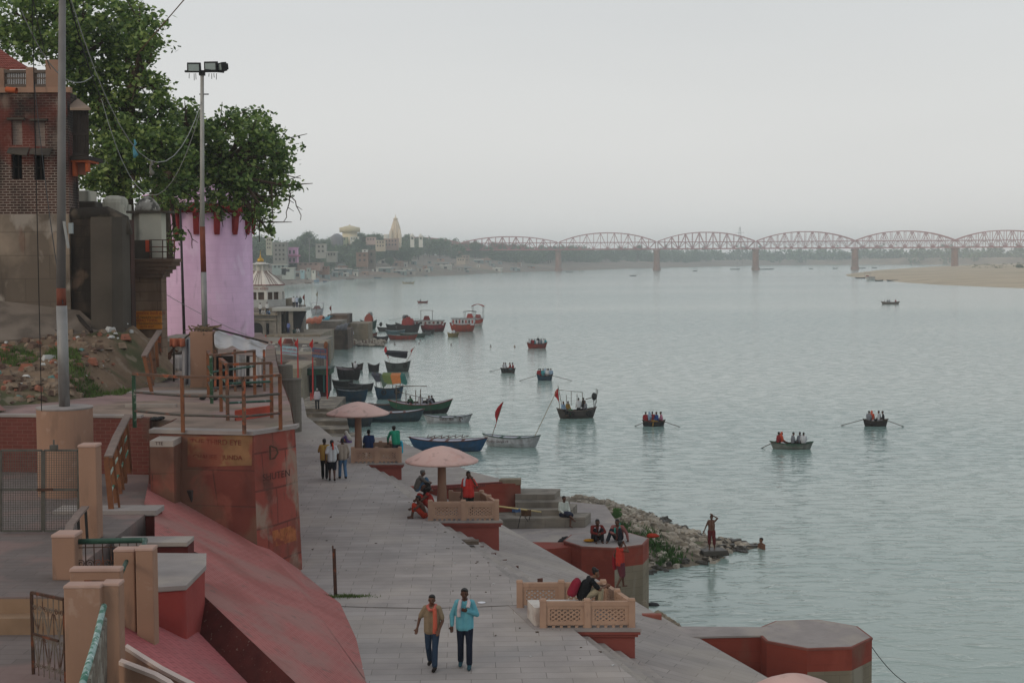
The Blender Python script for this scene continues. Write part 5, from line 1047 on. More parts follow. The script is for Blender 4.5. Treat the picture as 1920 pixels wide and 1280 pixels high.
# ================================================================ FAR BANK, BRIDGE
SH = [(440, 548), (475, 540), (520, 536), (570, 531), (605, 528), (640, 524), (700, 521), (770, 519), (840, 516.5), (930, 511.5), (1040, 508), (1110, 506), (1180, 503.5), (1300, 500.5), (1430, 498.0), (1600, 495.5), (1800, 493), (2000, 491)]
shp = [W(u, v, z=0) for u, v in SH]
def prof(d):          # height of the bank d metres behind the water's edge
 P = [(-8, -1.2), (0, .1), (12, 3.0), (40, 8.5), (75, 14), (110, 17), (170, 20), (300, 22), (700, 23)]
 for (a, x), (c, y) in zip(P, P[1:]):
  if d <= c: return x + (y - x) * (d - a) / (c - a)
 return P[-1][1]
hg = np.random.default_rng(2)
def lobes(x, y): return math.sin(x * .013 + y * .006) * 1.6 + math.sin(y * .021 + 1) * 1.2 + math.sin(x * .05 + y * .03) * .5
def bankpt(t, d):
 """t along the shoreline (index units), d metres behind it"""
 i = min(len(shp) - 2, max(0, int(t))); f = t - i; p = shp[i].lerp(shp[i + 1], f)
 tan = (shp[min(i + 2, len(shp) - 1)] - shp[max(i - 1, 0)]).normalized(); nrm = Vector((-tan.y, tan.x, 0))
 if nrm.x > 0 and t < 9: nrm = -nrm
 if t >= 9: nrm = Vector((-.35, 1, 0)).normalized().lerp(nrm if nrm.y > 0 else -nrm, .5).normalized()
 else: nrm = nrm.lerp(Vector((-.45, .9, 0)), .55).normalized()
 q = p + nrm * d; sc = 1.0 if t < 8.5 else (max(.32, 1 - (t - 8.5) * .11))
 h = prof(d) * sc; return Vector((q.x, q.y, h + (lobes(q.x, q.y) * min(1, max(0, d) / 60)) * sc))
b = MB(); ds = [-14, -4, 0, 4, 12, 22, 34, 48, 64, 82, 105, 135, 175, 240, 330]; ts = [i * .25 for i in range(4 * (len(shp) - 1) + 1)]
vs = [bankpt(t, d) for t in ts for d in ds]; k = len(ds); b.add(vs, [(i * k + j, i * k + j + 1, (i + 1) * k + j + 1, (i + 1) * k + j) for i in range(len(ts) - 1) for j in range(k - 1)])
tag(b.build('far_bank', M('far_bank_earth', '#7a6d61', .95, .2, .05, .4, .5, stains=[('#70665a', .03, .5, .62, (1, 1, 1), .6), ('#9c8066', .02, .56, .66, (1, 1, 1), .6), ('#5f6b4c', .015, .6, .68, (1, 1, 1), .5)]), smooth=True), kind='structure')
# sand bank on the right
sl = [(1588, 517.5), (1640, 525), (1700, 531), (1760, 535.5), (1830, 539), (1920, 543), (2100, 551)]; back = [(1585, 514.5), (1640, 509), (1700, 504.5), (1760, 500.5), (1830, 497.5), (1920, 496), (2100, 495)]
b = MB(); vs = []; rows = 14
for i in range(len(sl) * 4 - 3):
 t = i / 4; j = min(len(sl) - 2, int(t)); f = t - j
 A = W(*sl[j], z=0).lerp(W(*sl[j + 1], z=0), f); B = W(*back[j], z=0).lerp(W(*back[j + 1], z=0), f)
 for r_ in range(rows + 1):
  g_ = r_ / rows; p = A.lerp(B, g_); hmax = min(1, t / 1.2) ** .8 * (2.1 + .5 * t); sh = min(1, g_ * 9) * .45 + .55 * math.sin(math.pi * min(1, g_ * 1.05)) if g_ < 1 else 0
  vs.append((p.x, p.y, hmax * max(0, sh) + .25 * math.sin(p.x * .06) * math.sin(p.y * .02) * (0 < r_ < rows) - (.5 if r_ in (0, rows) else 0)))
n_ = len(sl) * 4 - 3; b.add(vs, [(i * (rows + 1) + j, (i + 1) * (rows + 1) + j, (i + 1) * (rows + 1) + j + 1, i * (rows + 1) + j + 1) for i in range(n_ - 1) for j in range(rows)])
tag(b.build('sand_bank', m_sand, smooth=True), kind='structure')
# low hills / tree line far beyond the bridge
m_farleaf = leaf_mat('far_leaf', '#34482c', '#48603a', '#647c4c', .15)
m_farcrown = m_farleaf
# tree prototypes for the far bank
LEAVES_PER = 16; protos = []
kinds = [('round', 1.0, 5.2), ('broad', .75, 6.6), ('tall', 1.35, 4.4), ('loose', 1.0, 5.6), ('low', .6, 5.0)]
for i, (nm, hs_, r_) in enumerate(kinds):
 rg = np.random.default_rng(40 + i); H = 9.0 * (hs_ ** .5); root = thing('bank_tree', 'x', 'tree', (0, 0, -50), 0, 'trees on the far bank'); cs = []; rs = []
 for k in range(11):
  a = rg.random() * 6.28; q = rg.random() ** .6 * r_ * .62; cs.append((math.cos(a) * q, math.sin(a) * q, -50 + H * (.55 + .5 * rg.random() * hs_) - q * .2)); rs.append(r_ * (.34 + .2 * rg.random()))
 LEAVES_PER = 14; cr_ = leaf_cloud('crown', cs, rs, 5.0, .9, .55, m_farleaf, root, rg=rg, flat=.5)
 b = MB(); b.tube([(0, 0, -51), (0, 0, -47), (.3, .2, -50 + H * .8)], [.4, .32, .15], 7)
 for c in cs[:5]: b.tube([(0, 0, -50 + H * .35), c], [.18, .06], 5)
 tk = b.build('trunk', m_trunk, root); protos.append((root, [(cr_, []), (tk, [])], nm))
trs = []
def tree_at(t, d, s=1.0): trs.append((bankpt(t, d), s))
tg = np.random.default_rng(9)
for t in np.arange(.8, 13, .118):
 for d0 in ((44, 70, 100) if 3.3 < t < 8 else (100, 165) if t < 8 else (80, 150)):
  if tg.random() < .12: continue
  tree_at(t + tg.normal() * .05, d0 + tg.normal() * 14 + (10 if t > 8 else 0), (.85 + tg.random() * .5) * (1.35 if t < 6 else 1.55 if t < 9 else 1.6))
def px_of(p):
 q = RM.transposed() @ (Vector(p) - Vector((0, 0, CAMZ))); return 960 - F * q.x / q.z, 640 + F * q.y / q.z
adj = {'round': 'rounded', 'broad': 'broad', 'tall': 'tall narrow', 'loose': 'loose ragged', 'low': 'low spreading'}; cnt = 0; used = [False] * 5
trs.sort(key=lambda q: q[0].y)
for p, s in trs:
 u, v = px_of(p)
 if not (455 < u < 1960): continue
 if cnt >= 290: break
 i = tg.integers(0, 5); root, kids, nm = protos[i]; cnt += 1
 where = ('above the striped roof pavilion' if u < 540 else 'behind the pink river house' if u < 640 else 'below the round tank' if u < 720 else 'near the temple spire' if u < 800 else 'right of the twin white cupolas' if u < 900 else "behind the bridge's first spans" if u < 1250 else 'in the haze beyond the bridge')
 lab = f'{adj[nm]} far tree {where}'
 sc_ = s * .8
 if not used[i]: used[i] = True; root.location = p; root.rotation_euler = (0, 0, 0); root.scale = (sc_,) * 3; root['label'] = lab; continue
 copy_tree(root, kids, p, tg.random() * 6.28, sc_, lab)
# distant wood that reads as one mass
LEAVES_PER = 6; cs = []; rs = []
for u in np.arange(1180, 1990, 6.5):
 Yf = 2650 - (u - 1180) * .2 + tg.normal() * 60; z_ = 4; p = W(u, 490, Y=Yf)
 cs.append((p.x, Yf, 9 + tg.random() * 13)); rs.append(11 + tg.random() * 6)
fw = leaf_cloud('far_wood', cs, rs, .1, 4, 4.2, m_farleaf, None, rg=tg, flat=.6); tag(fw, 'hazy wood along the horizon beyond the bridge', 'wood', None, 'stuff')
b = MB(); pts = [W(u, 494, Y=2600 - (u - 1100) * .2) for u in range(1060, 2100, 40)]; b.loft([[Vector((p.x, p.y - 30, -1)), Vector((p.x, p.y, 9 + 2 * math.sin(p.x * .01))), Vector((p.x, p.y + 500, 16))] for p in pts], cap=False, closed=False)
tag(b.build('far_hills', m_earth, smooth=True), kind='structure')
cs = []; rs = []
for t in np.arange(.8, 14, .022):
 q = bankpt(t, 60 + 150 * tg.random() + (30 if t < 3 else 0)); s_ = 1 if t < 8 else 1.5; cs.append((q.x, q.y, q.z + (2 + 7 * tg.random()) * s_)); rs.append((4 + 2.5 * tg.random()) * s_)
LEAVES_PER = 9; tag(leaf_cloud('far_wood', cs, rs, 1.1, 1.7, 1.35, m_farleaf, None, rg=tg, flat=.6), 'unbroken wood along the crest of the far bank', 'wood', None, 'stuff')
# scrub on the sand bank
LEAVES_PER = 8; cs = []; rs = []
for _ in range(70):
 u = 1800 + 170 * random.random() ** .8; p = W(u, 500 - (u - 1800) * .03, z=2); p = p.lerp(W(u, 508, z=2), random.random()); hz = 1.9 + (u - 1800) * .012; cs.append((p.x, p.y, hz + .8)); rs.append(1.0 + random.random() * 1.4)
sc_ = leaf_cloud('undergrowth', cs, rs, 6, .8, .6, leaf_mat('dry_scrub', '#4d5434', '#6d6d42', '#7f7850', .1), None, rg=tg); tag(sc_, 'scrub on the crest of the sand bank', 'scrub', None, 'stuff')
for k, (u, h_) in enumerate([(1912, 3.8)]):
 root, kids, nm = protos[1]; p = W(u, 506, z=2.6); copy_tree(root, kids, p, 1, .5, 'lone bushy tree on the sand bank at the right edge')
# ---------------------------------------------------------------- railway bridge
m_br = M('bridge_red_steel', '#a3696c', .8, .1, .5, 0); m_pier = M('bridge_pier_stone', '#8d6a5c', .9, .15, .3, .3, .1, stains=[('#6f5d50', .2, .5, .62, (1, 1, .4), .6)])
pA = W(1047, 508, z=0); pZ = W(1790, 505, z=0)
YB = 1530.0
def bx(k): uu = 1047 + k * (1790 - 1047) / 4 + .9 * k * (k - 4) * .5; p = W(uu, 506, Y=YB + (4 - k) * 6); return Vector((p.x, p.y, 0))
br = thing('truss_bridge', 'long double deck steel truss bridge with arched spans across the river', 'bridge', bx(1))
zd0, zd1 = 23.2, 31.5; ztop = 41.0; zd1 = 30.4
for k in range(-2, 6):
 A, B = bx(k), bx(k + 1); sp_ = thing('truss_span', None, None); bpy.data.objects.remove(sp_); b = MB(); n = 14; wd = 9.0
 if k < 0: arch = 6.5
 else: arch = 10.0
 dirv = (B - A).normalized(); pn = Vector((-dirv.y, dirv.x, 0)) * wd / 2
 for s_ in (-1, 1):
  o_ = pn * s_; prev = None
  for i in range(n + 1):
   f = .012 + .976 * i / n; p = A.lerp(B, f) + o_; x = (f - .5) * 2; zt = zd1 + arch * (1 - abs(x) ** 2.2) + .3; cur = (Vector((p.x, p.y, zd0)), Vector((p.x, p.y, zd1)), Vector((p.x, p.y, zt)))
   b.bar(cur[0], cur[2], .45)
   if prev:
    b.bar(prev[0], cur[0], 1.0, 1.3); b.bar(prev[1], cur[1], .7, .8); b.bar(prev[2], cur[2], .9, .9)
    if i % 2: b.bar(prev[2], cur[0], .5); b.bar(prev[1], cur[0], .3)
    else: b.bar(prev[0], cur[2], .5); b.bar(prev[0], cur[1], .3)
   prev = cur
 for i in range(0, n + 1, 2):
  p = A.lerp(B, .012 + .976 * i / n); x = (.012 + .976 * i / n - .5) * 2; zt = zd1 + arch * (1 - abs(x) ** 2.2); b.bar(Vector((p.x, p.y, zt)) - pn, Vector((p.x, p.y, zt)) + pn, .5)
 b.build('truss_span', m_br, br)
 b = MB(); b.bar(A + Vector((0, 0, zd0)), B + Vector((0, 0, zd0)), wd, 1.0); b.bar(A + Vector((0, 0, zd1)), B + Vector((0, 0, zd1)), wd + 1, .7); b.build('deck', m_br, br)
for k in range(-2, 6):
 p = bx(k); b = MB(); rings = []
 for (sx_, sy_, z) in ((4.4, 7, -3), (4.2, 6.8, 3), (3.4, 6, 3.2), (3.2, 5.6, 20.5), (3.9, 6.2, 21), (3.9, 6.2, 22.4)):
  rings.append([p + Vector((sx_ * math.copysign(abs(math.cos(a)) ** .7, math.cos(a)), sy_ * math.sin(a), z)) for a in [math.pi * 2 * i / 16 for i in range(16)]])
 b.loft(rings); b.build('bridge_pier', m_pier, br)
# pylon faint behind the bridge
b = MB(); p = W(1387, 490, Y=1950); s_ = 4
for sgx in (-1, 1):
 b.bar((p.x + sgx * s_, p.y, 0), (p.x + sgx * .8, p.y, 55), .4)
for i in range(9): z = 6 * i; w0, w1 = s_ - (s_ - .8) * z / 55, s_ - (s_ - .8) * (z + 6) / 55; b.bar((p.x - w0, p.y, z), (p.x + w1, p.y, z + 6), .25); b.bar((p.x + w0, p.y, z), (p.x - w1, p.y, z + 6), .25)
for z in (42, 47): b.bar((p.x - 6, p.y, z), (p.x + 6, p.y, z), .35)
tag(b.build('pylon', m_galv, origin=(p.x, p.y, 0)), 'faint lattice power pylon beyond the middle bridge span', 'pylon')
# ================================================================ BUILDINGS ON THE FAR BANK
def house(label, u0, v0, u1, v1, Y, col, floors=2, wins=3, depth=None, roof='flat', name='riverside_house', cat='house', wincol='#2f2f30', stain=True, blind=False):
 """block whose facade fills that survey rectangle at distance Y, real openings as recessed dark boxes"""
 a, c = W(u0, v1, Y=Y), W(u1, v0, Y=Y); w_, h_ = c.x - a.x, c.z - a.z; depth = depth or w_ * .9; gz = a.z - 3
 t = thing(name, label, cat, ((a.x + c.x) / 2, Y, a.z)); mt = M('far_wall_' + col[1:], col, .9, .1, .15, .2, .05, stains=[('#6d675c', .12, .56, .68, (1, 1, .4), .45)])
 b = MB(); b.box(((a.x + c.x) / 2, Y + depth / 2, (gz + c.z) / 2), (w_, depth, c.z - gz)); b.build('wall', mt, t)
 if roof == 'flat':
  b = MB(); b.box(((a.x + c.x) / 2, Y + depth / 2, c.z + h_ * .02), (w_ * 1.04, depth * 1.04, h_ * .05 + .2)); b.build('roof', mt, t)
 elif roof == 'slab':
  b = MB(); b.box(((a.x + c.x) / 2, Y + depth / 2, c.z), (w_ * 1.15, depth * 1.15, .35)); b.build('roof', M('pale_slab', '#b9b5ab', .9, .1, .3, 0), t)
 elif roof == 'gable':
  b = MB(); m_ = (a.x + c.x) / 2; b.loft([[Vector((a.x - .4, y, c.z)), Vector((c.x + .4, y, c.z)), Vector((m_, y, c.z + w_ * .25))] for y in (Y - .4, Y + depth)]); b.build('roof', m_tile, t)
 if not blind:
  fh = h_ / floors; ww = w_ / (wins + .6) * .45; m_w = M('far_window_' + wincol[1:], wincol, .6, .1, .3, 0)
  for f in range(floors):
   for k in range(wins):
    cx_ = a.x + w_ * (k + .8) / (wins + .6); cz_ = a.z + fh * (f + .5); g = MB(); g.box((cx_, Y - .02, cz_), (ww, .3, fh * .45)); g.build('window', m_w, t)
    
 return t, a, c
HL = [
 ('tall cream building with many windows peeping out right of the pink tower', 499, 446, 509, 468, 760, '#aaa592', 3, 2, 'flat'),
 ('grey four storey apartment block left of the small pink river house', 512, 456, 537, 490, 780, '#85837c', 4, 3, 'flat'),
 ('small pink river house with a jutting pink balcony', 538, 465, 557, 495, 790, '#c795b6', 2, 2, 'flat'),
 ('grey white house with open terrace above the trees right of the pink house', 592, 458, 611, 475, 860, '#96948c', 2, 2, 'flat'),
 ('low grey house with dark verandah under the terrace house', 612, 472, 631, 482, 860, '#8b8a82', 1, 3, 'slab'),
 ('brown brick house with a white roof room halfway to the temple', 668, 474, 690, 492, 930, '#84695a', 2, 2, 'flat'),
 ('plain brown block behind the brick house with white roof room', 690, 470, 703, 496, 935, '#7d6d62', 2, 1, 'flat'),
 ('pale yellow green long building below the round tank', 622, 445, 650, 452, 1180, '#aab086', 1, 5, 'flat'),
 ('bright white low house right of the yellow green building', 656, 444, 672, 450, 1180, '#d8d6c8', 1, 3, 'flat'),
 ('pinkish flat house left of the temple spire', 686, 445, 704, 452, 1180, '#b59c92', 1, 3, 'flat'),
 ('cream two storey house under the temple spire', 704, 451, 722, 464, 1130, '#b8a993', 2, 3, 'flat'),
 ('reddish house right under the temple spire', 720, 448, 746, 462, 1140, '#a08578', 2, 4, 'flat'),
 ('low grey riverside shed nearest the striped pavilion', 510, 496, 536, 504, 700, '#8f9a96', 1, 3, 'slab'),
 ('white and grey shelter with dark opening on the far steps', 528, 502, 551, 512, 700, '#a7aaa2', 1, 1, 'slab'),
 ('small pale blue hut on the far bank', 563, 506, 570, 512, 740, '#93b0b5', 1, 1, 'slab'),
 ('small white shrine hut right of the blue hut', 584, 506, 591, 514, 770, '#c9c6ba', 1, 1, 'gable'),
 ('grey boxy hut between the blue and white huts', 575, 503, 582, 511, 780, '#9aa29b', 1, 1, 'flat'),
 ('long pinkish terrace wall on the far steps', 536, 493, 600, 498, 790, '#9b7f74', 1, 6, 'flat'),
 ('reddish flat building above the huts', 598, 500, 616, 505, 800, '#96705f', 1, 3, 'flat'),
 ('hazy cream building at the foot of the far wood', 856, 484, 872, 490, 1300, '#b5a592', 1, 3, 'flat'),
 ('hazy square tower like house near the bridge end', 866, 479, 880, 490, 1330, '#9a8a7c', 2, 2, 'flat'),
]
for (lab, u0, v0, u1, v1, Y, col, fl_n, wn, rf) in HL: house(lab, u0, v0, u1, v1, Y, col, fl_n, wn, roof=rf)
# pink balcony, white roof room as things of their houses: small slabs standing proud
t, a, c = house('white roof room with thin slab roofs above the brown brick house', 679, 468, 689, 478, 931, '#d2d2cc', 2, 1, roof='slab')
b = MB(); p, q = W(534, 481, Y=788), W(562, 478, Y=788); b.box(((p.x + q.x) / 2, 788.5, (p.z + q.z) / 2), (q.x - p.x, 5, .9)); p2, q2 = W(541, 495, Y=787), W(546, 482, Y=787)
tag(b.build('balcony', M('pink_red_balcony', '#a8607e', .9, .1, .5, 0), origin=(p.x, 788, p.z)), 'dark pink balcony slab round the small pink river house', 'balcony')
# scattered huts, sheds and ghats at the waterline (small, many)
hg2 = np.random.default_rng(21); cols = ['#a39a8e', '#8f7768', '#b8b6ac', '#7d8a8a', '#a07a66', '#c4c0b4', '#93897c', '#6f7f7c']
nhut = {}
for k in range(120):
 t = 3.4 + 6.4 * hg2.random(); d = 6 + 62 * hg2.random() ** 1.3; p = bankpt(t, d); u, v = px_of(p)
 if u < 520 or u > 1120: continue
 s_ = 2.0 + 4.5 * hg2.random() ** 2; h_ = 1.6 + 2.2 * hg2.random(); col = cols[k % 8]; cn = ('stone grey', 'brown', 'off white', 'slate', 'rusty', 'white', 'dun', 'blue grey')[k % 8]
 where = 'below the brick house' if u < 700 else 'below the wood' if u < 850 else 'near the bridge'
 t_ = thing('riverside_hut', f'{"wide low" if s_ > 3.4 else "small boxy"} {cn} hut {where}', 'hut', (p.x, p.y, p.z), hg2.random() * .6 - .3, 'huts along the far shore')
 b = MB(); b.box((0, 0, h_ / 2 - .6), (s_ * 1.6, s_, h_ + 1.2)); b.build('wall', M('hut_' + col[1:], col, .9, .15, .5, 0, wcoord=False), t_, local=True)
 b = MB(); b.box((0, 0, h_ + .1), (s_ * 1.8, s_ * 1.2, .22), rx=.08); b.build('roof', M('hut_roof_' + cols[(k + 3) % 8][1:], cols[(k + 3) % 8], .9, .15, .5, 0, wcoord=False), t_, local=True)
 b = MB(); b.box((0, -s_ / 2 - .01, h_ * .35), (s_ * .4, .1, h_ * .6)); b.build('door', m_dark, t_, local=True)
# stepped ghat terraces on the far bank
for k, (t0, t1, d, col) in enumerate([(2.4, 3.6, 8, '#8d8578'), (3.8, 5.0, 10, '#9a7e6c'), (4.4, 6.0, 20, '#a5836f'), (5.2, 7.2, 9, '#a08b7b'), (5.4, 7.0, 32, '#94796a'), (7.2, 8.8, 8, '#9d9285'), (6.6, 8.4, 24, '#a29587')]):
 b = MB()
 for j in range(4):
  pts = [bankpt(t0 + (t1 - t0) * i / 8, d + j * 3.2) for i in range(9)]; z = pts[4].z
  for i in range(8): a, c = pts[i], pts[i + 1]; dd = Vector((0, 3.4, 0)); b.prism([(a.x, a.y), (c.x, c.y), (c.x + dd.x, c.y + dd.y), (a.x + dd.x, a.y + dd.y)], z - 3, z + .7)
 tag(b.build('ghat_steps', M('ghat_' + col[1:], col, .93, .15, .3, .2, .05), origin=bankpt((t0 + t1) / 2, d)), f'{"reddish" if col[1] in "9a" and k % 2 else "grey brown"} stepped ghat terraces on the far bank, {["first", "second", "third", "fourth", "fifth", "sixth", "seventh"][k]} from the striped pavilion', 'steps')
# round tank, temple spire, cupolas
YK = 1200; c = W(656, 445, Y=YK); r_ = (W(675, 440, Y=YK).x - W(636, 440, Y=YK).x) / 2; zb, ze = W(656, 447, Y=YK).z, W(656, 433, Y=YK).z; zt = W(656, 423, Y=YK).z
t = thing('water_tank', 'big round cream tank with a shallow dome above the far trees', 'tank', (c.x, YK, zb))
b = MB(); b.lathe((c.x, YK, 0), [(r_ * .72, zb - 10), (r_ * .72, ze - 1)], 28); b.build('drum', M('tank_cream', '#e0d2b0', .8, .05, .2, 0), t, smooth=True)
b = MB(); b.lathe((c.x, YK, 0), [(r_, ze - 1), (r_, ze + 2.6), (r_ * .8, zt - 1.4), (r_ * .4, zt - .5), (.8, zt), (.3, zt + 1)], 28); b.build('tank_dome', M('tank_cream2', '#c9bb98', .8, .05, .2, 0), t, smooth=True)
b = MB(); q = W(632, 440, Y=YK - 20); b.lathe((q.x, YK - 20, 0), [(5, zb - 8), (5, zb + .5), (4.2, zb + 2), (1.8, zb + 3.4), (.2, zb + 3.8)], 18); tag(b.build('domed_hall', M('grey_dome', '#77757a', .8, .1, .3, 0), origin=(q.x, YK - 20, zb)), 'grey flat domed hall left of the round cream tank', 'building')
YS = 1230; c = W(742, 445, Y=YS); zb = W(742, 447, Y=YS).z; zt = W(742, 404, Y=YS).z; H = zt - zb; rb_ = (W(753.5, 445, Y=YS).x - W(731, 445, Y=YS).x) / 2
t = thing('temple_spire', 'tall pale curvilinear temple spire rising over the far trees', 'temple', (c.x, YS, zb)); m_sp = M('spire_stone', '#dccbb2', .85, .08, .3, .3, .3)
b = MB(); pr = [(rb_, -8), (rb_, .04 * H), (rb_ * .97, .2 * H), (rb_ * .86, .38 * H), (rb_ * .66, .58 * H), (rb_ * .44, .74 * H), (rb_ * .33, .82 * H)]
fine = []
for (r0_, z0_), (r1_, z1_) in zip(pr, pr[1:]):
 for k in range(4): f = k / 4; fine += [(r0_ + (r1_ - r0_) * f, z0_ + (z1_ - z0_) * f), ((r0_ + (r1_ - r0_) * f) * .93, z0_ + (z1_ - z0_) * (f + .16))]
rings = []
for r, z in fine: rings.append([Vector((c.x, YS, zb)) + Vector((r * (1.0 if k % 2 == 0 else .84) * math.cos(2 * math.pi * k / 24 + .2), r * (1.0 if k % 2 == 0 else .84) * math.sin(2 * math.pi * k / 24 + .2), z)) for k in range(24)])
b.loft(rings); b.build('spire', m_sp, t)
b = MB(); b.lathe((c.x, YS, zb), [(rb_ * .3, .81 * H), (rb_ * .42, .84 * H), (rb_ * .42, .86 * H), (rb_ * .2, .89 * H), (rb_ * .16, .93 * H), (.35, .95 * H), (.25, 1.0 * H), (.1, 1.05 * H)], 16); b.build('finial', m_sp, t, smooth=True)
for s_ in (-1, 1):
 b = MB(); b.lathe((c.x + s_ * rb_ * .75, YS - rb_ * .8, zb), [(rb_ * .3, -4), (rb_ * .3, .15 * H), (rb_ * .2, .3 * H), (rb_ * .08, .38 * H), (.05, .42 * H)], 10); b.build('corner_spirelet', m_sp, t)
for i, (u, vt) in enumerate([(773, 436), (789, 437)]):
 c = W(u, 452, Y=1190); zz = W(u, vt, Y=1190).z; h_ = zz - c.z; t = thing('cupola_tower', f'small white cupola tower, the {["left", "right"][i]} of a pair beside the temple spire', 'tower', c); m_cw = M('cupola_white', '#d8d4c8', .8, .05, .3, 0)
 b = MB(); b.box((c.x, c.y, c.z + h_ * .08 - 2.5), (3.2, 3.2, h_ * .2 + 5)); 
 for sx_ in (-1, 1):
  for sy_ in (-1, 1): b.box((c.x + sx_ * 1.25, c.y + sy_ * 1.25, c.z + h_ * .35), (.6, .6, h_ * .35))
 b.box((c.x, c.y, c.z + h_ * .53), (3.6, 3.6, .5)); b.build('tower_body', m_cw, t)
 b = MB(); b.lathe((c.x, c.y, c.z + h_ * .55), [(1.9, 0), (1.7, h_ * .12), (.9, h_ * .25), (.25, h_ * .34), (.1, h_ * .45)], 12); b.build('dome', m_cw, t, smooth=True)
b = MB(); c = W(725, 452, Y=1195); b.lathe(c, [(2.3, -5), (2.3, W(725, 440, Y=1195).z - c.z), (1.8, W(725, 439, Y=1195).z - c.z)], 12); tag(b.build('water_tank', MC['cupola_white'], origin=c), 'small white cylindrical tank left of the temple spire', 'tank')
for (u, v0, v1, Y) in [(580, 492, 447, 830), (846, 486, 455, 1290), (795, 490, 462, 1150)]:
 b = MB(); a, c = W(u, v0, Y=Y), W(u, v1, Y=Y); b.tube([a - Vector((0, 0, 5)), c], .22, 6); b.box(c, (1.6, .5, .5)); tag(b.build('street_lamp', m_galv, origin=a), 'thin far lamp mast ' + ('right of the pink river house' if u == 580 else 'near the bridge end' if u > 840 else 'before the wood near the cupolas'), 'lamp post')
# ================================================================ STRIPED PAVILION AND THE NEARER GHAT
YP = 215.0; c = W(500, 575, Y=YP); s1 = lambda u, v, Y=YP: W(u, v, Y=Y)
pv = thing('pavilion', 'white riverside pavilion with a red striped bell roof and golden finial', 'pavilion', (s1(505, 570).x, YP + 3, s1(505, 572).z))
m_pw = M('pavilion_white', '#c3beb6', .85, .06, .8, .1); m_st = M('roof_stripe_maroon', '#5c332f', .8, .1, 2, 0); cx0 = s1(491, 500).x; rB = (s1(535, 534).x - cx0) * 1.06; cx0 = cx0 * (YP + rB) / YP - .2; zR0, zR1 = s1(500, 534).z, s1(500, 508).z
b = MB(); pr = [(1.0, 0), (.9, .16), (.74, .42), (.55, .68), (.4, .86), (.34, 1.0)]; b.lathe((cx0, YP + rB, zR0), [(r * rB, f * (zR1 - zR0)) for r, f in pr], 8, a0=math.pi / 8); b.build('striped_roof', M('roof_cream', '#cfc7bb', .85, .06, 1, .1), pv)
b = MB()
for k in range(48):
 a = 2 * math.pi * (k + .5) / 48; q = math.cos(math.pi / 8) / math.cos(((a + 0) % (math.pi / 4)) - math.pi / 8)
 if k % 2 == 0: 
  pass
 P = [Vector((cx0 + math.cos(a) * r * rB * q * 1.006, YP + rB + math.sin(a) * r * rB * q * 1.006, zR0 + f * (zR1 - zR0) + .015)) for r, f in pr]
 if math.sin(a) < .3:
  for i in range(5): b.bar(P[i], P[i + 1], .06, .03)
b.build('roof_stripe', m_st, pv)
b = MB(); b.lathe((cx0, YP + rB, zR0), [(rB * 1.01, -.12), (rB * 1.02, -.0), (rB * .97, .03)], 8, a0=math.pi / 8); b.build('red_edge', M('maroon_edge', '#7a2a2a', .8, .1, 2, 0), pv)
b = MB(); b.lathe((cx0, YP + rB, zR0), [(rB * .97, -1.1), (rB * .98, -.12)], 8, a0=math.pi / 8); b.build('frieze', m_pw, pv)
zb = s1(500, 562).z
b = MB()
for k in range(16):
 a = 2 * math.pi * k / 16 + math.pi / 8; q = 1 if k % 2 == 0 else math.cos(math.pi / 8); x, y = cx0 + math.cos(a) * rB * .92 * q, YP + rB + math.sin(a) * rB * .92 * q; b.bar((x, y, zb), (x, y, zR0 - 1.1), .48 if k % 2 == 0 else .22)
b.build('columns', m_pw, pv)
b = MB(); b.lathe((cx0, YP + rB, 0), [(rB * .8, zb), (rB * .8, zR0 - 1.1)], 8, a0=math.pi / 8); b.build('brown_screens', M('brown_screen', '#5f4d42', .9, .2, 3, .2), pv)
b = MB(); b.lathe((cx0, YP + rB, 0), [(rB * 1.04, zb - 1.9), (rB * 1.04, zb)], 8, a0=math.pi / 8); b.build('base', M('pavilion_base', '#a8a7a2', .85, .08, .8, .1, brick=(.8, .3, .01, '#8b8a86', 'xz', 0, .05)), pv)
zl0, zl1 = s1(491, 508).z, s1(491, 496).z
b = MB()
for k in range(8): a = k * math.pi / 4 + .39; b.bar((cx0 + math.cos(a) * rB * .31, YP + rB + math.sin(a) * rB * .31, zl0 - .1), (cx0 + math.cos(a) * rB * .31, YP + rB + math.sin(a) * rB * .31, zl1), .12)
b.lathe((cx0, YP + rB, zl1), [(rB * .42, 0), (rB * .42, .1), (rB * .22, .22), (rB * .2, .35)], 8, a0=.39); b.lathe((cx0, YP + rB, zl0), [(rB * .2, -.1), (rB * .2, zl1 - zl0)], 8); b.build('lantern', m_pw, pv)
b = MB(); b.lathe((cx0, YP + rB, zl1 + .4), [(.5, 0), (.54, .18), (.45, .45), (.18, .66), (.09, .74), (.13, .86), (.05, 1.05), (.02, 1.8)], 14); b.build('golden_finial', M('gilding', '#b08a3a', .35, .1, 4, 0, metal=.7), pv, smooth=True)
text('ॐ नमः शिवाय', (cx0 + .3, YP + rB * (1 - .92) - .16, zR0 - .6), .55, MC['maroon_edge'], pv)
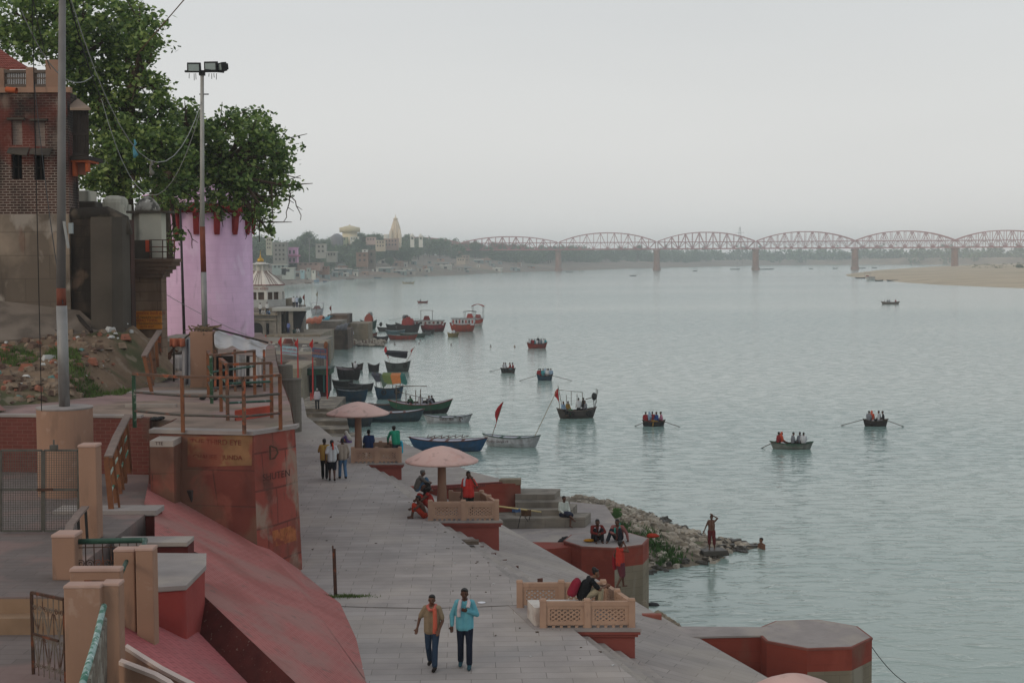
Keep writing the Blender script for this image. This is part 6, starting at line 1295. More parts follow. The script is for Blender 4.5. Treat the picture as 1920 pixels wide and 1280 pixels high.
# terraces of the nearer ghat
def gblock(name, label, cat, u0, v0, u1, v1, Y, depth, mat, zb=-1, bv=.0):
 a, c = W(u0, v1, Y=Y), W(u1, v0, Y=Y); b = MB(); b.box(((a.x + c.x) / 2, Y + depth / 2, (zb + c.z) / 2), (c.x - a.x, depth, c.z - zb)); o = b.build(name, mat, origin=((a.x + c.x) / 2, Y + depth / 2, zb)); 
 if bv: bevel(o, bv)
 return tag(o, label, cat)
ghat = thing('arched_ghat_house', 'old stone ghat building with an arched doorway below the striped pavilion', 'building', W(500, 650, Y=206))
a, c_ = W(440, 650, Y=206), W(518, 590, Y=206); ar = W(482, 648, Y=206).x; az = W(482, 612, Y=206).z
facade('stone_wall', a.x, c_.x, 0, c_.z, 206, .8, [(ar - .85, 2, ar + .85, az - .3), (W(499, 640, Y=206).x, W(499, 640, Y=206).z, W(505, 640, Y=206).x, W(505, 606, Y=206).z)], m_stone, ghat)
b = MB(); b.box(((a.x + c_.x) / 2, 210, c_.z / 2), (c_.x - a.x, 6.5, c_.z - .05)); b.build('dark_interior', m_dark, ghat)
b = MB(); b.lathe((0, 0, 0), [(.85, 0), (.85, .02)], 20); b.v = [(ar + x, 205.98 + z * 3, az - .3 + y) for x, y, z in b.v]; b.build('arch_top', m_dark, ghat)
b = MB(); b.box(((a.x + c_.x) / 2, 208, c_.z + .05), (c_.x - a.x + .5, 5, .25)); b.box(((a.x + c_.x) / 2, 205.9, c_.z - .7), (c_.x - a.x + .2, .3, .2)); b.build('cornice', m_mud, ghat)
gblock('stone_block', 'stepped dark stone mass right of the pavilion base', 'wall', 534, 560, 545, 600, 222, 6, m_mud, 0); gblock('stone_block', 'lower dark stone mass right of the pavilion base', 'wall', 541, 568, 550, 600, 221, 5, m_mud, 0)
gblock('stone_block', 'pavilion terrace below its white base', 'terrace', 470, 577, 548, 600, 211, 14, m_stone, 0)
# concrete shelter with people
sh = thing('concrete_shelter', 'open concrete shelter with white slab roof and four pillars', 'shelter', W(545, 625, Y=206))
Yq = 206; b = MB(); a, c_ = W(511, 583, Y=Yq), W(573, 577, Y=Yq); b.box(((a.x + c_.x) / 2, Yq + 2.2, (a.z + c_.z) / 2), (c_.x - a.x, 5.2, c_.z - a.z)); b.build('roof_slab', M('shelter_slab', '#a5a39c', .9, .06, 1, .1), sh)
zf = W(540, 626, Y=Yq).z
for u0, u1, dy in ((519, 527, 0), (541, 549, 0), (550, 560, 3.6), (523, 528, 3.6)):
 b = MB(); x0_, x1_ = W(u0, 600, Y=Yq).x, W(u1, 600, Y=Yq).x; b.box(((x0_ + x1_) / 2, Yq + .3 + dy, (zf + a.z) / 2), (x1_ - x0_, .4, a.z - zf)); b.build('pillar', m_stone, sh)
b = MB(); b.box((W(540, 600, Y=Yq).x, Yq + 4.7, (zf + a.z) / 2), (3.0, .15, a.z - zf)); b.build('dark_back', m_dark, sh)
b = MB(); q = [W(549, 584, Y=Yq), W(573, 584, Y=Yq), W(566, 600, Y=Yq), W(560, 622, Y=Yq), W(549, 622, Y=Yq)]; b.add([p + Vector((0, 1.2, 0)) for p in q] + [p + Vector((0, 1.25, 0)) for p in q], [(4, 3, 2, 1, 0), (5, 6, 7, 8, 9)]); b.build('black_tarp', M('black_tarp', '#1b1b20', .8, .2, 2, .4), sh)
gblock('stone_terrace', 'stone floor of the concrete shelter', 'terrace', 500, 627, 600, 640, 203, 16, m_mud, 0)
for (u0, v0, u1, v1, Y, dp_, mt, nm) in [(578, 602, 640, 634, 232, 8, m_stone, 'old stone platform right of the shelter'), (614, 590, 651, 620, 246, 8, m_oldstone, 'tall plain grey wall block on the shore point'), (590, 618, 652, 645, 226, 8, m_oldstone, 'lower stone platform at the water edge of the shore point'),
                                          (650, 606, 690, 636, 248, 8, m_mud, 'yellowish shore wall behind the green hulled boat'), (560, 628, 600, 655, 214, 6, m_mud, 'rough stone ledge below the shelter'), *[(450, 638 + 8 * q, 604 - 5 * q, 650 + 8 * q, 194 - 9 * q, 12, (m_stone, m_mud, m_oldstone)[q % 3], ['top', 'second', 'third', 'fourth', 'fifth', 'lowest'][q] + ' of the worn ghat steps beside the flagged poles') for q in range(6)],
                                          (515, 690, 566, 700, 135, 10, m_mud, 'stone terrace under the small stall left of the flagged poles')]:
 gblock('stone_platform', nm, 'platform', u0, v0, u1, v1, Y, dp_, mt, -1, .08)
b = MB(); rs3 = random.Random(4)
for _ in range(260):
 u = rs3.uniform(575, 720); v = 640 + (u - 575) * .02 + rs3.uniform(-6, 5); p = W(u, v, z=.2); s_ = rs3.uniform(.2, .7); b.blob(p, (s_, s_, s_ * .5), 6, jit=.4)
tag(b.build('rubble', m_rock), 'low rocks at the water edge of the shore point', kind='stuff')
# tarps and stall clutter on the shore point
for (u0, v0, u1, v1, Y, col, lab) in [(570, 592, 602, 606, 228, '#b0603f', 'orange striped tarpaulin tent on the shore point'), (604, 592, 617, 600, 236, '#3d7f8f', 'teal tarpaulin bundle on the shore point'), (628, 606, 650, 618, 224, '#4d4d50', 'grey dark tarpaulin over a stone platform')]:
 a, c_ = W(u0, v1, Y=Y), W(u1, v0, Y=Y); b = MB(); n = 9; rows = []
 for y_, f in ((Y, .0), (Y + 1.4, .75), (Y + 2.8, 1.0), (Y + 5, .5)): rows.append([Vector((a.x + (c_.x - a.x) * i / n, y_, a.z + (c_.z - a.z) * f * (.5 + .5 * i / n) + .12 * math.sin(i * 2.1 + y_))) for i in range(n + 1)])
 b.loft(rows, cap=False, closed=False); o = b.build('tarpaulin', paint(col, var=.3), origin=(a.x, Y, a.z), smooth=True); tag(o, lab, 'tarpaulin'); s_ = o.modifiers.new('s', 'SOLIDIFY'); s_.thickness = .04
# steps between the promenade end and the boats
stepm = M('wet_step_stone', '#5d564c', .9, .2, 1.2, .5, .01, stains=[('#8d8475', 1.2, .5, .6, (1, 1, 1), .6), ('#443e36', 1.5, .6, .7)], brick=(1.1, .35, .01, '#4f483e', 'xz', 0, .08))
for k in range(6):
 z = 2.1 - .32 * k; y0_ = 113 - 2.7 * k; xl_, xr_ = W(520, 800, Y=y0_).x - 1, W((640, 652, 655, 668, 674, 690)[k], 800, Y=y0_).x
 b = MB(); b.prism([(xl_, y0_), (xr_, y0_), (xr_ - .5, y0_ + 3.4), (xl_, y0_ + 3.4)], -1.5, z); tag(bevel(b.build('stair_step', stepm), .06), kind='structure')
b = MB(); p, q = W(561, 768, Y=112), W(622, 762, Y=112); b.prism([(p.x - 1, 114), (q.x, 114), (q.x - .3, 124), (p.x - 1, 124)], -1, 2.35); tag(b.build('jetty_pavement', stepm), kind='structure')
# ================================================================ PEOPLE
def cap_(b, p, q, r1, r2, n=10):
 p, q = Vector(p), Vector(q); d = (q - p)
 if d.length < 1e-4: d = Vector((0, 0, 1e-3)); q = p + d
 d = d.normalized(); return b.tube([p - d * r1 * .97, p - d * r1 * .7, p, q, q + d * r2 * .7, q + d * r2 * .97], [r1 * .24, r1 * .71, r1, r2, r2 * .71, r2 * .24], n)
def bake(b, voxel, sm=3):
 me = bpy.data.meshes.new('tmp'); me.from_pydata(b.v, [], b.f); o = bpy.data.objects.new('tmp', me); COL.objects.link(o)
 r = o.modifiers.new('r', 'REMESH'); r.mode = 'VOXEL'; r.voxel_size = voxel; r.use_smooth_shade = True
 s = o.modifiers.new('s', 'SMOOTH'); s.iterations = sm; s.factor = .5
 m2 = bpy.data.meshes.new_from_object(o.evaluated_get(bpy.context.evaluated_depsgraph_get())); bpy.data.objects.remove(o); bpy.data.meshes.remove(me)
 m2.polygons.foreach_set('use_smooth', [True] * len(m2.polygons)); return m2
V = Vector
def pose(kind, **kw):
 if kind in ('stand', 'walk', 'lean', 'back'):
  J = dict(pel=(0, 0, .93), che=(0, -.01, 1.24), nek=(0, -.01, 1.45), hed=(0, .02, 1.585), shL=(-.15, -.01, 1.395), shR=(.15, -.01, 1.395), elL=(-.215, -.03, 1.12), elR=(.215, -.03, 1.12), wrL=(-.24, .06, .88), wrR=(.24, .06, .88),
                 hpL=(-.09, 0, .9), hpR=(.09, 0, .9), knL=(-.1, .02, .49), knR=(.1, .02, .49), anL=(-.1, -.03, .08), anR=(.1, -.03, .08))
  if kind == 'walk': J.update(knL=(-.09, .15, .5), anL=(-.09, .2, .09), knR=(.09, .02, .49), anR=(.09, -.2, .13), elL=(-.25, -.1, 1.13), wrL=(-.26, -.06, .88), elR=(.25, .02, 1.13), wrR=(.24, .16, .92))
 elif kind == 'sit':      # on a bench or thwart, origin at the seat
  J = dict(pel=(0, 0, .11), che=(0, .0, .42), nek=(0, .03, .63), hed=(0, .07, .765), shL=(-.17, .02, .57), shR=(.17, .02, .57), elL=(-.23, .06, .31), elR=(.23, .06, .31), wrL=(-.14, .27, .2), wrR=(.14, .27, .2),
                 hpL=(-.09, 0, .1), hpR=(.09, 0, .1), knL=(-.12, .42, .12), knR=(.12, .42, .12), anL=(-.11, .46, -.3), anR=(.11, .46, -.3))
 elif kind == 'cross':
  J = dict(pel=(0, 0, .11), che=(0, .03, .42), nek=(0, .07, .62), hed=(0, .12, .75), shL=(-.17, .06, .56), shR=(.17, .06, .56), elL=(-.25, .12, .33), elR=(.25, .12, .33), wrL=(-.08, .3, .22), wrR=(.08, .3, .22),
                 hpL=(-.09, 0, .1), hpR=(.09, 0, .1), knL=(-.33, .28, .13), knR=(.33, .28, .13), anL=(.08, .36, .06), anR=(-.08, .3, .06))
 elif kind == 'hug':
  J = dict(pel=(0, 0, .11), che=(0, .08, .4), nek=(0, .16, .58), hed=(0, .23, .69), shL=(-.17, .14, .52), shR=(.17, .14, .52), elL=(-.24, .34, .36), elR=(.24, .34, .36), wrL=(-.06, .46, .33), wrR=(.06, .48, .33),
                 hpL=(-.09, 0, .1), hpR=(.09, 0, .1), knL=(-.12, .36, .45), knR=(.12, .36, .45), anL=(-.12, .44, .07), anR=(.12, .44, .07))
 J.update(kw); return {k: V(v) for k, v in J.items()}
def toe(J, s):
 a = J['an' + s]; k = J['kn' + s]; f = V((0, 1, 0)); return a + V((0, .15, -.045)) if 'toe' + s not in J else J['toe' + s]
def person_meshes(J, top, bot, det, bulk=1.0, face=True):
 """continuous body surface plus clothing shells; det = voxel size"""
 out = {}; b = MB(); k = bulk; h = J['hed']; fw = (h - J['nek']); n = 10
 hd = J.get('hdir', V((0, 1, 0))).normalized(); hr = V((0, 0, 1)).cross(hd).normalized() * -1; up = V((0, 0, 1))
 hm = Matrix((hr, hd, up)).transposed()
 def H(x, y, z): return h + hm @ V((x, y, z))
 b.blob(H(0, -.012, .02), (.077, .092, .098), 12, R=hm); b.blob(H(0, .018, -.045), (.057, .066, .062), 10, R=hm); b.blob(H(0, .088, -.015), (.014, .02, .026), 6, R=hm)
 for s in (-1, 1): b.blob(H(.078 * s, -.005, -.012), (.012, .02, .03), 6, R=hm)
 cap_(b, J['nek'] - V((0, 0, .04)), h - V((0, .01, .07)), .058, .05)
 cap_(b, J['shL'], J['shR'], .055, .055); cp = (J['che'] - J['pel']); 
 sx = (J['shR'] - J['shL']).normalized()
 for s in (-1, 1):
  cap_(b, J['che'] + sx * .075 * s * k, J['pel'] + sx * .065 * s * k + V((0, 0, .02)), .1 * k, .095 * k); cap_(b, J['che'] + sx * .07 * s, (J['shL'] + J['shR']) / 2 + sx * .07 * s - V((0, 0, .03)), .098 * k, .07)
  cap_(b, (J['nek'] * 1.0) - V((0, 0, .02)), J['shR' if s > 0 else 'shL'], .05, .055)
 for s in 'LR':
  cap_(b, J['hp' + s], J['kn' + s], .088 * k, .056 * k); cap_(b, J['kn' + s], J['kn' + s].lerp(J['an' + s], .35), .055 * k, .055 * k); cap_(b, J['kn' + s].lerp(J['an' + s], .3), J['an' + s], .053 * k, .035)
  t = toe(J, s); cap_(b, J['an' + s] + V((0, -.02, -.03)), t, .036, .028)
  cap_(b, J['sh' + s], J['el' + s], .052 * k, .038 * k); cap_(b, J['el' + s], J['wr' + s], .039 * k, .026)
  fd = (J['wr' + s] - J['el' + s]).normalized(); sd_ = fd.cross(V((0, 1, .01))); sd_ = (sd_ if sd_.length > .2 else fd.cross(V((1, 0, 0)))).normalized(); hc = J['wr' + s] + fd * .05
  cap_(b, J['wr' + s] + sd_ * .015, hc + sd_ * .018, .022, .022); cap_(b, J['wr' + s] - sd_ * .012, hc - sd_ * .018, .02, .02)
  if det < .02:
   cv = fd.cross(sd_).normalized() * (.35 if s == 'L' else -.35)
   for i, ln in enumerate((.062, .072, .068, .052)):
    r0 = hc + fd * .018 + sd_ * (.033 - .022 * i); m1 = r0 + (fd + cv * .3).normalized() * ln * .55; cap_(b, r0, m1, .0105, .01, 6); cap_(b, m1, m1 + (fd + cv * 1.6).normalized() * ln * .5, .0098, .009, 6)
   r0 = J['wr' + s] + fd * .02 + sd_ * .03; m1 = r0 + (fd * .6 + sd_).normalized() * .035; cap_(b, r0, m1, .012, .0115, 6); cap_(b, m1, m1 + (fd + sd_ * .25).normalized() * .03, .0115, .01, 6)
  else: cap_(b, hc, hc + fd * .06, .026, .02)
 out['body'] = bake(b, det, 2 if det < .02 else 1)
 # hair
 hs = J.get('hair', 'short')
 if hs != 'bald':
  b = MB()
  if hs == 'short': b.blob(H(0, -.026, .05), (.083, .092, .078), 12, R=hm); b.blob(H(0, -.05, .0), (.072, .062, .07), 10, R=hm); b.blob(H(0, .05, .092), (.05, .035, .022), 8, R=hm)
  if hs in ('long', 'bun'): b.blob(H(0, -.026, .045), (.086, .094, .082), 12, R=hm); b.blob(H(0, -.07, -.05), (.075, .05, .13 if hs == 'long' else .06), 10, R=hm)
  if hs == 'bushy': 
   rr = random.Random(3)
   for _ in range(22): q = V((rr.gauss(0, 1), rr.gauss(-.5, 1), rr.gauss(.2, .9))).normalized() * .12; b.blob(H(0, -.05, .02) + q, .06, 8)
   b.blob(H(0, -.05, -.12), (.13, .08, .14), 8)
  if hs == 'veil': b.blob(H(0, -.03, .03), (.1, .105, .105), 12, R=hm); cap_(b, H(0, -.06, -.03), J['che'] + V((0, -.06, .02)), .095, .16)
  out['hair'] = bake(b, max(det, .014), 2)
 # shirt
 m = .015
 if top:
  b = MB()
  cap_(b, J['shL'], J['shR'], .055 + m, .055 + m)
  hem = J['pel'] + V((0, 0, -.07 if top != 'kurta' else -.3)) if J['pel'].z > .5 else J['pel'] + V((0, 0, .02))
  for s in (-1, 1):
   cap_(b, J['che'] + sx * .075 * s * k, hem + sx * .065 * s * k, .1 * k + m, .1 * k + m * 2); cap_(b, J['che'] + sx * .07 * s, (J['shL'] + J['shR']) / 2 + sx * .07 * s - V((0, 0, .03)), .098 * k + m, .07 + m)
   if top != 'tank': cap_(b, J['nek'] - V((0, 0, .045)), J['shR' if s > 0 else 'shL'], .052 + m * .6, .055 + m)
  if top in ('short', 'long', 'kurta'):
   for s in 'LR':
    if top == 'short': cap_(b, J['sh' + s], J['sh' + s].lerp(J['el' + s], .78), .06 + m * .6, .058 + m * .5)
    else: cap_(b, J['sh' + s], J['el' + s], .06 + m * .6, .042 + m); cap_(b, J['el' + s], J['el' + s].lerp(J['wr' + s], .9), .043 + m * .9, .032 + m * .8)
  out['shirt'] = bake(b, max(det, .013), 2)
  if hem.z > .5:      # straight hem
   import bmesh
   bb = bmesh.new(); bb.from_mesh(out['shirt']); bmesh.ops.bisect_plane(bb, geom=bb.verts[:] + bb.edges[:] + bb.faces[:], plane_co=hem + V((0, 0, -.05)), plane_no=(0, 0, -1), clear_outer=True); bb.to_mesh(out['shirt']); bb.free()
 if bot:
  b = MB(); 
  if bot in ('lungi', 'skirt'):
   kn = .5 * (J['knL'] + J['knR']); z_ = kn if bot == 'lungi' else .5 * (J['anL'] + J['anR']) + V((0, 0, .08))
   for s in 'LR':
    g = .02 if s == 'L' else -.02; e = J['kn' + s] if bot == 'lungi' else J['an' + s] + V((0, 0, .1)); cap_(b, J['hp' + s] + V((0, 0, .02)), e, .115, .105); cap_(b, J['hp' + s], e.lerp(z_, .6), .12, .12)
   cap_(b, J['hpL'], J['hpR'], .12, .12)
  elif bot == 'dhoti':
   for s in 'LR': cap_(b, J['hp' + s], J['kn' + s], .12, .09); cap_(b, J['kn' + s], J['kn' + s].lerp(J['an' + s], .4), .085, .07)
   cap_(b, J['hpL'], J['hpR'], .125, .125)
  else:
   f = {'long': .93, 'shorts': .0, 'three': .45}[bot]; w_ = .011 if bot == 'long' else .02
   for s in 'LR':
    cap_(b, J['hp' + s], J['kn' + s] if bot != 'shorts' else J['hp' + s].lerp(J['kn' + s], .92), .088 * k + w_ * 1.1, .058 * k + w_ * (1 if bot != 'shorts' else 1.9))
    if f: cap_(b, J['kn' + s], J['kn' + s].lerp(J['an' + s], f), .06 * k + w_, .052 + w_ * 1.4)
   cap_(b, J['hpL'] * .8 + J['hpR'] * .2, J['hpR'] * .8 + J['hpL'] * .2, .098 * k, .098 * k)
  out['trousers' if bot in ('long', 'shorts', 'three') else 'lungi'] = bake(b, max(det, .013), 2)
 if J.get('shoes'):
  b = MB()
  for s in 'LR': t = toe(J, s); cap_(b, J['an' + s] + V((0, -.04, -.03)), t + V((0, .02, 0)), .05, .042)
  out['shoes'] = bake(b, max(det, .013), 1)
 return out
PCACHE = {}
SKIN = ['#5a3d2e', '#4a3024', '#6b4a38', '#54382b']
m_hair = paint('#14110f', 'black_hair', .55)
def person(label, loc, rz, kind='stand', top='short', bot='long', tc='#888888', bc='#2a2c33', skin=0, hair='short', hc=None, det=.03, joints=None, shoes=None, bulk=1.0, sc=1.0, group=None, key=None, hdir=None, extras=()):
 jk = dict(joints or {}); 
 key = (kind, top, bot, hair, det, bool(shoes), round(bulk, 2), str(sorted((a, tuple(c)) for a, c in jk.items())), str(hdir))
 if key not in PCACHE:
  J = pose(kind, **jk); J['hair'] = hair; J['shoes'] = shoes
  if hdir: J['hdir'] = V(hdir)
  PCACHE[key] = (J, person_meshes(J, top, bot, det, bulk))
 J, ms = PCACHE[key]; t = thing('person', label, 'person', loc, rz, group); t.scale = (sc, sc, sc)
 mats = {'body': M('skin_%d' % skin, SKIN[skin], .6, .06, 4, .05, .002, wcoord=False), 'hair': paint(hc) if hc else m_hair, 'shirt': cloth(tc), 'trousers': cloth(bc), 'lungi': cloth(bc), 'shoes': cloth(shoes or '#222222')}
 for nm, me in ms.items():
  if not me.materials: me.materials.append(None)
  o = bpy.data.objects.new({'body': 'body', 'hair': 'hair' if hair != 'veil' else 'veil'}.get(nm, nm), me); COL.objects.link(o); o.parent = t; o.material_slots[0].link = 'OBJECT'; o.material_slots[0].material = mats[nm]
 if det < .02:
  hd = J.get('hdir', V((0, 1, 0))).normalized(); hr = V((0, 0, 1)).cross(hd).normalized() * -1; hm = Matrix((hr, hd, V((0, 0, 1)))).transposed(); h = J['hed']
  for s in (-1, 1): b = MB(); b.blob(h + hm @ V((.03 * s, .076, .012)), (.012, .008, .007), 6, R=hm); b.build('eye', m_black, t, local=True)
  b = MB(); b.blob(h + hm @ V((0, .082, -.052)), (.022, .008, .006), 6, R=hm); b.build('mouth', paint('#4a241e'), t, local=True)
 for nm, pts, r_, col, flat in extras:       # scarves, turbans: soft bands along a path
  b = MB(); b.tube(pts, r_, 8); me = bake(b, max(det * .8, .012), 3); me.materials.append(cloth(col)); o = bpy.data.objects.new(nm, me); COL.objects.link(o); o.parent = t
  if flat: o.scale = (1, 1, 1)
 return t
def cloth(c):
 return M('cloth_' + str(c), c, .9, .12, 5, .7, .03, wcoord=False, spec=.15)
R = math.radians
def gp(u, v, z): return W(u, v, z=z)
ND = .0125
# the two walkers nearest the lens
person('young man in beige polo shirt and jeans with an orange scarf, walking', gp(811, 1252, 5.5) + V((0, 0, .0)), R(172), 'walk', 'short', 'long', '#86765f', '#2c3c4f', 0, det=ND, shoes='#221c1a', sc=.93,
       joints=dict(wrL=(-.2, .22, .93), elL=(-.25, .02, 1.12), wrR=(.34, .05, .92), elR=(.3, -.05, 1.14)),
       extras=[('scarf', [(.1, .06, 1.44), (.04, -.08, 1.47), (-.09, -.02, 1.46), (-.06, .1, 1.38), (.03, .13, 1.38), (.09, .08, 1.44)], .04, '#b5655a', 0), ('scarf_end', [(-.08, .12, 1.42), (-.1, .155, 1.2), (-.1, .165, 1.0), (-.09, .16, .85)], [.05, .052, .055, .055], '#b85c48', 0)])
person('young man in turquoise shirt and dark jeans with a white towel round his neck', gp(872, 1250, 5.5), R(178), 'walk', 'long', 'long', '#5f9daa', '#1b2130', 1, det=ND, shoes='#2b4a55', sc=1.0,
       joints=dict(elL=(-.26, .0, 1.14), wrL=(-.05, .19, 1.26), wrR=(.27, .06, .9), elR=(.27, -.03, 1.13), anL=(-.1, .12, .09), knL=(-.1, .1, .49), anR=(.1, -.1, .1)),
       extras=[('towel', [(.12, .13, 1.12), (.11, .13, 1.3), (.09, .06, 1.44), (.03, -.08, 1.46), (-.07, -.05, 1.46), (-.1, .08, 1.42), (-.08, .15, 1.32)], [.045, .045, .04, .035, .035, .04, .045], '#b9aeb0', 0)])
# three friends seen from behind
for lab, u, v, top, bot, tc_, bc_, ex, jn in [
 ('man in mustard shirt and black trousers seen from behind, one of three friends', 609, 899, 'short', 'long', '#a98a4a', '#15161a', [], dict(elL=(-.24, .05, 1.15), wrL=(-.18, .2, 1.3))),
 ('man in white shirt and dark shorts with an orange head cloth, middle of three friends', 623, 902, 'short', 'shorts', '#b8bcbe', '#181b26', [('head_cloth', [(.085, .0, 1.6), (.0, .09, 1.6), (-.085, .0, 1.6), (0, -.1, 1.6), (.08, .0, 1.6)], .03, '#c9401f', 0), ('head_cloth_tail', [(.02, -.11, 1.6), (.04, -.14, 1.48), (.05, -.14, 1.32)], [.03, .035, .03], '#c9401f', 0)], {}),
 ('man in light grey shirt and jeans with an orange headband, right of three friends', 643, 898, 'long', 'long', '#95897d', '#4a6a8a', [('head_cloth', [(.087, .0, 1.62), (.0, .09, 1.62), (-.087, .0, 1.62), (0, -.1, 1.62), (.08, .0, 1.62)], .032, '#c9401f', 0)], {})]:
 person(lab, gp(u, v, 5.5), R(8 + (u - 620) * .4), 'walk', top, bot, tc_, bc_, 1, det=.018, shoes='#2a2422', joints=jn, extras=ex, sc=.96)
# seated man with backpack on the nearest platform
sp_ = W(1092, 1126, z=5.95); 
bp_t = person('man in black t-shirt and khaki trousers seated on the bench looking at his phone', (sp_.x, sp_.y + .05, 5.93), R(-82), 'sit', 'short', 'long', '#191a1c', '#9a9078', 2, det=ND, shoes='#3a3230', bulk=1.08,
       joints=dict(che=(0, .1, .4), nek=(0, .24, .58), hed=(0, .34, .68), shL=(-.18, .2, .52), shR=(.18, .2, .52), elL=(-.2, .38, .32), elR=(.2, .38, .32), wrL=(-.05, .58, .35), wrR=(.05, .58, .35), knL=(-.13, .43, .28), knR=(.13, .43, .3), anL=(-.12, .4, -.1), anR=(.12, .42, -.1)), hdir=(0, .85, -.45))
b = MB(); 
for s in (-1, 1): cap_(b, V((.07 * s, -.12, .2)), V((.06 * s, .0, .46)), .1, .09)
cap_(b, V((0, -.16, .2)), V((0, -.05, .44)), .1, .09)
me = bake(b, .02, 3); me.materials.append(cloth('#7d2233')); bk = bpy.data.objects.new('backpack', me); COL.objects.link(bk); bk.location = bp_t.location + Vector((-.12, 0, .02)); bk.rotation_euler = (0, 0, R(-82)); tag(bk, 'dark red backpack worn by the man in black seated on the nearest platform', 'backpack')
b = MB(); pp = W(1131, 1106, Y=sp_.y); b.box((0, 0, 0), (.07, .02, .14), rx=.5); tag(b.build('phone', m_black, origin=pp), 'black phone held by the seated man in black', 'phone')
# walker in red tank top on the terrace edge
wk = gp(1163, 1103, 3.72)
person('man in orange tank top and wine lungi walking the terrace edge with a red shirt', wk, R(-60), 'walk', 'tank', 'lungi', '#a5352a', '#5d3038', 3, det=.014, sc=.9, joints=dict(elR=(.32, .12, 1.36), wrR=(.12, .1, 1.6), elL=(-.27, -.08, 1.15), wrL=(-.25, .0, .98)), extras=[('carried_shirt', [(-.3, .02, 1.3), (-.32, -.02, 1.1), (-.32, -.03, .85), (-.3, -.02, .62)], [.06, .085, .09, .07], '#7d1c26', 0)])
# two men on the bastion
t1 = gp(1118, 1014, 3.66); t2 = gp(1160, 1014, 3.66)
person('man in dark red shirt with a white scarf sitting cross legged on the bastion', t1 + V((0, .1, 0)), R(190), 'hug', 'long', 'long', '#6a2420', '#1c1b1e', 3, det=.014, sc=1.05, extras=[('scarf', [(.1, .18, .35), (.09, .2, .5), (.05, .08, .63), (-.05, .08, .63), (-.08, .2, .52), (-.06, .24, .36)], .035, '#b5aeb2', 0)])
person('man in pinkish shirt with a green scarf sitting with one knee up on the bastion', t2 + V((0, .1, 0)), R(165), 'hug', 'long', 'long', '#8a5a56', '#23252c', 3, det=.014, sc=1.05, joints=dict(anR=(.3, .5, .07), knR=(.2, .3, .42), wrL=(-.36, .1, .06), elL=(-.32, .1, .28)), extras=[('scarf', [(.08, .26, .25), (.09, .22, .45), (.05, .08, .63), (-.05, .08, .63), (-.08, .2, .52), (-.07, .26, .28)], .038, '#3f8f86', 0)])
b = MB(); p = gp(1105, 1015, 3.67); b.blob(p + V((0, 0, .05)), (.22, .12, .06), 10, jit=.15); tag(b.build('cloth_bag', cloth('#b07a1e'), origin=p, smooth=True), 'yellow cloth bag on the bastion beside the man in dark red', 'bag')
# seated man in white on the steps
p = gp(1052, 968, 3.42); person('man in white shirt sitting cross legged at the end of the stone steps', (p.x + .1, p.y + .1, 3.4), R(-150), 'sit', 'long', 'lungi', '#b6bcb4', '#2c3040', 3, det=.014, joints=dict(anL=(-.02, .5, -.3), knR=(.05, .45, .2), anR=(-.12, .6, -.05)))
# man with phone in red shirt on the middle platform
p = gp(878, 968, 5.52); person('man in bright red t-shirt with a white towel holding a phone to his ear', (p.x, p.y + .4, 5.3), R(180), 'stand', 'short', 'long', '#b0352f', '#1d241f', 1, det=.014, bulk=1.05, joints=dict(elL=(-.3, .08, 1.16), wrL=(-.13, .1, 1.45)), extras=[('towel', [(.14, .1, 1.2), (.14, .08, 1.38), (.1, .0, 1.47), (.06, -.06, 1.45)], .04, '#b8b4bb', 0)])
b = MB(); b.box((0, 0, 0), (.02, .07, .14)); tag(b.build('phone', m_black, origin=(p.x + .13, p.y + .28, 6.86)), 'dark phone held up by the man in the bright red shirt', 'phone')
# grey haired man and orange clad figures left of the middle platform
p = gp(782, 921, 5.5); person('man in grey shirt and jeans hunched on the promenade edge, facing the river', (p.x, p.y, 5.5), R(-80), 'hug', 'long', 'long', '#5b5652', '#3d5970', 0, hair='short', hc='#4a4744', det=.018)
p = gp(806, 966, 5.5); person('long haired holy man in orange wrap sitting against the column', (p.x + .05, p.y + .3, 5.62), R(100), 'hug', 'tank', 'dhoti', '#96302a', '#962f26', 3, hair='bushy', det=.016, sc=1.12)
p = gp(796, 970, 5.5); person('dark bare armed man in orange loincloth squatting low beside the balustrade', (p.x, p.y - .05, 5.5), R(95), 'hug', None, 'dhoti', '#333333', '#a23826', 3, det=.016, sc=.95)
# far platform: blue, green, purple
p = gp(688, 866, 5.5); person('man in navy shirt sitting on the far balustrade by the column', (p.x, p.y + 1.0, 5.9), R(20), 'sit', 'short', 'long', '#20355c', '#1a1a20', 3, det=.018)
p = gp(740, 868, 5.5); person('man in emerald shirt leaning over the far balustrade with a cyan cloth', (p.x + .05, p.y + .35, 5.45), R(25), 'stand', 'long', 'long', '#1f8064', '#2b3a44', 3, det=.018, joints=dict(che=(0, .1, 1.2), nek=(0, .24, 1.36), hed=(0, .3, 1.47), shL=(-.17, .2, 1.32), shR=(.17, .2, 1.32), elL=(-.25, .35, 1.06), wrL=(-.2, .5, .86), elR=(.25, .35, 1.06), wrR=(.2, .5, .86)), extras=[('cloth', [(.2, -.06, .95), (.24, -.02, .8), (.24, 0, .6), (.26, 0, .42)], [.05, .07, .07, .05], '#3aa7c4', 0)])
p = gp(655, 833, 4.4); person('woman in purple shawl and pale headscarf sitting by the water steps', (p.x, p.y, 4.3), R(60), 'hug', 'long', 'skirt', '#5a4570', '#6a4a70', 2, hair='veil', hc='#a9a49a', det=.02)
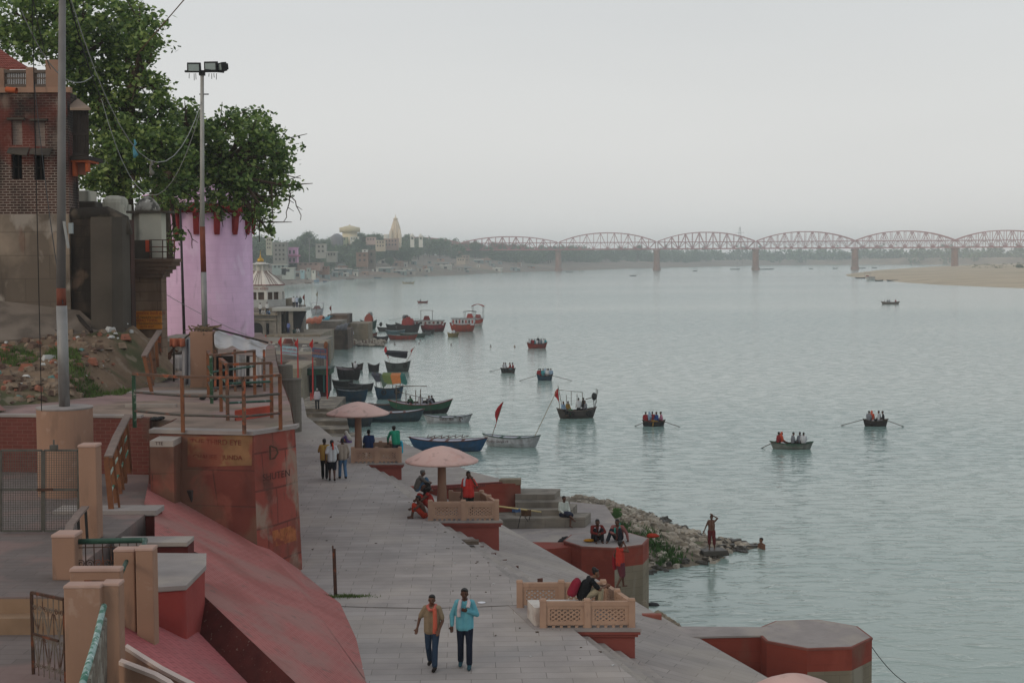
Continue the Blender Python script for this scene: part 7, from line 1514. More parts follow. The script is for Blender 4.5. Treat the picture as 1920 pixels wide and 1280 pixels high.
# orange turban man at the landing corner, white shirt man on the jetty
p = W(533, 800, z=5.5); person('man in blue grey shirt with an orange turban below the railing corner', (p.x + .1, 70, 5.5), R(190), 'stand', 'long', 'long', '#3f4a5c', '#20232a', 1, hair='short', hc='#c4481f', det=.025)
p = gp(595, 768, 2.36); person('man in white shirt and black trousers standing between the red flagpoles', p, R(20), 'stand', 'long', 'long', '#b0a9b0', '#17181c', 1, hair='short', hc='#8a8a88', det=.02)
# bather on the stones and swimmer
BP = gp(1334, 1030, .35); person('bare chested bather in maroon shorts standing on a flat wet stone, hand on head', BP, R(165), 'stand', None, 'three', '#333333', '#5c2426', 0, det=.015, sc=.98, joints=dict(elL=(-.3, .05, 1.55), wrL=(-.06, .1, 1.7), elR=(.27, .0, 1.12), wrR=(.34, .08, .92), knL=(-.13, .04, .49), anL=(-.15, .0, .08)))
p = gp(1429, 1028, 0); person('swimmer with wet head and shoulders above the water beyond the stones', p + V((0, 0, -.42)), R(120), 'sit', None, 'shorts', '#333333', '#222222', 2, det=.02, sc=1.1)
# pavilion and shelter people
for lab, u, v, Y, kd, tc_, bc_, rz in [('man in white standing left on the terrace below the striped pavilion', 488, 590, 200, 'stand', '#b9b7b4', '#1d1e24', 160), ('man in white shirt standing right on the terrace below the striped pavilion', 501, 589, 200, 'stand', '#c2c0bd', '#1d1e24', 190), ('man in white crouching between two standing men under the pavilion', 494, 590, 199, 'hug', '#b9b7b4', '#b3b1ac', 180),
                                       ('man in pale blue crouching right of the men under the pavilion', 505, 590, 199, 'hug', '#6f8ba6', '#33445c', 150), ('man in white standing on the shelter roof, leftmost of three', 551, 577, 208, 'stand', '#bcbcc0', '#1e2028', 0), ('man in pale shirt sitting on the shelter roof', 557, 577, 208, 'stand', '#a9b3c2', '#28304a', 20),
                                       ('person in dark clothes on the shelter roof', 563, 577, 208, 'stand', '#3a4a4c', '#22262a', 10), ('man in blue checked clothes standing inside the shelter', 541, 625, 206, 'stand', '#5d6a9a', '#3a4060', 160), ('person in dark green sitting at the shelter edge', 552, 625, 204, 'hug', '#1f4a44', '#1f3a3a', 180), ('man in white sitting at the shelter edge', 560, 624, 204, 'hug', '#bdbdbd', '#9a9a9a', 150),
                                       ('man in blue standing at the shore point', 656, 634, 238, 'stand', '#2f63a8', '#1c2338', 180), ('man in white standing at the shore point', 661, 637, 236, 'stand', '#c0c2c4', '#2a2c34', 160), ('person in grey at the shore point wall', 651, 634, 240, 'stand', '#6d6a70', '#2a2a30', 190)]:
 person(lab, W(u, v, Y=Y), R(rz), kd, 'long', 'long', tc_, bc_, 1, det=.05)
# bathers heads in the water
for k, (u, v) in enumerate([(653, 647), (659, 648), (665, 648), (680, 646), (686, 647), (692, 645), (698, 646), (703, 647), (740, 646), (788, 639), (786, 645), (846, 647), (920, 650), (621, 657), (965, 650)]):
 lab = ['first', 'second', 'third', 'fourth', 'fifth', 'sixth', 'seventh', 'eighth'][k] + ' of the bathers standing in the shallows by the shore point' if k < 8 else ['lone swimmer just off the red hulled skiff', 'swimmer nearest the moored skiffs', 'swimmer beside the one nearest the skiffs', 'swimmer in open water below the yellow boat', 'swimmer farthest out on the river', 'swimmer near the flagged poles with a small wake', 'swimmer left of the crowded red boat'][k - 8]
 p = gp(u, v, 0); person(lab, p + V((0, 0, -.85 if 0 <= k < 8 else -1.38)), R(rng.integers(0, 360)), 'stand', None, 'shorts', '#333333', '#2a2c33', k % 4, det=.05, group='bathers in the river')

# ================================================================ BOATS
def hull_fn(L_, B_, H_, sheer, pinch=2.2, draft=.18, rake=.06, flat=.72, stern=.0):
 def wz(s):
  a = abs(s); wmin = .03 if s > 0 or not stern else stern
  w_ = B_ / 2 * max(wmin, (1 - a ** pinch) ** .75 if s > 0 or not stern else (1 - (1 - stern) * a ** pinch)); zt = H_ + sheer * a ** 2.2; zk = -draft + (H_ + sheer * .6) * max(0, a - .72) ** 1.5 * 2.2; return w_, zt, min(zk, zt - .12)
 return wz
def boat(label, uL, uR, v, head, hc, rc='#5a3a30', ic='#4a3d33', H_=None, sheer=.35, ar=.29, deck=None, thw=3, group=None, name='rowing_boat', cat='boat', stern=0, band=None, tyre=False, L_=None, thick=.05):
 c = W((uL + uR) / 2, v, z=0); ca, sa = abs(math.cos(R(head))), abs(math.sin(R(head))); wd = (uR - uL) * c.y / F
 L_ = L_ or wd / (ca + ar * sa * .8); B_ = ar * L_; H_ = H_ or .13 * L_; sheer = sheer * H_ * .85; H_ = H_ * .9
 t = thing(name, label, cat, (c.x, c.y + B_ * .3, 0), R(head), group); wz = hull_fn(L_, B_, H_, sheer, stern=stern)
 NS, NO = 22, 9; vs = []; fs = []; ms = []
 for i in range(NS + 1):
  s = -1 + 2 * i / NS; w_, zt, zk = wz(s); x = s * L_ / 2; ring = []
  for k in range(NO): th = math.pi * k / (NO - 1); rx_ = 1 + .05 * (1 if s > 0 else -1) * 0; q_ = math.sin(th) ** .75; z = zt - (zt - zk) * q_; ring.append((x * (1 - .15 * q_ * abs(s) ** 3), w_ * math.cos(th), z))
  ti = min(thick, w_ * .5)
  for k in range(NO - 1, -1, -1): th = math.pi * k / (NO - 1); z = zt - max(.02, (zt - zk - ti * 1.5)) * math.sin(th) ** .75 ; ring.append((x * (.99 - .15 * math.sin(th) ** .75 * abs(s) ** 3), (w_ - ti) * math.cos(th), z))
  vs += ring
 n = 2 * NO
 for i in range(NS):
  for k in range(n):
   k2 = (k + 1) % n; fs.append((i * n + k, (i + 1) * n + k, (i + 1) * n + k2, i * n + k2)); ms.append(0 if k < NO - 1 else 1)
   if band and k in (0, NO - 2): ms[-1] = 2
 fs += [tuple(range(n)), tuple(NS * n + k for k in range(n - 1, -1, -1))]; ms += [0, 0]
 b = MB(); b.v, b.f, b.m = vs, fs, ms; mats = [dirty(hc), dirty(ic)] + ([dirty(band)] if band else [])
 b.build('hull', mats, t, smooth=False, local=True)
 b = MB()
 for sg in (1, -1):
  pts = [Vector((-L_ / 2 + L_ * i / 26, sg * (wz(-1 + 2 * i / 26)[0] + .005), wz(-1 + 2 * i / 26)[1] + .01)) for i in range(27)]
  for a, d in zip(pts, pts[1:]): b.bar(a, d, .07, .05)
 b.build('gunwale', dirty(rc), t, local=True)
 if deck:
  b = MB(); rows = []
  for i in range(15):
   s = -.93 + 1.86 * i / 14; w_, zt, zk = wz(s); rows.append([Vector((s * L_ / 2, w_ * f * .97, zt - .03 + .06 * (1 - f * f) + random.random() * .02)) for f in (-1, -.6, -.2, .2, .6, 1)])
  b.loft(rows, cap=False, closed=False); b.build('deck_cloth' if deck != 'x' else 'deck', dirty(deck, '#6b6f72'), t, local=True)
 for i in range(thw):
  s = -.6 + 1.2 * (i + .5) / thw; w_, zt, zk = wz(s); b = MB(); b.box((s * L_ / 2, 0, zt - .16 if not deck else zt + .03), (.22, w_ * 1.88, .04)); b.build('thwart', dirty(ic if not deck else rc), t, local=True)
 b = MB(); w_, zt, zk = wz(0); b.box((0, 0, .06), (L_ * .62, B_ * .5, .04)); b.build('floor_boards', dirty(ic), t, local=True)
 if tyre:
  for s in (.55, -.35):
   w_, zt, zk = wz(s); b = MB(); ps = [(s * L_ / 2 + .22 * math.cos(a), -w_ - .06, zt - .3 + .22 * math.sin(a)) for a in [i * .5236 for i in range(13)]]; b.tube(ps, .07, 6, cap=False); b.build('tyre_fender', m_black, t, local=True, smooth=True)
 t['L'] = L_; return t, L_, B_, H_, wz
def inboat(bt, x, y=0, z=0):
 return bt.matrix_basis @ Vector((x, y, z)) if False else Vector(bt.location) + Matrix.Rotation(bt.rotation_euler.z, 3, 'Z') @ Vector((x, y, z))
CN = {'#b8babd': 'white', '#7d2226': 'red', '#24437a': 'blue', '#1d1e22': 'black', '#3a7f86': 'teal', '#86682c': 'mustard', '#70737a': 'grey', '#a66a80': 'pink', '#2f5c3c': 'green', '#b0472a': 'orange', '#7e93a8': 'pale blue', '#54406a': 'purple'}
CK = list(CN); ordn = ['first', 'second', 'third', 'fourth', 'fifth', 'sixth', 'seventh', 'eighth', 'ninth', 'tenth']
def crew(bt, L_, B_, H_, spec, bname, det=.045, zf=None, group='passengers in the river boats'):
 """spec: list of (x fraction, y fraction, colour index, facing deg in the boat frame, kind)"""
 spec = sorted(spec, key=lambda q: q[0])
 for i, s in enumerate(spec):
  fx, fy, ci, fa = s[:4]; kd = s[4] if len(s) > 4 else 'sit'; z = (H_ - .02) if kd in ('sit', 'hug') else .1
  col = CK[ci]; hv = 'veil' if ci in (9, 7, 10) and kd == 'sit' and i % 2 else 'short'
  person(f'person in {CN[col]} {"sitting" if kd != "stand" else "standing"}, {ordn[i]} from the stern, in {bname}', inboat(bt, fx * L_ / 2, fy * B_ / 2, z if zf is None else zf), bt.rotation_euler.z + R(fa) - math.pi / 2, kd, 'long', 'long' if hv == 'short' else 'skirt', col, CK[(ci + 3) % 12] if i % 2 else '#1d1e22', i % 4, hair=hv, hc=col if hv == 'veil' else None, det=det, group=group)
def oar(bt, x, side, ln, ang, B_, H_, lab, tip=-.05, blade=.16):
 p = inboat(bt, x, side * B_ * .42, H_ + .12); d = Matrix.Rotation(bt.rotation_euler.z, 3, 'Z') @ Vector((math.cos(ang), side * math.sin(ang), 0)); e = p + d * ln; e.z = tip; q = p - d * ln * .28 + Vector((0, 0, .3 * .5))
 t = thing('oar', lab, 'oar', p, 0, 'oars of the rowing boats'); b = MB(); b.tube([q, p, e], .028, 6); b.build('shaft', dirty('#5b4636'), t); f = p.lerp(e, .8); b = MB(); b.bar(f, e, blade, .03); b.build('blade', dirty('#33302e'), t)
def flagpole(base, top, fl, label, col='#a5242a', r_=.03, group=None, drop=1.0, wdt=.3, pc='#6d5a48'):
 t = thing('flag_pole', label, 'flag', base, 0, group); b = MB(); b.tube([base, top], [r_, r_ * .7], 6); b.build('pole', paint(pc), t)
 b = MB(); rows = []; top = Vector(top); base = Vector(base); ax = (base - top).normalized()
 for i in range(7):
  f = i / 6; p = top + ax * (.04 + drop * f); wd_ = wdt * (math.sin(math.pi * min(1, f * 1.15 + .12)) * .9 + .1); rows.append([p, p + Vector((-wd_ * .5, .05 * math.sin(i * 2), -.06)), p + Vector((-wd_, .08 * math.cos(i * 1.7), -.14 - .1 * f))])
 b.loft(rows, cap=False, closed=False); o = b.build('flag', cloth(col), t, smooth=True); s_ = o.modifiers.new('s', 'SOLIDIFY'); s_.thickness = .012; return t
CL = 'moored boats along the quay'
# --- moored boats in the middle
b1, L1_, B1_, H1_, wz1 = boat('white lettered boat with green rim and a tall red flag astern', 900, 1018, 838, -17, '#b3b4b8', '#2f5a48', '#6d6d70', sheer=.32, deck='#a5a6ae', thw=2, group=CL, H_=.78)
text('Rudra Ganga 19', (-.1, 0, 0), .26, m_let2, None); lt = bpy.data.objects['lettering'] if False else None
for o_ in [o for o in COL.objects if o.name.startswith('lettering') and o.parent is None]: o_.parent = b1; w_, zt_, _ = wz1(-.1); o_.location = (-.9, -w_ * .985 - .01, zt_ * .62); o_.rotation_euler = (math.pi / 2 - .25, 0, 0)
flagpole(inboat(b1, -L1_ * .33, -B1_ * .2, .6), W(944, 752, Y=b1.location.y - .3), None, 'red furled flag on a leaning pole in the white lettered boat', drop=1.9, wdt=.42)
tpole = W(1040, 725, Y=b1.location.y - 1); b = MB(); a = inboat(b1, L1_ * .4, -.1, .8); b.tube([a, W(1044, 732, Y=a.y)], .025, 6); tag(b.build('bamboo_pole', paint('#8a7a5c'), origin=a), 'bamboo pole leaning out from the bow of the white lettered boat', 'pole')
b2, L2_, B2_, H2_, wz2 = boat('bright blue boat with folded white cloths on deck, next to the white lettered boat', 762, 917, 846, -7, '#1d5680', '#6e3f38', '#5a6a78', sheer=.3, deck='#a7a8b4', thw=3, group=CL, H_=.85)
b = MB(); 
for k in range(6): a = inboat(b2, -1.5 + k * .5, -.3 + .1 * k, .95); b.bar(a, a + Vector((.5, .2, .12)), .05); b.bar(a, a + Vector((.1, -.2, .25)), .04)
tag(b.build('oar_bundle', dirty('#6d4438'), origin=inboat(b2, 0, 0, .9)), 'jumble of reddish poles lying on the bright blue boat', 'poles')
b3, *_ = boat('dark navy boat half hidden behind the second mushroom canopy', 700, 840, 868, -3, '#1c2c38', '#4a4038', '#5a5a5c', sheer=.25, thw=3, group=CL, H_=.7)
b4, L4, B4, H4, wz4 = boat('long teal grey boat with a pale deck behind the far mushroom canopy', 668, 797, 791, 3, '#38505a', '#7a4a44', '#586068', sheer=.35, deck='#8f9aa2', thw=3, group=CL, H_=.9)
b5, L5, B5, H5, wz5 = boat('black hulled boat with a green band and upswept bow, people aboard', 726, 850, 776, 5, '#1d2126', '#8a4540', '#6b6f78', sheer=.55, band='#1f5a40', deck='#8d8f98', thw=2, group=CL, H_=.95)
crew(b5, L5, B5, H5, [(-.25, 0, 8, 200, 'hug'), (.0, .1, 0, 90, 'sit'), (.33, 0, 6, 200, 'hug'), (.42, .1, 3, 180, 'hug')], 'the green banded boat', .035, zf=.85)
b = MB(); pz = []
for (x, y, h) in ((-.75, -.25, 1.9), (-.45, -.25, 1.5), (-.15, -.25, 1.5), (.0, -.3, 1.6), (-.75, .25, 1.9)): p = inboat(b5, x * L5 / 2, y * B5, .7); q = p + Vector((0, 0, h)); b.tube([p, q], .04, 5); pz.append(q)
b.bar(pz[0], pz[3] + Vector((.6, 0, .25)), .06); b.bar(pz[0] + Vector((0, 0, -.5)), inboat(b5, .2 * L5, 0, 1.2), .05); b.bar(pz[4], pz[0], .05)
tag(b.build('scaffold', dirty('#6d5a4a'), origin=inboat(b5, -.4 * L5 / 2, 0, .7)), 'rickety wooden pole frame standing on the boats by the quay', 'frame')
b6, L6, B6, H6, wz6 = boat('slim white boat with a painted swirl mark on its side', 793, 886, 793, 1, '#aaacb0', '#4d5a58', '#5f6468', sheer=.5, deck='#9b9ea6', thw=2, group=CL, H_=.55)
n0_ = len([o for o in COL.objects]); lt = text('पवित्र रीना', (0, 0, 0), .3, m_let2, None); lt.parent = b6; lt.location = (-.1, -wz6(0)[0] - .02, .32); lt.rotation_euler = (math.pi / 2 - .2, 0, 0)
b = MB(); b.tube([(1.15 + .13 * math.cos(a) * (1 if a < 3 else .8), -wz6(.5)[0] - .1, .33 + .16 * math.sin(a * 1.0)) for a in [i * .5 for i in range(10)]], .035, 5); b.build('swirl_mark', m_let2, b6, local=True)
b7, L7, B7, H7, _ = boat('grey green boat with a black awning between two red pennants', 720, 771, 697, 10, '#4a524e', '#2f3432', '#3d4240', sheer=.4, thw=2, tyre=True, group=CL, H_=1.1, ar=.36)
y7 = b7.location.y; A = [W(724, 660, Y=y7 - .6), W(763, 662, Y=y7 - .6), W(762, 672, Y=y7 - .8), W(737, 669, Y=y7 - .8), W(722, 664, Y=y7 - .6)]
def sheet(name, pts, col, label, cat, th=.05, grid=False):
 b = MB(); c = sum((Vector(p) for p in pts), Vector()) / len(pts); up = Vector((0, 1.6, .15)); n = len(pts)
 b.add(list(pts) + [p + up for p in pts], [(i, (i + 1) % n, n + (i + 1) % n, n + i) for i in range(n)] + [tuple(range(n))]); o = b.build(name, col if not isinstance(col, str) else cloth(col), origin=c); return tag(o, label, cat)
sheet('awning', A, '#1c1c22', 'black sagging cloth awning stretched over the grey green boat', 'awning')
flagpole(inboat(b7, -L7 * .3, 0, 1.0), W(724, 648, Y=y7), None, 'left red pennant pole of the grey green boat', drop=1.4, wdt=.35); flagpole(inboat(b7, L7 * .3, 0, 1.0), W(777, 650, Y=y7), None, 'right red pennant pole of the grey green boat', drop=.9, wdt=.3)
boat('small black boat left of the grey green boat with the awning', 688, 713, 697, -15, '#222224', '#3d3836', '#3a3430', sheer=.4, thw=2, group=CL, ar=.4, H_=.9)
boat('small brown boat half behind the large black boat', 657, 683, 694, -20, '#3a302b', '#5a4a40', '#4a3d33', sheer=.35, thw=1, group=CL, ar=.4, H_=.8)
b8, L8, B8, H8, _ = boat('large black boat with a dull pink rim, stern to the steps', 624, 682, 712, -28, '#211d1e', '#6f5558', '#4a4044', sheer=.3, thw=3, group=CL, H_=1.3, ar=.42, deck='#6b5e60', tyre=True)
crew(b8, L8, B8, H8, [(.5, .1, 0, 90)], 'the large black boat', .045, zf=1.35)
b9, L9, B9, H9, _ = boat('deep blue boat with a cluttered grey deck, nearest the red flagpoles', 628, 692, 753, -10, '#1c485f', '#3a4a50', '#4a5054', sheer=.2, thw=3, group=CL, H_=1.15, ar=.4, deck='#565c60')
boat('dark boat moored behind the deep blue boat', 626, 680, 742, 12, '#26282a', '#3f4344', '#3a3c3e', sheer=.3, thw=2, group=CL, H_=.9, ar=.36)
b10, L10, B10, H10, _ = boat('blue boat under a patchwork green and orange canopy', 701, 757, 748, 4, '#1e4b66', '#4a5a60', '#4a4a4c', sheer=.3, thw=2, group=CL, H_=1.1, ar=.38, tyre=True)
y10 = b10.location.y
for pts, col, lab in [([W(712, 706, Y=y10), W(728, 706, Y=y10), W(724, 722, Y=y10 - .6), W(718, 728, Y=y10 - .6)], '#4d5d50', 'dull green hanging corner of the patchwork canopy'), ([W(716, 703, Y=y10), W(732, 704, Y=y10), W(736, 720, Y=y10 - .5), W(722, 720, Y=y10 - .5)], '#5c6a3c', 'olive cloth of the patchwork boat canopy'), ([W(732, 704, Y=y10), W(750, 704, Y=y10), W(752, 718, Y=y10 - .5), W(736, 720, Y=y10 - .5)], '#a9683a', 'orange panel of the patchwork boat canopy'),
                      ([W(750, 704, Y=y10), W(757, 706, Y=y10), W(762, 722, Y=y10 - .5), W(752, 718, Y=y10 - .5)], '#2c5f58', 'dark green end panel of the patchwork boat canopy'), ([W(696, 702, Y=y10), W(712, 705, Y=y10), W(712, 716, Y=y10 - .4), W(705, 716, Y=y10 - .4)], '#3a3c44', 'grey cloth hanging from the front poles of the canopied boat')]:
 sheet('awning', pts, col, lab, 'awning')
b = MB()
for (u, vt) in ((703, 697), (712, 700), (738, 703), (752, 703), (757, 704)): a = W(u + (4 if u < 720 else -3), 738, Y=y10 + .3); b.tube([a, W(u, vt, Y=y10 + .3)], .035, 5)
tag(b.build('scaffold', dirty('#6a5c4a'), origin=inboat(b10, 0, 0, 1)), 'thin bamboo poles carrying the patchwork canopy', 'frame')
for uL, uR, v, hd, hc, rc, lb in [(652, 702, 733, -8, '#2a2f33', '#4a4c50', 'low dark boat between the deep blue boat and the canopied boat'), (690, 748, 773, 3, '#2c4a58', '#6a4a44', 'teal boat wedged behind the long teal grey boat'), (742, 802, 768, 8, '#1b242c', '#5a3f3a', 'narrow dark boat behind the green banded boat'), (620, 664, 727, -14, '#1f2022', '#3f3a38', 'low black boat behind the deep blue boat'), (640, 668, 700, 10, '#33302e', '#57504a', 'short dun boat behind the large black boat'), (632, 700, 800, 4, '#31404a', '#5a5250', 'grey blue boat at the foot of the water steps')]:
 boat(lb, uL, uR, v, hd, hc, rc, '#46403a', sheer=.3, thw=3, group=CL, H_=.75, ar=.3)
# green houseboat with red hull and neighbours near the poles
hb = thing('house_boat', 'green cabin boat with a dark red hull behind the red flagpoles', 'boat', W(590, 762, z=0)); yb = hb.location.y
def bbox(u0, v0, u1, v1, Y, dpt, mat, nm, par, bv=0):
 a, c = W(u0, v1, Y=Y), W(u1, v0, Y=Y); b = MB(); b.box(((a.x + c.x) / 2, Y + dpt / 2, (a.z + c.z) / 2), (c.x - a.x, dpt, c.z - a.z)); o = b.build(nm, mat, par); return bevel(o, bv) if bv else o
bt, *_ = boat('x', 552, 620, 757, -3, '#5c2026', '#4a4e55', '#3a3030', sheer=.25, thw=0, H_=1.2, ar=.36); kids_ = [c for c in COL.objects if c.parent == bt]
for c in kids_: c.parent = hb; c.matrix_parent_inverse = Matrix.Identity(4); c.location = bt.location - hb.location; c.rotation_euler = bt.rotation_euler
bpy.data.objects.remove(bt)
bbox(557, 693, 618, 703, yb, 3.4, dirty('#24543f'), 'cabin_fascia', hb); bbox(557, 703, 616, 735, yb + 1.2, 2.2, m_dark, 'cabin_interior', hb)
for u in (558, 574, 590, 606, 614): bbox(u, 703, u + 2.4, 736, yb + .1, .12, dirty('#2f6a62'), 'cabin_post', hb)
bbox(556, 691, 619, 694, yb - .1, 3.8, dirty('#1f3d33'), 'cabin_roof', hb)
boat('red boat nearest the jetty with a white rim', 560, 606, 757, 4, '#6b2427', '#a9a3a0', '#4a3030', sheer=.2, thw=1, group=CL, H_=.9)
boat('black boat with a high curved bow beside the jetty', 604, 634, 768, 25, '#1a1a1e', '#2a2a2c', '#2a2622', sheer=.9, thw=1, group=CL, H_=.8)
boat('beige wooden boat crowded with people under the white canopy', 560, 610, 690, 2, '#85765a', '#5a4a3a', '#5a4a3a', sheer=.2, thw=2, group=CL, H_=1.0)
bw_, Lw, Bw, Hw, _ = boat('brown boat with a white flat canopy behind the signboards', 558, 606, 672, 2, '#5a4a40', '#4a3a32', '#4a3a32', sheer=.2, thw=2, group=CL, H_=.9)
yw = bw_.location.y
for (u0, v0, u1, v1, lb) in [(563, 642, 598, 644.5, 'upper white flat boat canopy behind the signboards'), (568, 651, 604, 653, 'lower white flat boat canopy behind the signboards')]:
 a, c = W(u0, v1, Y=yw), W(u1, v0, Y=yw); b = MB(); b.box(((a.x + c.x) / 2, yw + .8, (a.z + c.z) / 2), (c.x - a.x, 2.2, c.z - a.z)); 
 for x in (a.x + .1, c.x - .1): b.bar((x, yw, a.z), (x, yw, a.z - 1.5), .06)
 tag(b.build('canopy', dirty('#c2c4c6'), origin=(a.x, yw, a.z)), lb, 'canopy')
pr = random.Random(8)
for k in range(14):
 u, v = pr.uniform(520, 612), pr.uniform(672, 690); ci = pr.randrange(12); p = W(u, v, z=1.6)
 if p.y > 240: continue
 person(f'{CN[CK[ci]]} clad person in the crowd behind the signboards, {ordn[k] if k < 10 else ordn[k - 10] + " farther"} in line', p, R(pr.uniform(0, 360)), pr.choice(['stand', 'hug', 'hug']), 'long', 'long', CK[ci], '#1d1e22', k % 4, det=.05, group='crowd on the lower steps')
for k in range(16):
 u, v = pr.uniform(478, 596), pr.uniform(642, 668); p = W(u, v, Y=196 - (v - 638) * 1.05); w_ = pr.uniform(.4, 1.1); b = MB(); b.box(p + Vector((0, 0, w_ * .35)), (w_ * 1.4, w_, w_ * .8), pr.random(), top=(pr.uniform(.4, 1), .8))
 tag(bevel(b.build('bundle', dirty(pr.choice(['#8d8a84', '#5a4034', '#3d5a70', '#a9a49a', '#7d3a2c'])), origin=p), .08), 'bundle or crate left on the worn ghat steps', 'bundle', 'bundles on the ghat steps')
# red flagpoles with pennants, signs between them
for k, (u, v0, vt, lab) in enumerate([(499, 700, 628, 'red pole with a pennant nearest the pink tower'), (528, 700, 632, 'second red pole with a pennant from the pink tower'), (559, 712, 635, 'red pole left of the pale blue signboard end'), (587, 764, 636, 'red pole with a pennant between the two signboards'), (614, 768, 652, 'tallest red pole with a marigold wrapped top by the jetty')]):
 Yk = 122 if u > 570 else 128; a = W(u, v0, Y=Yk); t = W(u - 1, vt, Y=Yk)
 flagpole(a, t, None, lab, col='#b02a26', r_=.075, group='red poles by the jetty', drop=.75, wdt=.28, pc='#a32824')
b = MB(); b.blob(W(611, 648, Y=122), (.18, .18, .35), 8, jit=.3); tag(b.build('garland', cloth('#7a4a30'), origin=W(611, 648, Y=122)), 'brown garland bundle tied on top of the pole by the jetty', 'garland')
b = MB(); a = W(583, 762, Y=121); b.bar(a, W(583, 737, Y=121), .1); tag(b.build('post', paint('#a32824'), origin=a), 'short red post beside the pole between the signboards', 'post')
for (u0, v0, u1, v1, col, lab, lines, sk) in [(529, 648, 557, 665, '#8fa9b3', 'pale blue signboard with red lettering between red poles', ['गंगा आरती सेवा', 'NAMAMI GANGE'], 0), (585, 651, 612, 671, '#4c5468', 'slate blue banner with coloured stripes of writing by the jetty', ['स्वच्छ गंगा', 'GANGA GHAT', 'VARANASI'], .1)]:
 Yk = 121.7 if u0 > 570 else 127.7; t = thing('sign_board', lab, 'sign', W((u0 + u1) / 2, v1, Y=Yk)); q = [W(u0, v1 - 2, Y=Yk), W(u1, v1 + 2, Y=Yk), W(u1, v0 + 3, Y=Yk), W(u0, v0, Y=Yk)]
 b = MB(); b.add(q + [p + Vector((0, .05, 0)) for p in q], [(0, 1, 2, 3), (7, 6, 5, 4), (0, 4, 5, 1), (2, 6, 7, 3), (1, 5, 6, 2), (3, 7, 4, 0)]); b.build('board', paint(col), t)
 for i, s_ in enumerate(lines): text(s_, W((u0 + u1) / 2, v0 + 4 + (v1 - v0 - 4) * (i + .5) / len(lines), Y=Yk - .02), .26, paint(['#a03a3a', '#b8723a', '#6d93c0'][i]) if sk else paint('#a8434a'), t, rot=(math.pi / 2, -.12, 0) if False else (math.pi / 2, .1, 0), sx=.8)
# --- boats under way
def rowing(label, uL, uR, v, head, hc, rc, spec, bname, oars, H_=.5, det=.035, ar=.34, band=None, sheer=.45):
 bt, L_, B_, Hh, wz = boat(label, uL, uR, v, head, hc, rc, '#4a4038', sheer=sheer, thw=3, H_=H_ * .78, ar=ar, band=band, group='rowing boats on the river'); crew(bt, L_, B_, Hh, spec, bname, det)
 for x, s, ln, a, lb in oars: oar(bt, x * L_ / 2, s, ln, R(a), B_, Hh, lb)
 return bt, L_, B_, Hh, wz
rowing('crowded red boat heading out, farthest of the packed rowing boats', 987, 1027, 653, 6, '#8c2f22', '#7a3026', [(-.75, 0, 0, 90), (-.55, .2, 3, 60), (-.4, -.2, 1, 90), (-.2, .1, 4, 80), (-.02, 0, 0, 90), (.1, .2, 3, 90, 'stand'), (.3, -.2, 6, 90), (.45, .1, 4, 100), (.62, 0, 0, 90), (.78, 0, 4, 90)], 'the crowded red boat', [], H_=.95, ar=.3, det=.045)
rowing('dark rowing boat with four people, left of the striped shirt party', 937, 968, 699, -15, '#25282a', '#3a3d3e', [(-.6, .2, 0, -40), (-.35, -.2, 0, -20), (.3, 0, 1, 180), (.65, .1, 1, 190)], 'the small four person boat', [(-.3, 1, 3.2, 150, 'oar trailing left of the small dark rowing boat'), (.1, -1, 1.4, 40, 'short oar at the right of the small dark rowing boat')], H_=.62)
rowing('blue rowing boat packed with people in pale shirts, oars spread wide', 1006, 1037, 713, 0, '#24455a', '#4a3c38', [(-.7, 0, 1, 90), (-.5, .3, 1, 80), (-.2, -.1, 4, 90), (.05, .2, 10, 90), (.3, -.2, 0, 90), (.5, .2, 0, 100), (.75, 0, 10, 90)], 'the packed blue boat', [(-.6, 1, 2.7, 200, 'left wide spread oar of the blue packed boat'), (.6, -1, 2.8, 10, 'right wide spread oar of the blue packed boat')], H_=.75, ar=.4)
rowing('dark rowing boat with five people, centre of the near water', 1204, 1249, 799, 5, '#23262a', '#5a4038', [(-.7, 0, 1, 90), (-.35, .2, 10, 120), (-.1, .35, 1, 90), (.25, -.2, 2, 200), (.65, 0, 7, 180)], 'the five person dark boat', [(-.6, -1, 1.2, 200, 'left oar of the dark boat in mid river'), (.6, -1, 1.7, 20, 'right oar of the dark boat in mid river')], H_=.52, ar=.38)
bF = rowing('pale green white lettered rowing boat with four people, nearest on open water', 1444, 1527, 842, -9, '#83877f', '#2f6048', [(-.62, 0, 1, 20), (-.48, .1, 9, 20), (.05, -.15, 6, 20), (.4, .3, 6, 120), (.55, -.1, 0, 90)], 'the pale green boat', [(-.85, -1, 1.1, 215, 'left oar dipping beside the pale green boat')], H_=.55, ar=.3, det=.03)
lt = text('गंगा सेवा  LN', (0, 0, 0), .22, paint('#2f6048'), None); lt.parent = bF[0]; lt.location = (.1, -bF[4](0)[0] - .02, .3); lt.rotation_euler = (math.pi / 2 - .2, 0, 0)
rowing('dark brown rowing boat with four people and two long oars, rightmost on the water', 1619, 1667, 799, -4, '#2c2422', '#4a3a32', [(-.55, 0, 6, 45), (-.3, .3, 9, 60), (.3, .1, 0, 140), (.6, -.1, 3, 170)], 'the rightmost brown boat', [(-.75, 1, 2.2, 182, 'left long flat oar of the rightmost boat'), (.75, -1, 1.6, -2, 'right long flat oar of the rightmost boat')], H_=.6, ar=.42)
rowing('yellow brown square ended boat near the big white tour boats', 838, 861, 632, 8, '#8a7a4a', '#a8842c', [(.1, 0, 0, 90)], 'the yellow boat', [], H_=.9, ar=.36, det=.05)
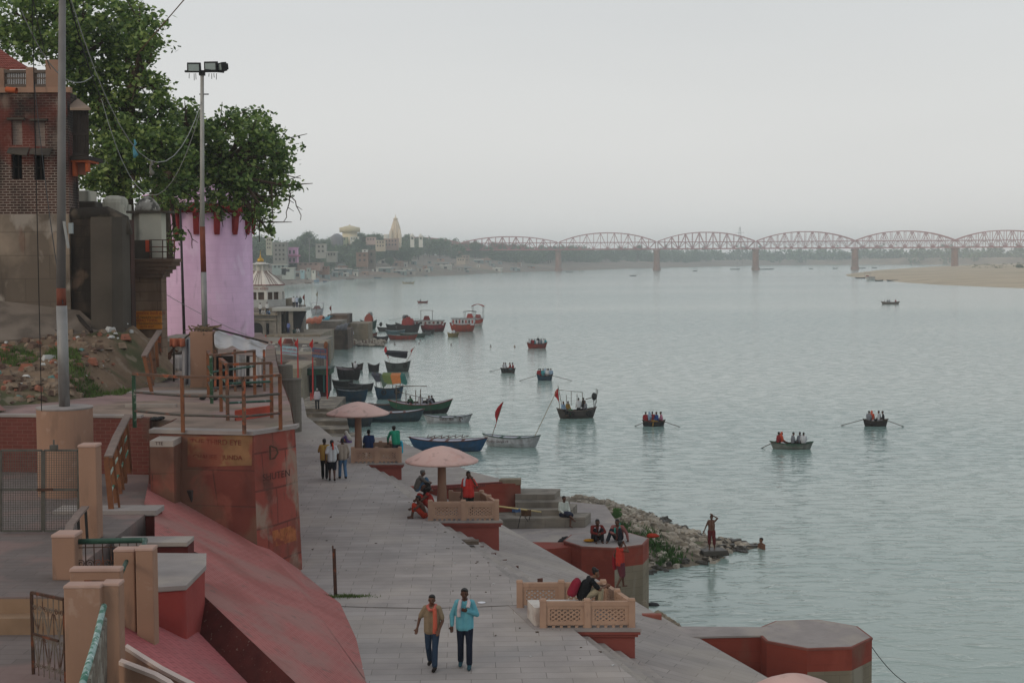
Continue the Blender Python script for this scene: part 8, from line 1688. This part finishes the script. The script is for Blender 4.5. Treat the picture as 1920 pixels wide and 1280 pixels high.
rowing('small boat with five people behind the moored tour boats', 754, 766, 600, 10, '#7a7460', '#4a4438', [(-.6, 0, 6, 90), (-.2, .2, 3, 90), (.1, -.2, 3, 90), (.4, .2, 6, 90), (.7, 0, 3, 90)], 'the boat behind tour boats', [(-.5, 1, 4, 190, 'left thin oar of the boat behind the tour boats'), (.5, -1, 4, 6, 'right thin oar of the boat behind the tour boats')], H_=.6, ar=.36, det=.06)
rowing('thin red boat with one rower high up the open river', 782, 803, 568, 4, '#8c3428', '#7a3a30', [(-.4, 0, 6, 90)], 'the thin red boat', [], H_=.7, ar=.18, det=.07)
rowing('long pale boat with a row of passengers below the temple spire', 753, 778, 532, -2, '#a89a82', '#7a6a55', [(-.6, 0, 0, 90), (-.3, 0, 3, 90), (0, 0, 6, 90), (.3, 0, 3, 90), (.6, 0, 0, 90)], 'the long pale boat', [], H_=1.1, ar=.2, det=.08, sheer=.9)
rowing('long dark boat with four people near the sand bank', 1652, 1688, 570, -2, '#6b5a4c', '#8a7a68', [(-.6, 0, 0, 90), (-.3, 0, 6, 90), (-.1, 0, 6, 90), (.55, 0, 1, 90)], 'the sand bank boat', [], H_=.8, ar=.18, det=.07)
# motor boat with pole frame
bD, LD, BD, HD, wzD = boat('weathered wooden motor boat with a bare pole frame and a red flag at its stern', 1041, 1122, 784, 14, '#4a423f', '#7a6a62', '#6d5a4e', sheer=.4, thw=3, H_=.75, ar=.3, tyre=True, deck=None)
crew(bD, LD, BD, HD, [(-.7, -.2, 10, -60), (-.45, .0, 5, -60), (.1, 0, 0, 90, 'stand'), (.35, .1, 3, 120, 'stand'), (.42, -.2, 6, 200)], 'the wooden motor boat', .03)
b = MB()
tops = {}
for i, (u, vb, vt) in enumerate([(1052, 768, 722), (1062, 765, 740), (1071, 760, 733), (1082, 762, 738), (1092, 758, 735), (1118, 755, 728)]): a, c = W(u + (3 if u < 1055 else 0), vb, Y=bD.location.y), W(u - (6 if u < 1055 else 0), vt, Y=bD.location.y); b.tube([a, c], .028, 5); tops[i] = c
b.tube([tops[0] + Vector((0, 0, -.4)), tops[2], tops[4]], .02, 5); b.tube([W(1098, 748, Y=bD.location.y), W(1118, 743, Y=bD.location.y)], .04, 5)
tag(b.build('scaffold', dirty('#6d5f50'), origin=inboat(bD, 0, 0, 1)), 'bare pole frame standing on the wooden motor boat', 'frame')
flagpole(inboat(bD, -LD * .42, 0, .9), W(1046, 727, Y=bD.location.y - .4), None, 'red furled flag at the stern of the wooden motor boat', drop=1.1, wdt=.35)
b = MB(); b.blob(W(1114, 743, Y=bD.location.y), (.25, .2, .35), 9, jit=.2); b.tube([inboat(bD, LD * .44, 0, .8), W(1113, 742, Y=bD.location.y)], .04, 5); b.tube([inboat(bD, LD * .44, -.2, .8), W(1121, 730, Y=bD.location.y)], .03, 5); tag(b.build('bow_post', m_black, origin=inboat(bD, LD * .44, 0, .8)), 'dark sack tied on the bow posts of the motor boat', 'sack')
# --- far cluster of big boats
def tour(label, uL, uR, v, head, hc, band, cabin, roofcol, cu, cv, roof, upper=None, winc='#2a2426'):
 bt, L_, B_, Hh, wz = boat(label, uL, uR, v, head, hc, '#5a3a3a', '#5a5050', sheer=.35, thw=0, H_=1.5, ar=.32, name='tour_boat', band=band); Y = bt.location.y
 a, c = W(cu[0], cv[1], Y=Y), W(cu[1], cv[0], Y=Y); zc0 = 1.3; h_ = c.z - zc0; lx = (c.x - a.x) / max(.5, abs(math.cos(R(head)))); mid = (a.x + c.x) / 2 - bt.location.x
 b = MB(); b.box((mid, 0, zc0 + h_ / 2), (lx, B_ * .66, h_)); b.build('cabin', dirty(cabin), bt, local=True)
 nw_ = 7
 for i in range(nw_): b = MB(); b.box((mid - lx / 2 + lx * (i + .5) / nw_, 0, zc0 + h_ * .55), (lx / nw_ * .5, B_ * .68, h_ * .5)); b.build('window', dirty(winc if i % 2 else roofcol), bt, local=True)
 b = MB(); b.box((mid, 0, zc0 + h_ + .06), (lx * 1.08, B_ * .8, .12)); b.build('cabin_roof', dirty('#8d8f90'), bt, local=True)
 if upper:
  x0, hh, wd_, cc = upper; b = MB(); b.box((x0, 0, zc0 + h_ + .55), (wd_, B_ * .4, .8), top=(.6, .8)); b.build('wheel_house', dirty(roofcol), bt, local=True); b = MB()
  for sx_ in (-1, 1):
   for sy_ in (-1, 1): b.bar((x0 + sx_ * wd_ * .8, sy_ * B_ * .3, zc0 + h_), (x0 + sx_ * wd_ * .8, sy_ * B_ * .3, zc0 + h_ + hh), .07)
  b.build('frame_posts', dirty('#8a8c8c'), bt, local=True); b = MB(); n_ = 7; rows = []
  for j in (-1, 1): rows.append([Vector((x0 + (i / n_ * 2 - 1) * wd_ * .95, j * B_ * .34, zc0 + h_ + hh + roof * math.sin(math.pi * i / n_))) for i in range(n_ + 1)])
  b.loft(rows + [[p + Vector((0, 0, .1)) for p in rows[1]], [p + Vector((0, 0, .1)) for p in rows[0]], rows[0]], cap=False, closed=False); b.build('sun_canopy', dirty(cc), bt, local=True)
 b = MB(); w_, zt, zk = wz(.3)
 for i in range(10):
  s = -.8 + 1.6 * i / 9; w_, zt, zk = wz(s); b.bar((s * L_ / 2, -w_ * .9, zt), (s * L_ / 2, -w_ * .9, zt + .5), .05)
 b.bar((-.8 * L_ / 2, -wz(-.8)[0] * .9, wz(-.8)[1] + .5), (.8 * L_ / 2, -wz(.8)[0] * .9, wz(.8)[1] + .5), .05); b.build('guard_rail', dirty('#9a9a9a'), bt, local=True)
 return bt
tour('white tour boat with a maroon hull and two roof canopies, left of the orange one', 786, 837, 622, 6, '#6a2228', '#8d2a30', '#b5b3b0', '#8c3030', (778, 832), (601, 612), .12, (-1.2, 1.9, 1.4, '#a9a9a9'))
tour('white tour boat with a bright orange hull and striped cabin', 841, 893, 622, -12, '#a5412a', '#a5412a', '#b3b3b6', '#b8504a', (848, 890), (597, 610), .1, (1.5, 1.3, 1.3, '#3a3a3c'))
tour('white and red tour boat under an arched orange canopy, behind the orange one', 880, 908, 612, -25, '#9c9a98', '#a54030', '#b3b0ad', '#a03a32', (888, 902), (598, 606), .45, (.3, 2.6, 1.5, '#a83c28'))
def tarpboat(label, uL, uR, v, head, hc, tc_, seed, hh=1.4):
 bt, L_, B_, Hh, wz = boat(label, uL, uR, v, head, hc, '#3a3a3a', '#3a3430', sheer=.45, thw=2, H_=1.5, ar=.34, group='tarpaulin covered boats at the shore point'); rr = random.Random(seed); b = MB(); rows = []
 for i in range(9):
  s = -.45 + .95 * i / 8; h_ = hh * (.35 + .65 * math.sin(math.pi * (i + .6) / 9.2)) + rr.uniform(-.2, .2); rows.append([Vector((s * L_ / 2, f * B_ * .42, 1.4 + h_ * (1 - abs(f) ** 1.7) + rr.uniform(-.05, .05))) for f in (-1, -.7, -.3, 0, .3, .7, 1)])
 b.loft(rows, cap=False, closed=False); o = b.build('tarpaulin', dirty(tc_), bt, local=True); s_ = o.modifiers.new('s', 'SOLIDIFY'); s_.thickness = .04; return bt
bg_ = tarpboat('green hulled boat piled with orange tarpaulins at the shore point', 674, 708, 617, -12, '#234a42', '#9c4430', 2, 1.7)
tarpboat('dark boat with a red domed tarpaulin left of the tour boats', 740, 789, 623, -6, '#30282a', '#98342e', 5, 1.6)
b = MB(); c = W(694, 590, Y=bg_.location.y + .6); b.lathe(c, [(.5, -.3), (.55, .0), (.45, .45), (.2, .6)], 10); tag(b.build('basket', dirty('#8a9090'), origin=c), 'grey metal tub on top of the orange tarpaulins', 'tub')
p = W(714, 608, Y=bg_.location.y); b = MB(); b.blob(p, (.35, .3, .45), 8, jit=.2); b.bar(p, p + Vector((-1.2, .3, -.3)), .06); tag(b.build('sack', m_black, origin=p), 'dark bundle hanging off the stern of the green hulled boat', 'bundle')
for (uL, uR, v, hd, hc, rc, lab, dk) in [(723, 744, 615, -4, '#26282a', '#4a4440', 'small dark boat just left of the red tarpaulin boat', None), (706, 753, 621, 0, '#2b2d2e', '#4f4a45', 'long flat dark boat in front of the red tarpaulin boat', None), (793, 815, 626, -3, '#26262a', '#3a3434', 'small dark boat under the bow of the maroon tour boat', None),
                                         (726, 783, 637, 2, '#9c3c2a', '#8a3426', 'long bright red skiff lying in front of the moored row', '#7a3a30'), (748, 800, 633, 3, '#3f5a50', '#7e7f78', 'long green skiff with a grey rim behind the red skiff', '#6f7672'), (796, 809, 629, -10, '#5a6264', '#3a3e40', 'short grey skiff at the outer end of the moored row', None),
                                         (662, 690, 638, -2, '#2a3c4a', '#9aa6ac', 'blue skiff with a white covered deck at the inner end of the row', '#a4b2b8'), (684, 708, 632, 2, '#7a4438', '#5f3a30', 'rusty red skiff with a green rim behind the blue skiff', '#5f6a58'), (700, 729, 639, -2, '#2a2a2e', '#4a4a4c', 'dark skiff heaped with clutter beside the bright red skiff', '#4a4642'),
                                         (722, 760, 627, 3, '#4f6a72', '#8a9498', 'pale teal skiff in the middle of the moored row', '#7f9298')]:
 boat(lab, uL, uR, v, hd, hc, rc, '#4a443e', sheer=.35, thw=2, H_=.75, ar=.2, deck=dk, group='skiffs moored in a row at the shore point')
# boats at the sand bank and along the far shore, tiny boats on the horizon
for (uL, uR, v, hc, lab) in [(1603, 1624, 522, '#4a423c', 'dark boat at the tip of the sand bank'), (1640, 1657, 527, '#3a3430', 'dark boat right of the white launch at the sand bank'), (1662, 1686, 527, '#4a4038', 'long dark boat drawn up on the sand bank'), (553, 566, 531, '#3f6a5c', 'green boat on the far shore below the huts'), (571, 585, 531.5, '#8a6a50', 'brown boat with a tall load on the far shore'),
                             (605, 613, 528.5, '#3a5a80', 'small blue boat on the far shore'), (540, 549, 533, '#6a5a50', 'brown boat nearest the pavilion on the far shore'), (700, 716, 521.5, '#4a6a78', 'blue grey boat under the far ghats'), (786, 802, 518, '#5f8a90', 'teal boat under the far ghats'), (648, 664, 524.5, '#7a7060', 'dun boat under the far ghats'),
                             (1180, 1194, 517.5, '#3f4446', 'thin dark boat in mid river left of the second pier'), (1299, 1308, 508.5, '#3f4446', 'speck of a boat between the second and third piers'), (1368, 1388, 505.5, '#4a4f52', 'long boat speck left of the third pier'), (1424, 1452, 505.5, '#45494c', 'long line of boats right of the third pier'), (1516, 1525, 504.5, '#4a4f52', 'boat speck halfway to the fourth pier'),
                             (1561, 1571, 504, '#4a4f52', 'boat speck nearest the fourth pier'), (1604, 1624, 503.5, '#45494c', 'long boat speck right of the fourth pier'), (1634, 1645, 503, '#5a5f60', 'faint boat speck behind the sand bank tip'), (1085, 1095, 509.5, '#8a8a80', 'pale boat speck right of the first pier'), (1060, 1075, 511, '#6a6a64', 'dun boat speck under the first span')]:
 boat(lab, uL, uR, v, 0, hc, hc, '#3a3430', sheer=.3, thw=1, ar=.2, group='distant boats', H_=max(.7, .0006 * W(uL, v, z=0).y))
tour('small white launch with a red top at the sand bank', 1624, 1642, 525.5, 0, '#b5b5b0', '#b5b5b0', '#b8b8b4', '#b04a3c', (1626, 1640), (519, 522), .2, (-2, 2.2, 2.0, '#b04a3c'))
tour('white and blue launch moored at the far shore', 588, 599, 530, 0, '#a9b4bc', '#5a8ab0', '#b8c0c4', '#5f86a8', (589, 598), (522, 527), .1)
tour('big pale launch moored beyond the shelter', 582, 607, 590, 0, '#8f949a', '#8f949a', '#aab0b8', '#8d5f60', (583, 605), (580, 585), .1, (0, 1.6, 2.0, '#a9a4b0'))
for (u, vb, vt, Y, lb) in [(571, 576, 551, 212, 'thin mast with a dark pennant near the shelter roof'), (594, 590, 546, 240, 'tall leaning bamboo mast behind the shelter'), (621, 592, 572, 236, 'small red and black flag on the grey wall block')]:
 a = W(u - (2 if u == 594 else 0), vb, Y=Y); flagpole(a, W(u + (2 if u == 594 else 0), vt, Y=Y), None, lb, col='#6d2a2c' if u != 594 else '#9a9a8a', r_=.05, drop=.9, wdt=.3)
# mooring rope from the octagonal bastion
a = W(1632, 1208, Y=OC.y); c = W(1725, 1290, z=.1); wire(cat_(a, c, .25), .012, 'mooring rope slanting from the octagonal bastion into the water', m_wire, name='rope')
# ================================================================ ROCK SPIT
gm = MB(); SP = [W(u, v, z=0).to_2d() for u, v in [(1000, 935), (1130, 945), (1225, 966), (1262, 985), (1350, 1009), (1432, 1025), (1358, 1041), (1346, 1053), (1292, 1062), (1232, 1070), (1190, 1082), (1080, 1060)]]
def spit_h(x, y):
 P = Vector((x, y)); ins = False; dm = 1e9; n = len(SP)
 for i in range(n):
  A, B = SP[i], SP[(i + 1) % n]; d = B - A; t = max(0, min(1, (P - A).dot(d) / d.length_squared)); dm = min(dm, (P - A - d * t).length)
  if (A.y > y) != (B.y > y) and x < A.x + (y - A.y) * (B.x - A.x) / (B.y - A.y): ins = not ins
 f = .34 * max(.35, min(1, (11.5 - x) / 5)); return min(1.7, dm * f) ** .9 - .02 if ins else -min(.6, dm * .5)
N_ = 54; xs_ = np.linspace(-1, 13.5, N_); ys_ = np.linspace(55, 88, N_); vs = [(x, y, spit_h(x, y) + .08 * (random.random() - .5)) for y in ys_ for x in xs_]
gm.add(vs, [(j * N_ + i, j * N_ + i + 1, (j + 1) * N_ + i + 1, (j + 1) * N_ + i) for j in range(N_ - 1) for i in range(N_ - 1)])
tag(gm.build('shore_ground', M('spit_dirt', '#6d6354', .95, .3, 1.2, .7, .04, stains=[('#463f34', .8, .52, .62), ('#4a5a34', .5, .58, .66)]), smooth=True), kind='structure')
rp = []
for i in range(6):
 b = MB(); rr = random.Random(i); k = 14; vv = []
 b.box((0, 0, 0), (1.1, .8, .5), top=(.75, .7)); me_o = b.build('shore_rock', m_rock); 
 sb = me_o.modifiers.new('s', 'SUBSURF'); sb.levels = 2; sb.render_levels = 2; sb.subdivision_type = 'SIMPLE'; bpy.context.view_layer.update()
 m2 = bpy.data.meshes.new_from_object(me_o.evaluated_get(bpy.context.evaluated_depsgraph_get())); bpy.data.objects.remove(me_o)
 ph = [rr.random() * 6 for _ in range(6)]
 for v_ in m2.vertices:
  c = v_.co; n_ = c.normalized(); c += n_ * (.13 * math.sin(c.x * 5 + ph[0]) * math.sin(c.y * 6 + ph[1]) + .08 * math.sin(c.z * 9 + ph[2] + c.x * 4)) + Vector((rr.uniform(-.03, .03), rr.uniform(-.03, .03), rr.uniform(-.02, .02)))
 if not m2.materials: m2.materials.append(m_rock)
 rp.append(m2)
rr = random.Random(17); placed = 0
m_rock2 = M('pale_shore_rock', '#9a9082', .92, .2, 2.5, .7, .03, stains=[('#b8afa0', 1.2, .52, .62), ('#6a6357', 1.0, .6, .7)])
while placed < 285:
 x, y = rr.uniform(1, 13), rr.uniform(56, 87); h_ = spit_h(x, y)
 if h_ < -.12 or (x < 5.6 and y < 59.5) or (x < 4.5 and y < 66.2): continue
 u, v = px_of((x, y, h_))
 if not (1060 < u < 1420 and 940 < v < 1075): continue
 o = bpy.data.objects.new('shore_rock', rp[placed % 6]); COL.objects.link(o); wet = h_ < .18; s_ = rr.uniform(.2, .5) * (1.45 if rr.random() < .15 else 1)
 o.location = (x, y, h_ + s_ * .08); o.rotation_euler = (rr.uniform(-.3, .3), rr.uniform(-.3, .3), rr.uniform(0, 6.28)); o.scale = (s_, s_, s_ * rr.uniform(.6, 1.1))
 pale = rr.random() < .45 and not wet; o.material_slots[0].link = 'OBJECT'; o.material_slots[0].material = m_wetrock if wet else (m_rock2 if pale else m_rock)
 zone = 'near the steps' if u < 1150 else 'behind the bastion' if u < 1230 else 'around the weeds' if u < 1290 else 'towards the bather'
 tag(o, f'{"wet black" if wet else "pale dusty" if pale else "grey brown"} rock of the shore spit, {zone}', 'rock', 'rocks of the spit ' + zone); placed += 1
b = MB(); b.box(BP + Vector((.1, .1, -.12)), (1.3, 1.0, .25), .2, top=(.9, .9)); tag(bevel(b.build('flat_stone', m_wetrock, origin=BP + Vector((0, 0, -.25))), .05), 'flat wet slab the bather stands on', 'stone')
for (u, v, s_, lab) in [(1380, 1022, .9, 'long dark driftwood slab past the bather'), (1400, 1024, .6, 'second dark plank of driftwood past the bather')]:
 b = MB(); p = W(u, v, z=.03); b.box(p, (s_ * 2.4, .4, .12), .1, top=(.9, .7)); tag(b.build('driftwood', m_wetrock, origin=p), lab, 'driftwood')
b = MB(); p = W(1224, 1134, z=0); b.blob(p, (.28, .2, .12), 10, jit=.15); tag(b.build('floating_sack', m_black, origin=p, smooth=True), 'black floating lump in the water beside the bastion', 'lump')
b = MB(); p = W(1215, 1008, z=2.0); b.blob(p + Vector((.2, 0, .1)), (.3, .16, .1), 10, jit=.3); tag(b.build('cloth_heap', cloth('#9c3422'), origin=p, smooth=True), 'orange red cloth heaped in the weeds behind the bastion', 'cloth')
for (u, v) in ((1160, 912), (1152, 1000)): pass
def spit_pt(cx, cy, r_):
 def f():
  
  for _ in range(40):
   x, y = random.gauss(cx, r_), random.gauss(cy, r_); h_ = spit_h(x, y)
   if h_ > .1: break
  return x, y, h_ if h_ > .1 else -2
 return f
for k, (u, v, r_, n) in enumerate([(1245, 1008, .5, 420), (1265, 1020, .3, 350), (1200, 1000, .5, 450), (1160, 985, .3, 250), (1100, 1003, .5, 350), (1250, 1036, .2, 160)]):
 p = W(u, v, z=1.1); blades('weeds', spit_pt(p.x, p.y, r_), n, .26, M('weed_leaf', '#3a5a26', .8, .3, 2, 0), 'green weeds growing between the shore rocks', wid=.035)
b = MB(); p = W(1155, 975, z=2.2)
for k in range(160): a = random.random() * 6.28; e = random.random() * .9; q = p + Vector((math.cos(a) * .25 * random.random(), .1 * math.sin(a), .1 + random.random() * .4)); b.add([q, q + Vector((.07, 0, .03)), q + Vector((.03, .05, .09))], [(0, 1, 2)])
tag(b.build('weed_clump', MC['weed_leaf'], origin=p), 'leafy weed tuft behind the man with the green scarf', 'weed')
# pole with drying clothes by the middle platform
a, c = W(930, 948, Y=48.6), W(1014, 959, Y=52.5); t = thing('drying_pole', 'bamboo pole jutting from the middle platform with clothes drying on it', 'pole', a); b = MB(); b.tube([a, c], .03, 8); b.build('pole', paint('#b7a06d'), t, smooth=True)
curtain(t, 960, 976, 953, 960, 50.4, cloth('#4f6a92'), 'blue_cloth', n=6, amp=.04); curtain(t, 977, 996, 955, 967, 51.2, cloth('#5a4433'), 'brown_cloth', n=6, amp=.04)
b = MB(); 
for (u0, v0, u1, v1) in ((976, 966, 971, 990), (994, 966, 992, 975), (984, 968, 990, 977)): b.bar(W(u0, v0, Y=51.4), W(u1, v1, Y=51.4), .025)
b.build('stand_legs', m_black, t)
b = MB(); p = W(1140, 1015, z=3.2)
for k in range(8): b.blob(W(1048 + random.random() * 20, 1008 + random.random() * 8, z=3.05), (.16, .1, .08), 6, jit=.5)
tag(b.build('rag', m_black, origin=W(1055, 1010, z=3)), 'heap of dark rags and litter where the quay meets the bastion', 'rags')
for (u, v, s_, col) in [(1205, 1158, .5, '#b8b2ac'), (1250, 1160, .35, '#9a5a4c')]:
 pass
# worn red kerb brick and white patch on the lower terrace near the bastion
b = MB(); q = W(1222, 1155, z=3.86); b.box(q, (.55, .22, .14)); tag(b.build('kerb_brick', M('kerb_red', '#8a5044', .9, .1, 3, .3), origin=q), 'single red kerb block on the terrace edge beside the nearest platform', 'block')
for k in range(9): 
 q = W(1235 + k * 6.2, 1157 + k * 5.2, z=3.45); b = MB(); b.blob(q, (.28, .2, .2), 7, jit=.4); tag(b.build('shore_rock', m_mud, origin=q), 'brown rock tumbled below the terrace edge near the octagonal bastion', 'rock', 'rocks below the terrace edge')
# ================================================================ ANIMALS
def quad(label, cat, loc, rz, col, sc=1.0, horns=False, headdn=0, det=.014, name='goat'):
 t = thing(name, label, cat, loc, rz); t.scale = (sc,) * 3; b = MB()
 cap_(b, (0, .26, .55), (0, -.24, .56), .135, .12); cap_(b, (0, .28, .5), (0, .0, .47), .12, .11); cap_(b, (0, .3, .6), (0, .46, .78 - headdn), .075, .055); cap_(b, (0, .46, .8 - headdn), (0, .64, .72 - headdn * 1.3), .055, .032)
 for s in (-1, 1):
  x = .08 * s; cap_(b, (x, .27, .48), (x, .27, .26), .05, .026); cap_(b, (x, .27, .26), (x, .26, .05), .024, .018); cap_(b, (x, .265, .04), (x, .29, .015), .022, .018)
  cap_(b, (x, -.24, .52), (x, -.18, .32), .075, .04); cap_(b, (x, -.18, .32), (x, -.32, .22), .034, .022); cap_(b, (x, -.32, .22), (x, -.28, .05), .021, .018); cap_(b, (x, -.28, .04), (x, -.25, .015), .022, .018)
  cap_(b, (.04 * s, .46, .82 - headdn), (.12 * s, .44, .77 - headdn), .02, .015)
 cap_(b, (0, -.34, .62), (0, -.44, .6 if name == 'goat' else .45), .025, .015); me = bake(b, det, 2); me.materials.append(cloth(col)); o = bpy.data.objects.new('body', me); COL.objects.link(o); o.parent = t
 if horns:
  for s in (-1, 1): b = MB(); b.tube([(.025 * s, .47, .84 - headdn), (.05 * s, .44, .92 - headdn), (.06 * s, .38, .97 - headdn)], [.014, .01, .005], 6); b.build('horn', m_black, t, local=True)
quad('brown goat standing by the brown railing, facing the pillar', 'goat', gp(303, 693, 9.6), R(-70), '#4d3022', 1.05, True)
quad('black goat with its head down on the grassy rubble slope', 'goat', gp(167, 712, 9.75), R(190), '#15130f', .95, False, .25)
# ================================================================ HAZE
hz = MB(); hz.box((0, 1710, 28), (5200, 3620, 66)); hzo = hz.build('haze', bpy.data.materials.new('river_haze')); tag(hzo, kind='stuff')
hm_ = hzo.data.materials[0]; hm_.use_nodes = True; tt = hm_.node_tree; tt.nodes.clear(); po_ = tt.nodes.new('ShaderNodeOutputMaterial'); pv_ = tt.nodes.new('ShaderNodeVolumePrincipled')
pv_.inputs['Color'].default_value = (.94, .98, 1, 1); pv_.inputs['Density'].default_value = .0003; pv_.inputs['Anisotropy'].default_value = .1; tt.links.new(pv_.outputs[0], po_.inputs['Volume'])

b = MB()
for k in range(1500):
 x, y = rr.uniform(1, 12.5), rr.uniform(56, 86); h_ = spit_h(x, y)
 if h_ < -.05 or (x < 4.5 and y < 66): continue
 q = rr.uniform(.07, .19); b.box((x, y, h_ + q * .3), (q * 2, q * 1.5, q), rr.random() * 3, top=(.7, .6), rx=rr.uniform(-.4, .4))
tag(b.build('rubble', m_rock2), 'small broken stones between the rocks of the spit', kind='stuff')
b = MB()
for k in range(150):
 y = rr.uniform(30, 70); x = E1(y) - rr.random() ** 2 * 5.5; q = rr.uniform(.012, .04); b.box((x, y, 5.505 + q * .2), (q * 2, q, q * .3), rr.random() * 3, rx=rr.uniform(-.4, .4), m=rr.choice((0, 0, 1)))
tag(b.build('litter', [m_trunk, MC['rub_white']]), 'dry leaves and scraps of paper strewn over the promenade', kind='stuff')
# each label singles out one thing: look-alikes are told apart by their order along the view
def uniq():
 by = {}
 for o in COL.objects:
  if o.parent is None and o.get('label') and o.get('group'): by.setdefault(o['label'], []).append(o)
 for lab, os_ in by.items():
  if len(os_) < 2: continue
  os_.sort(key=lambda o: px_of(o.location)[0])
  for i, o in enumerate(os_):
   n = i + 1; sf = 'th' if 10 < n % 100 < 14 else {1: 'st', 2: 'nd', 3: 'rd'}.get(n % 10, 'th'); o['label'] = f'{lab}, {n}{sf} from the left'
uniq()
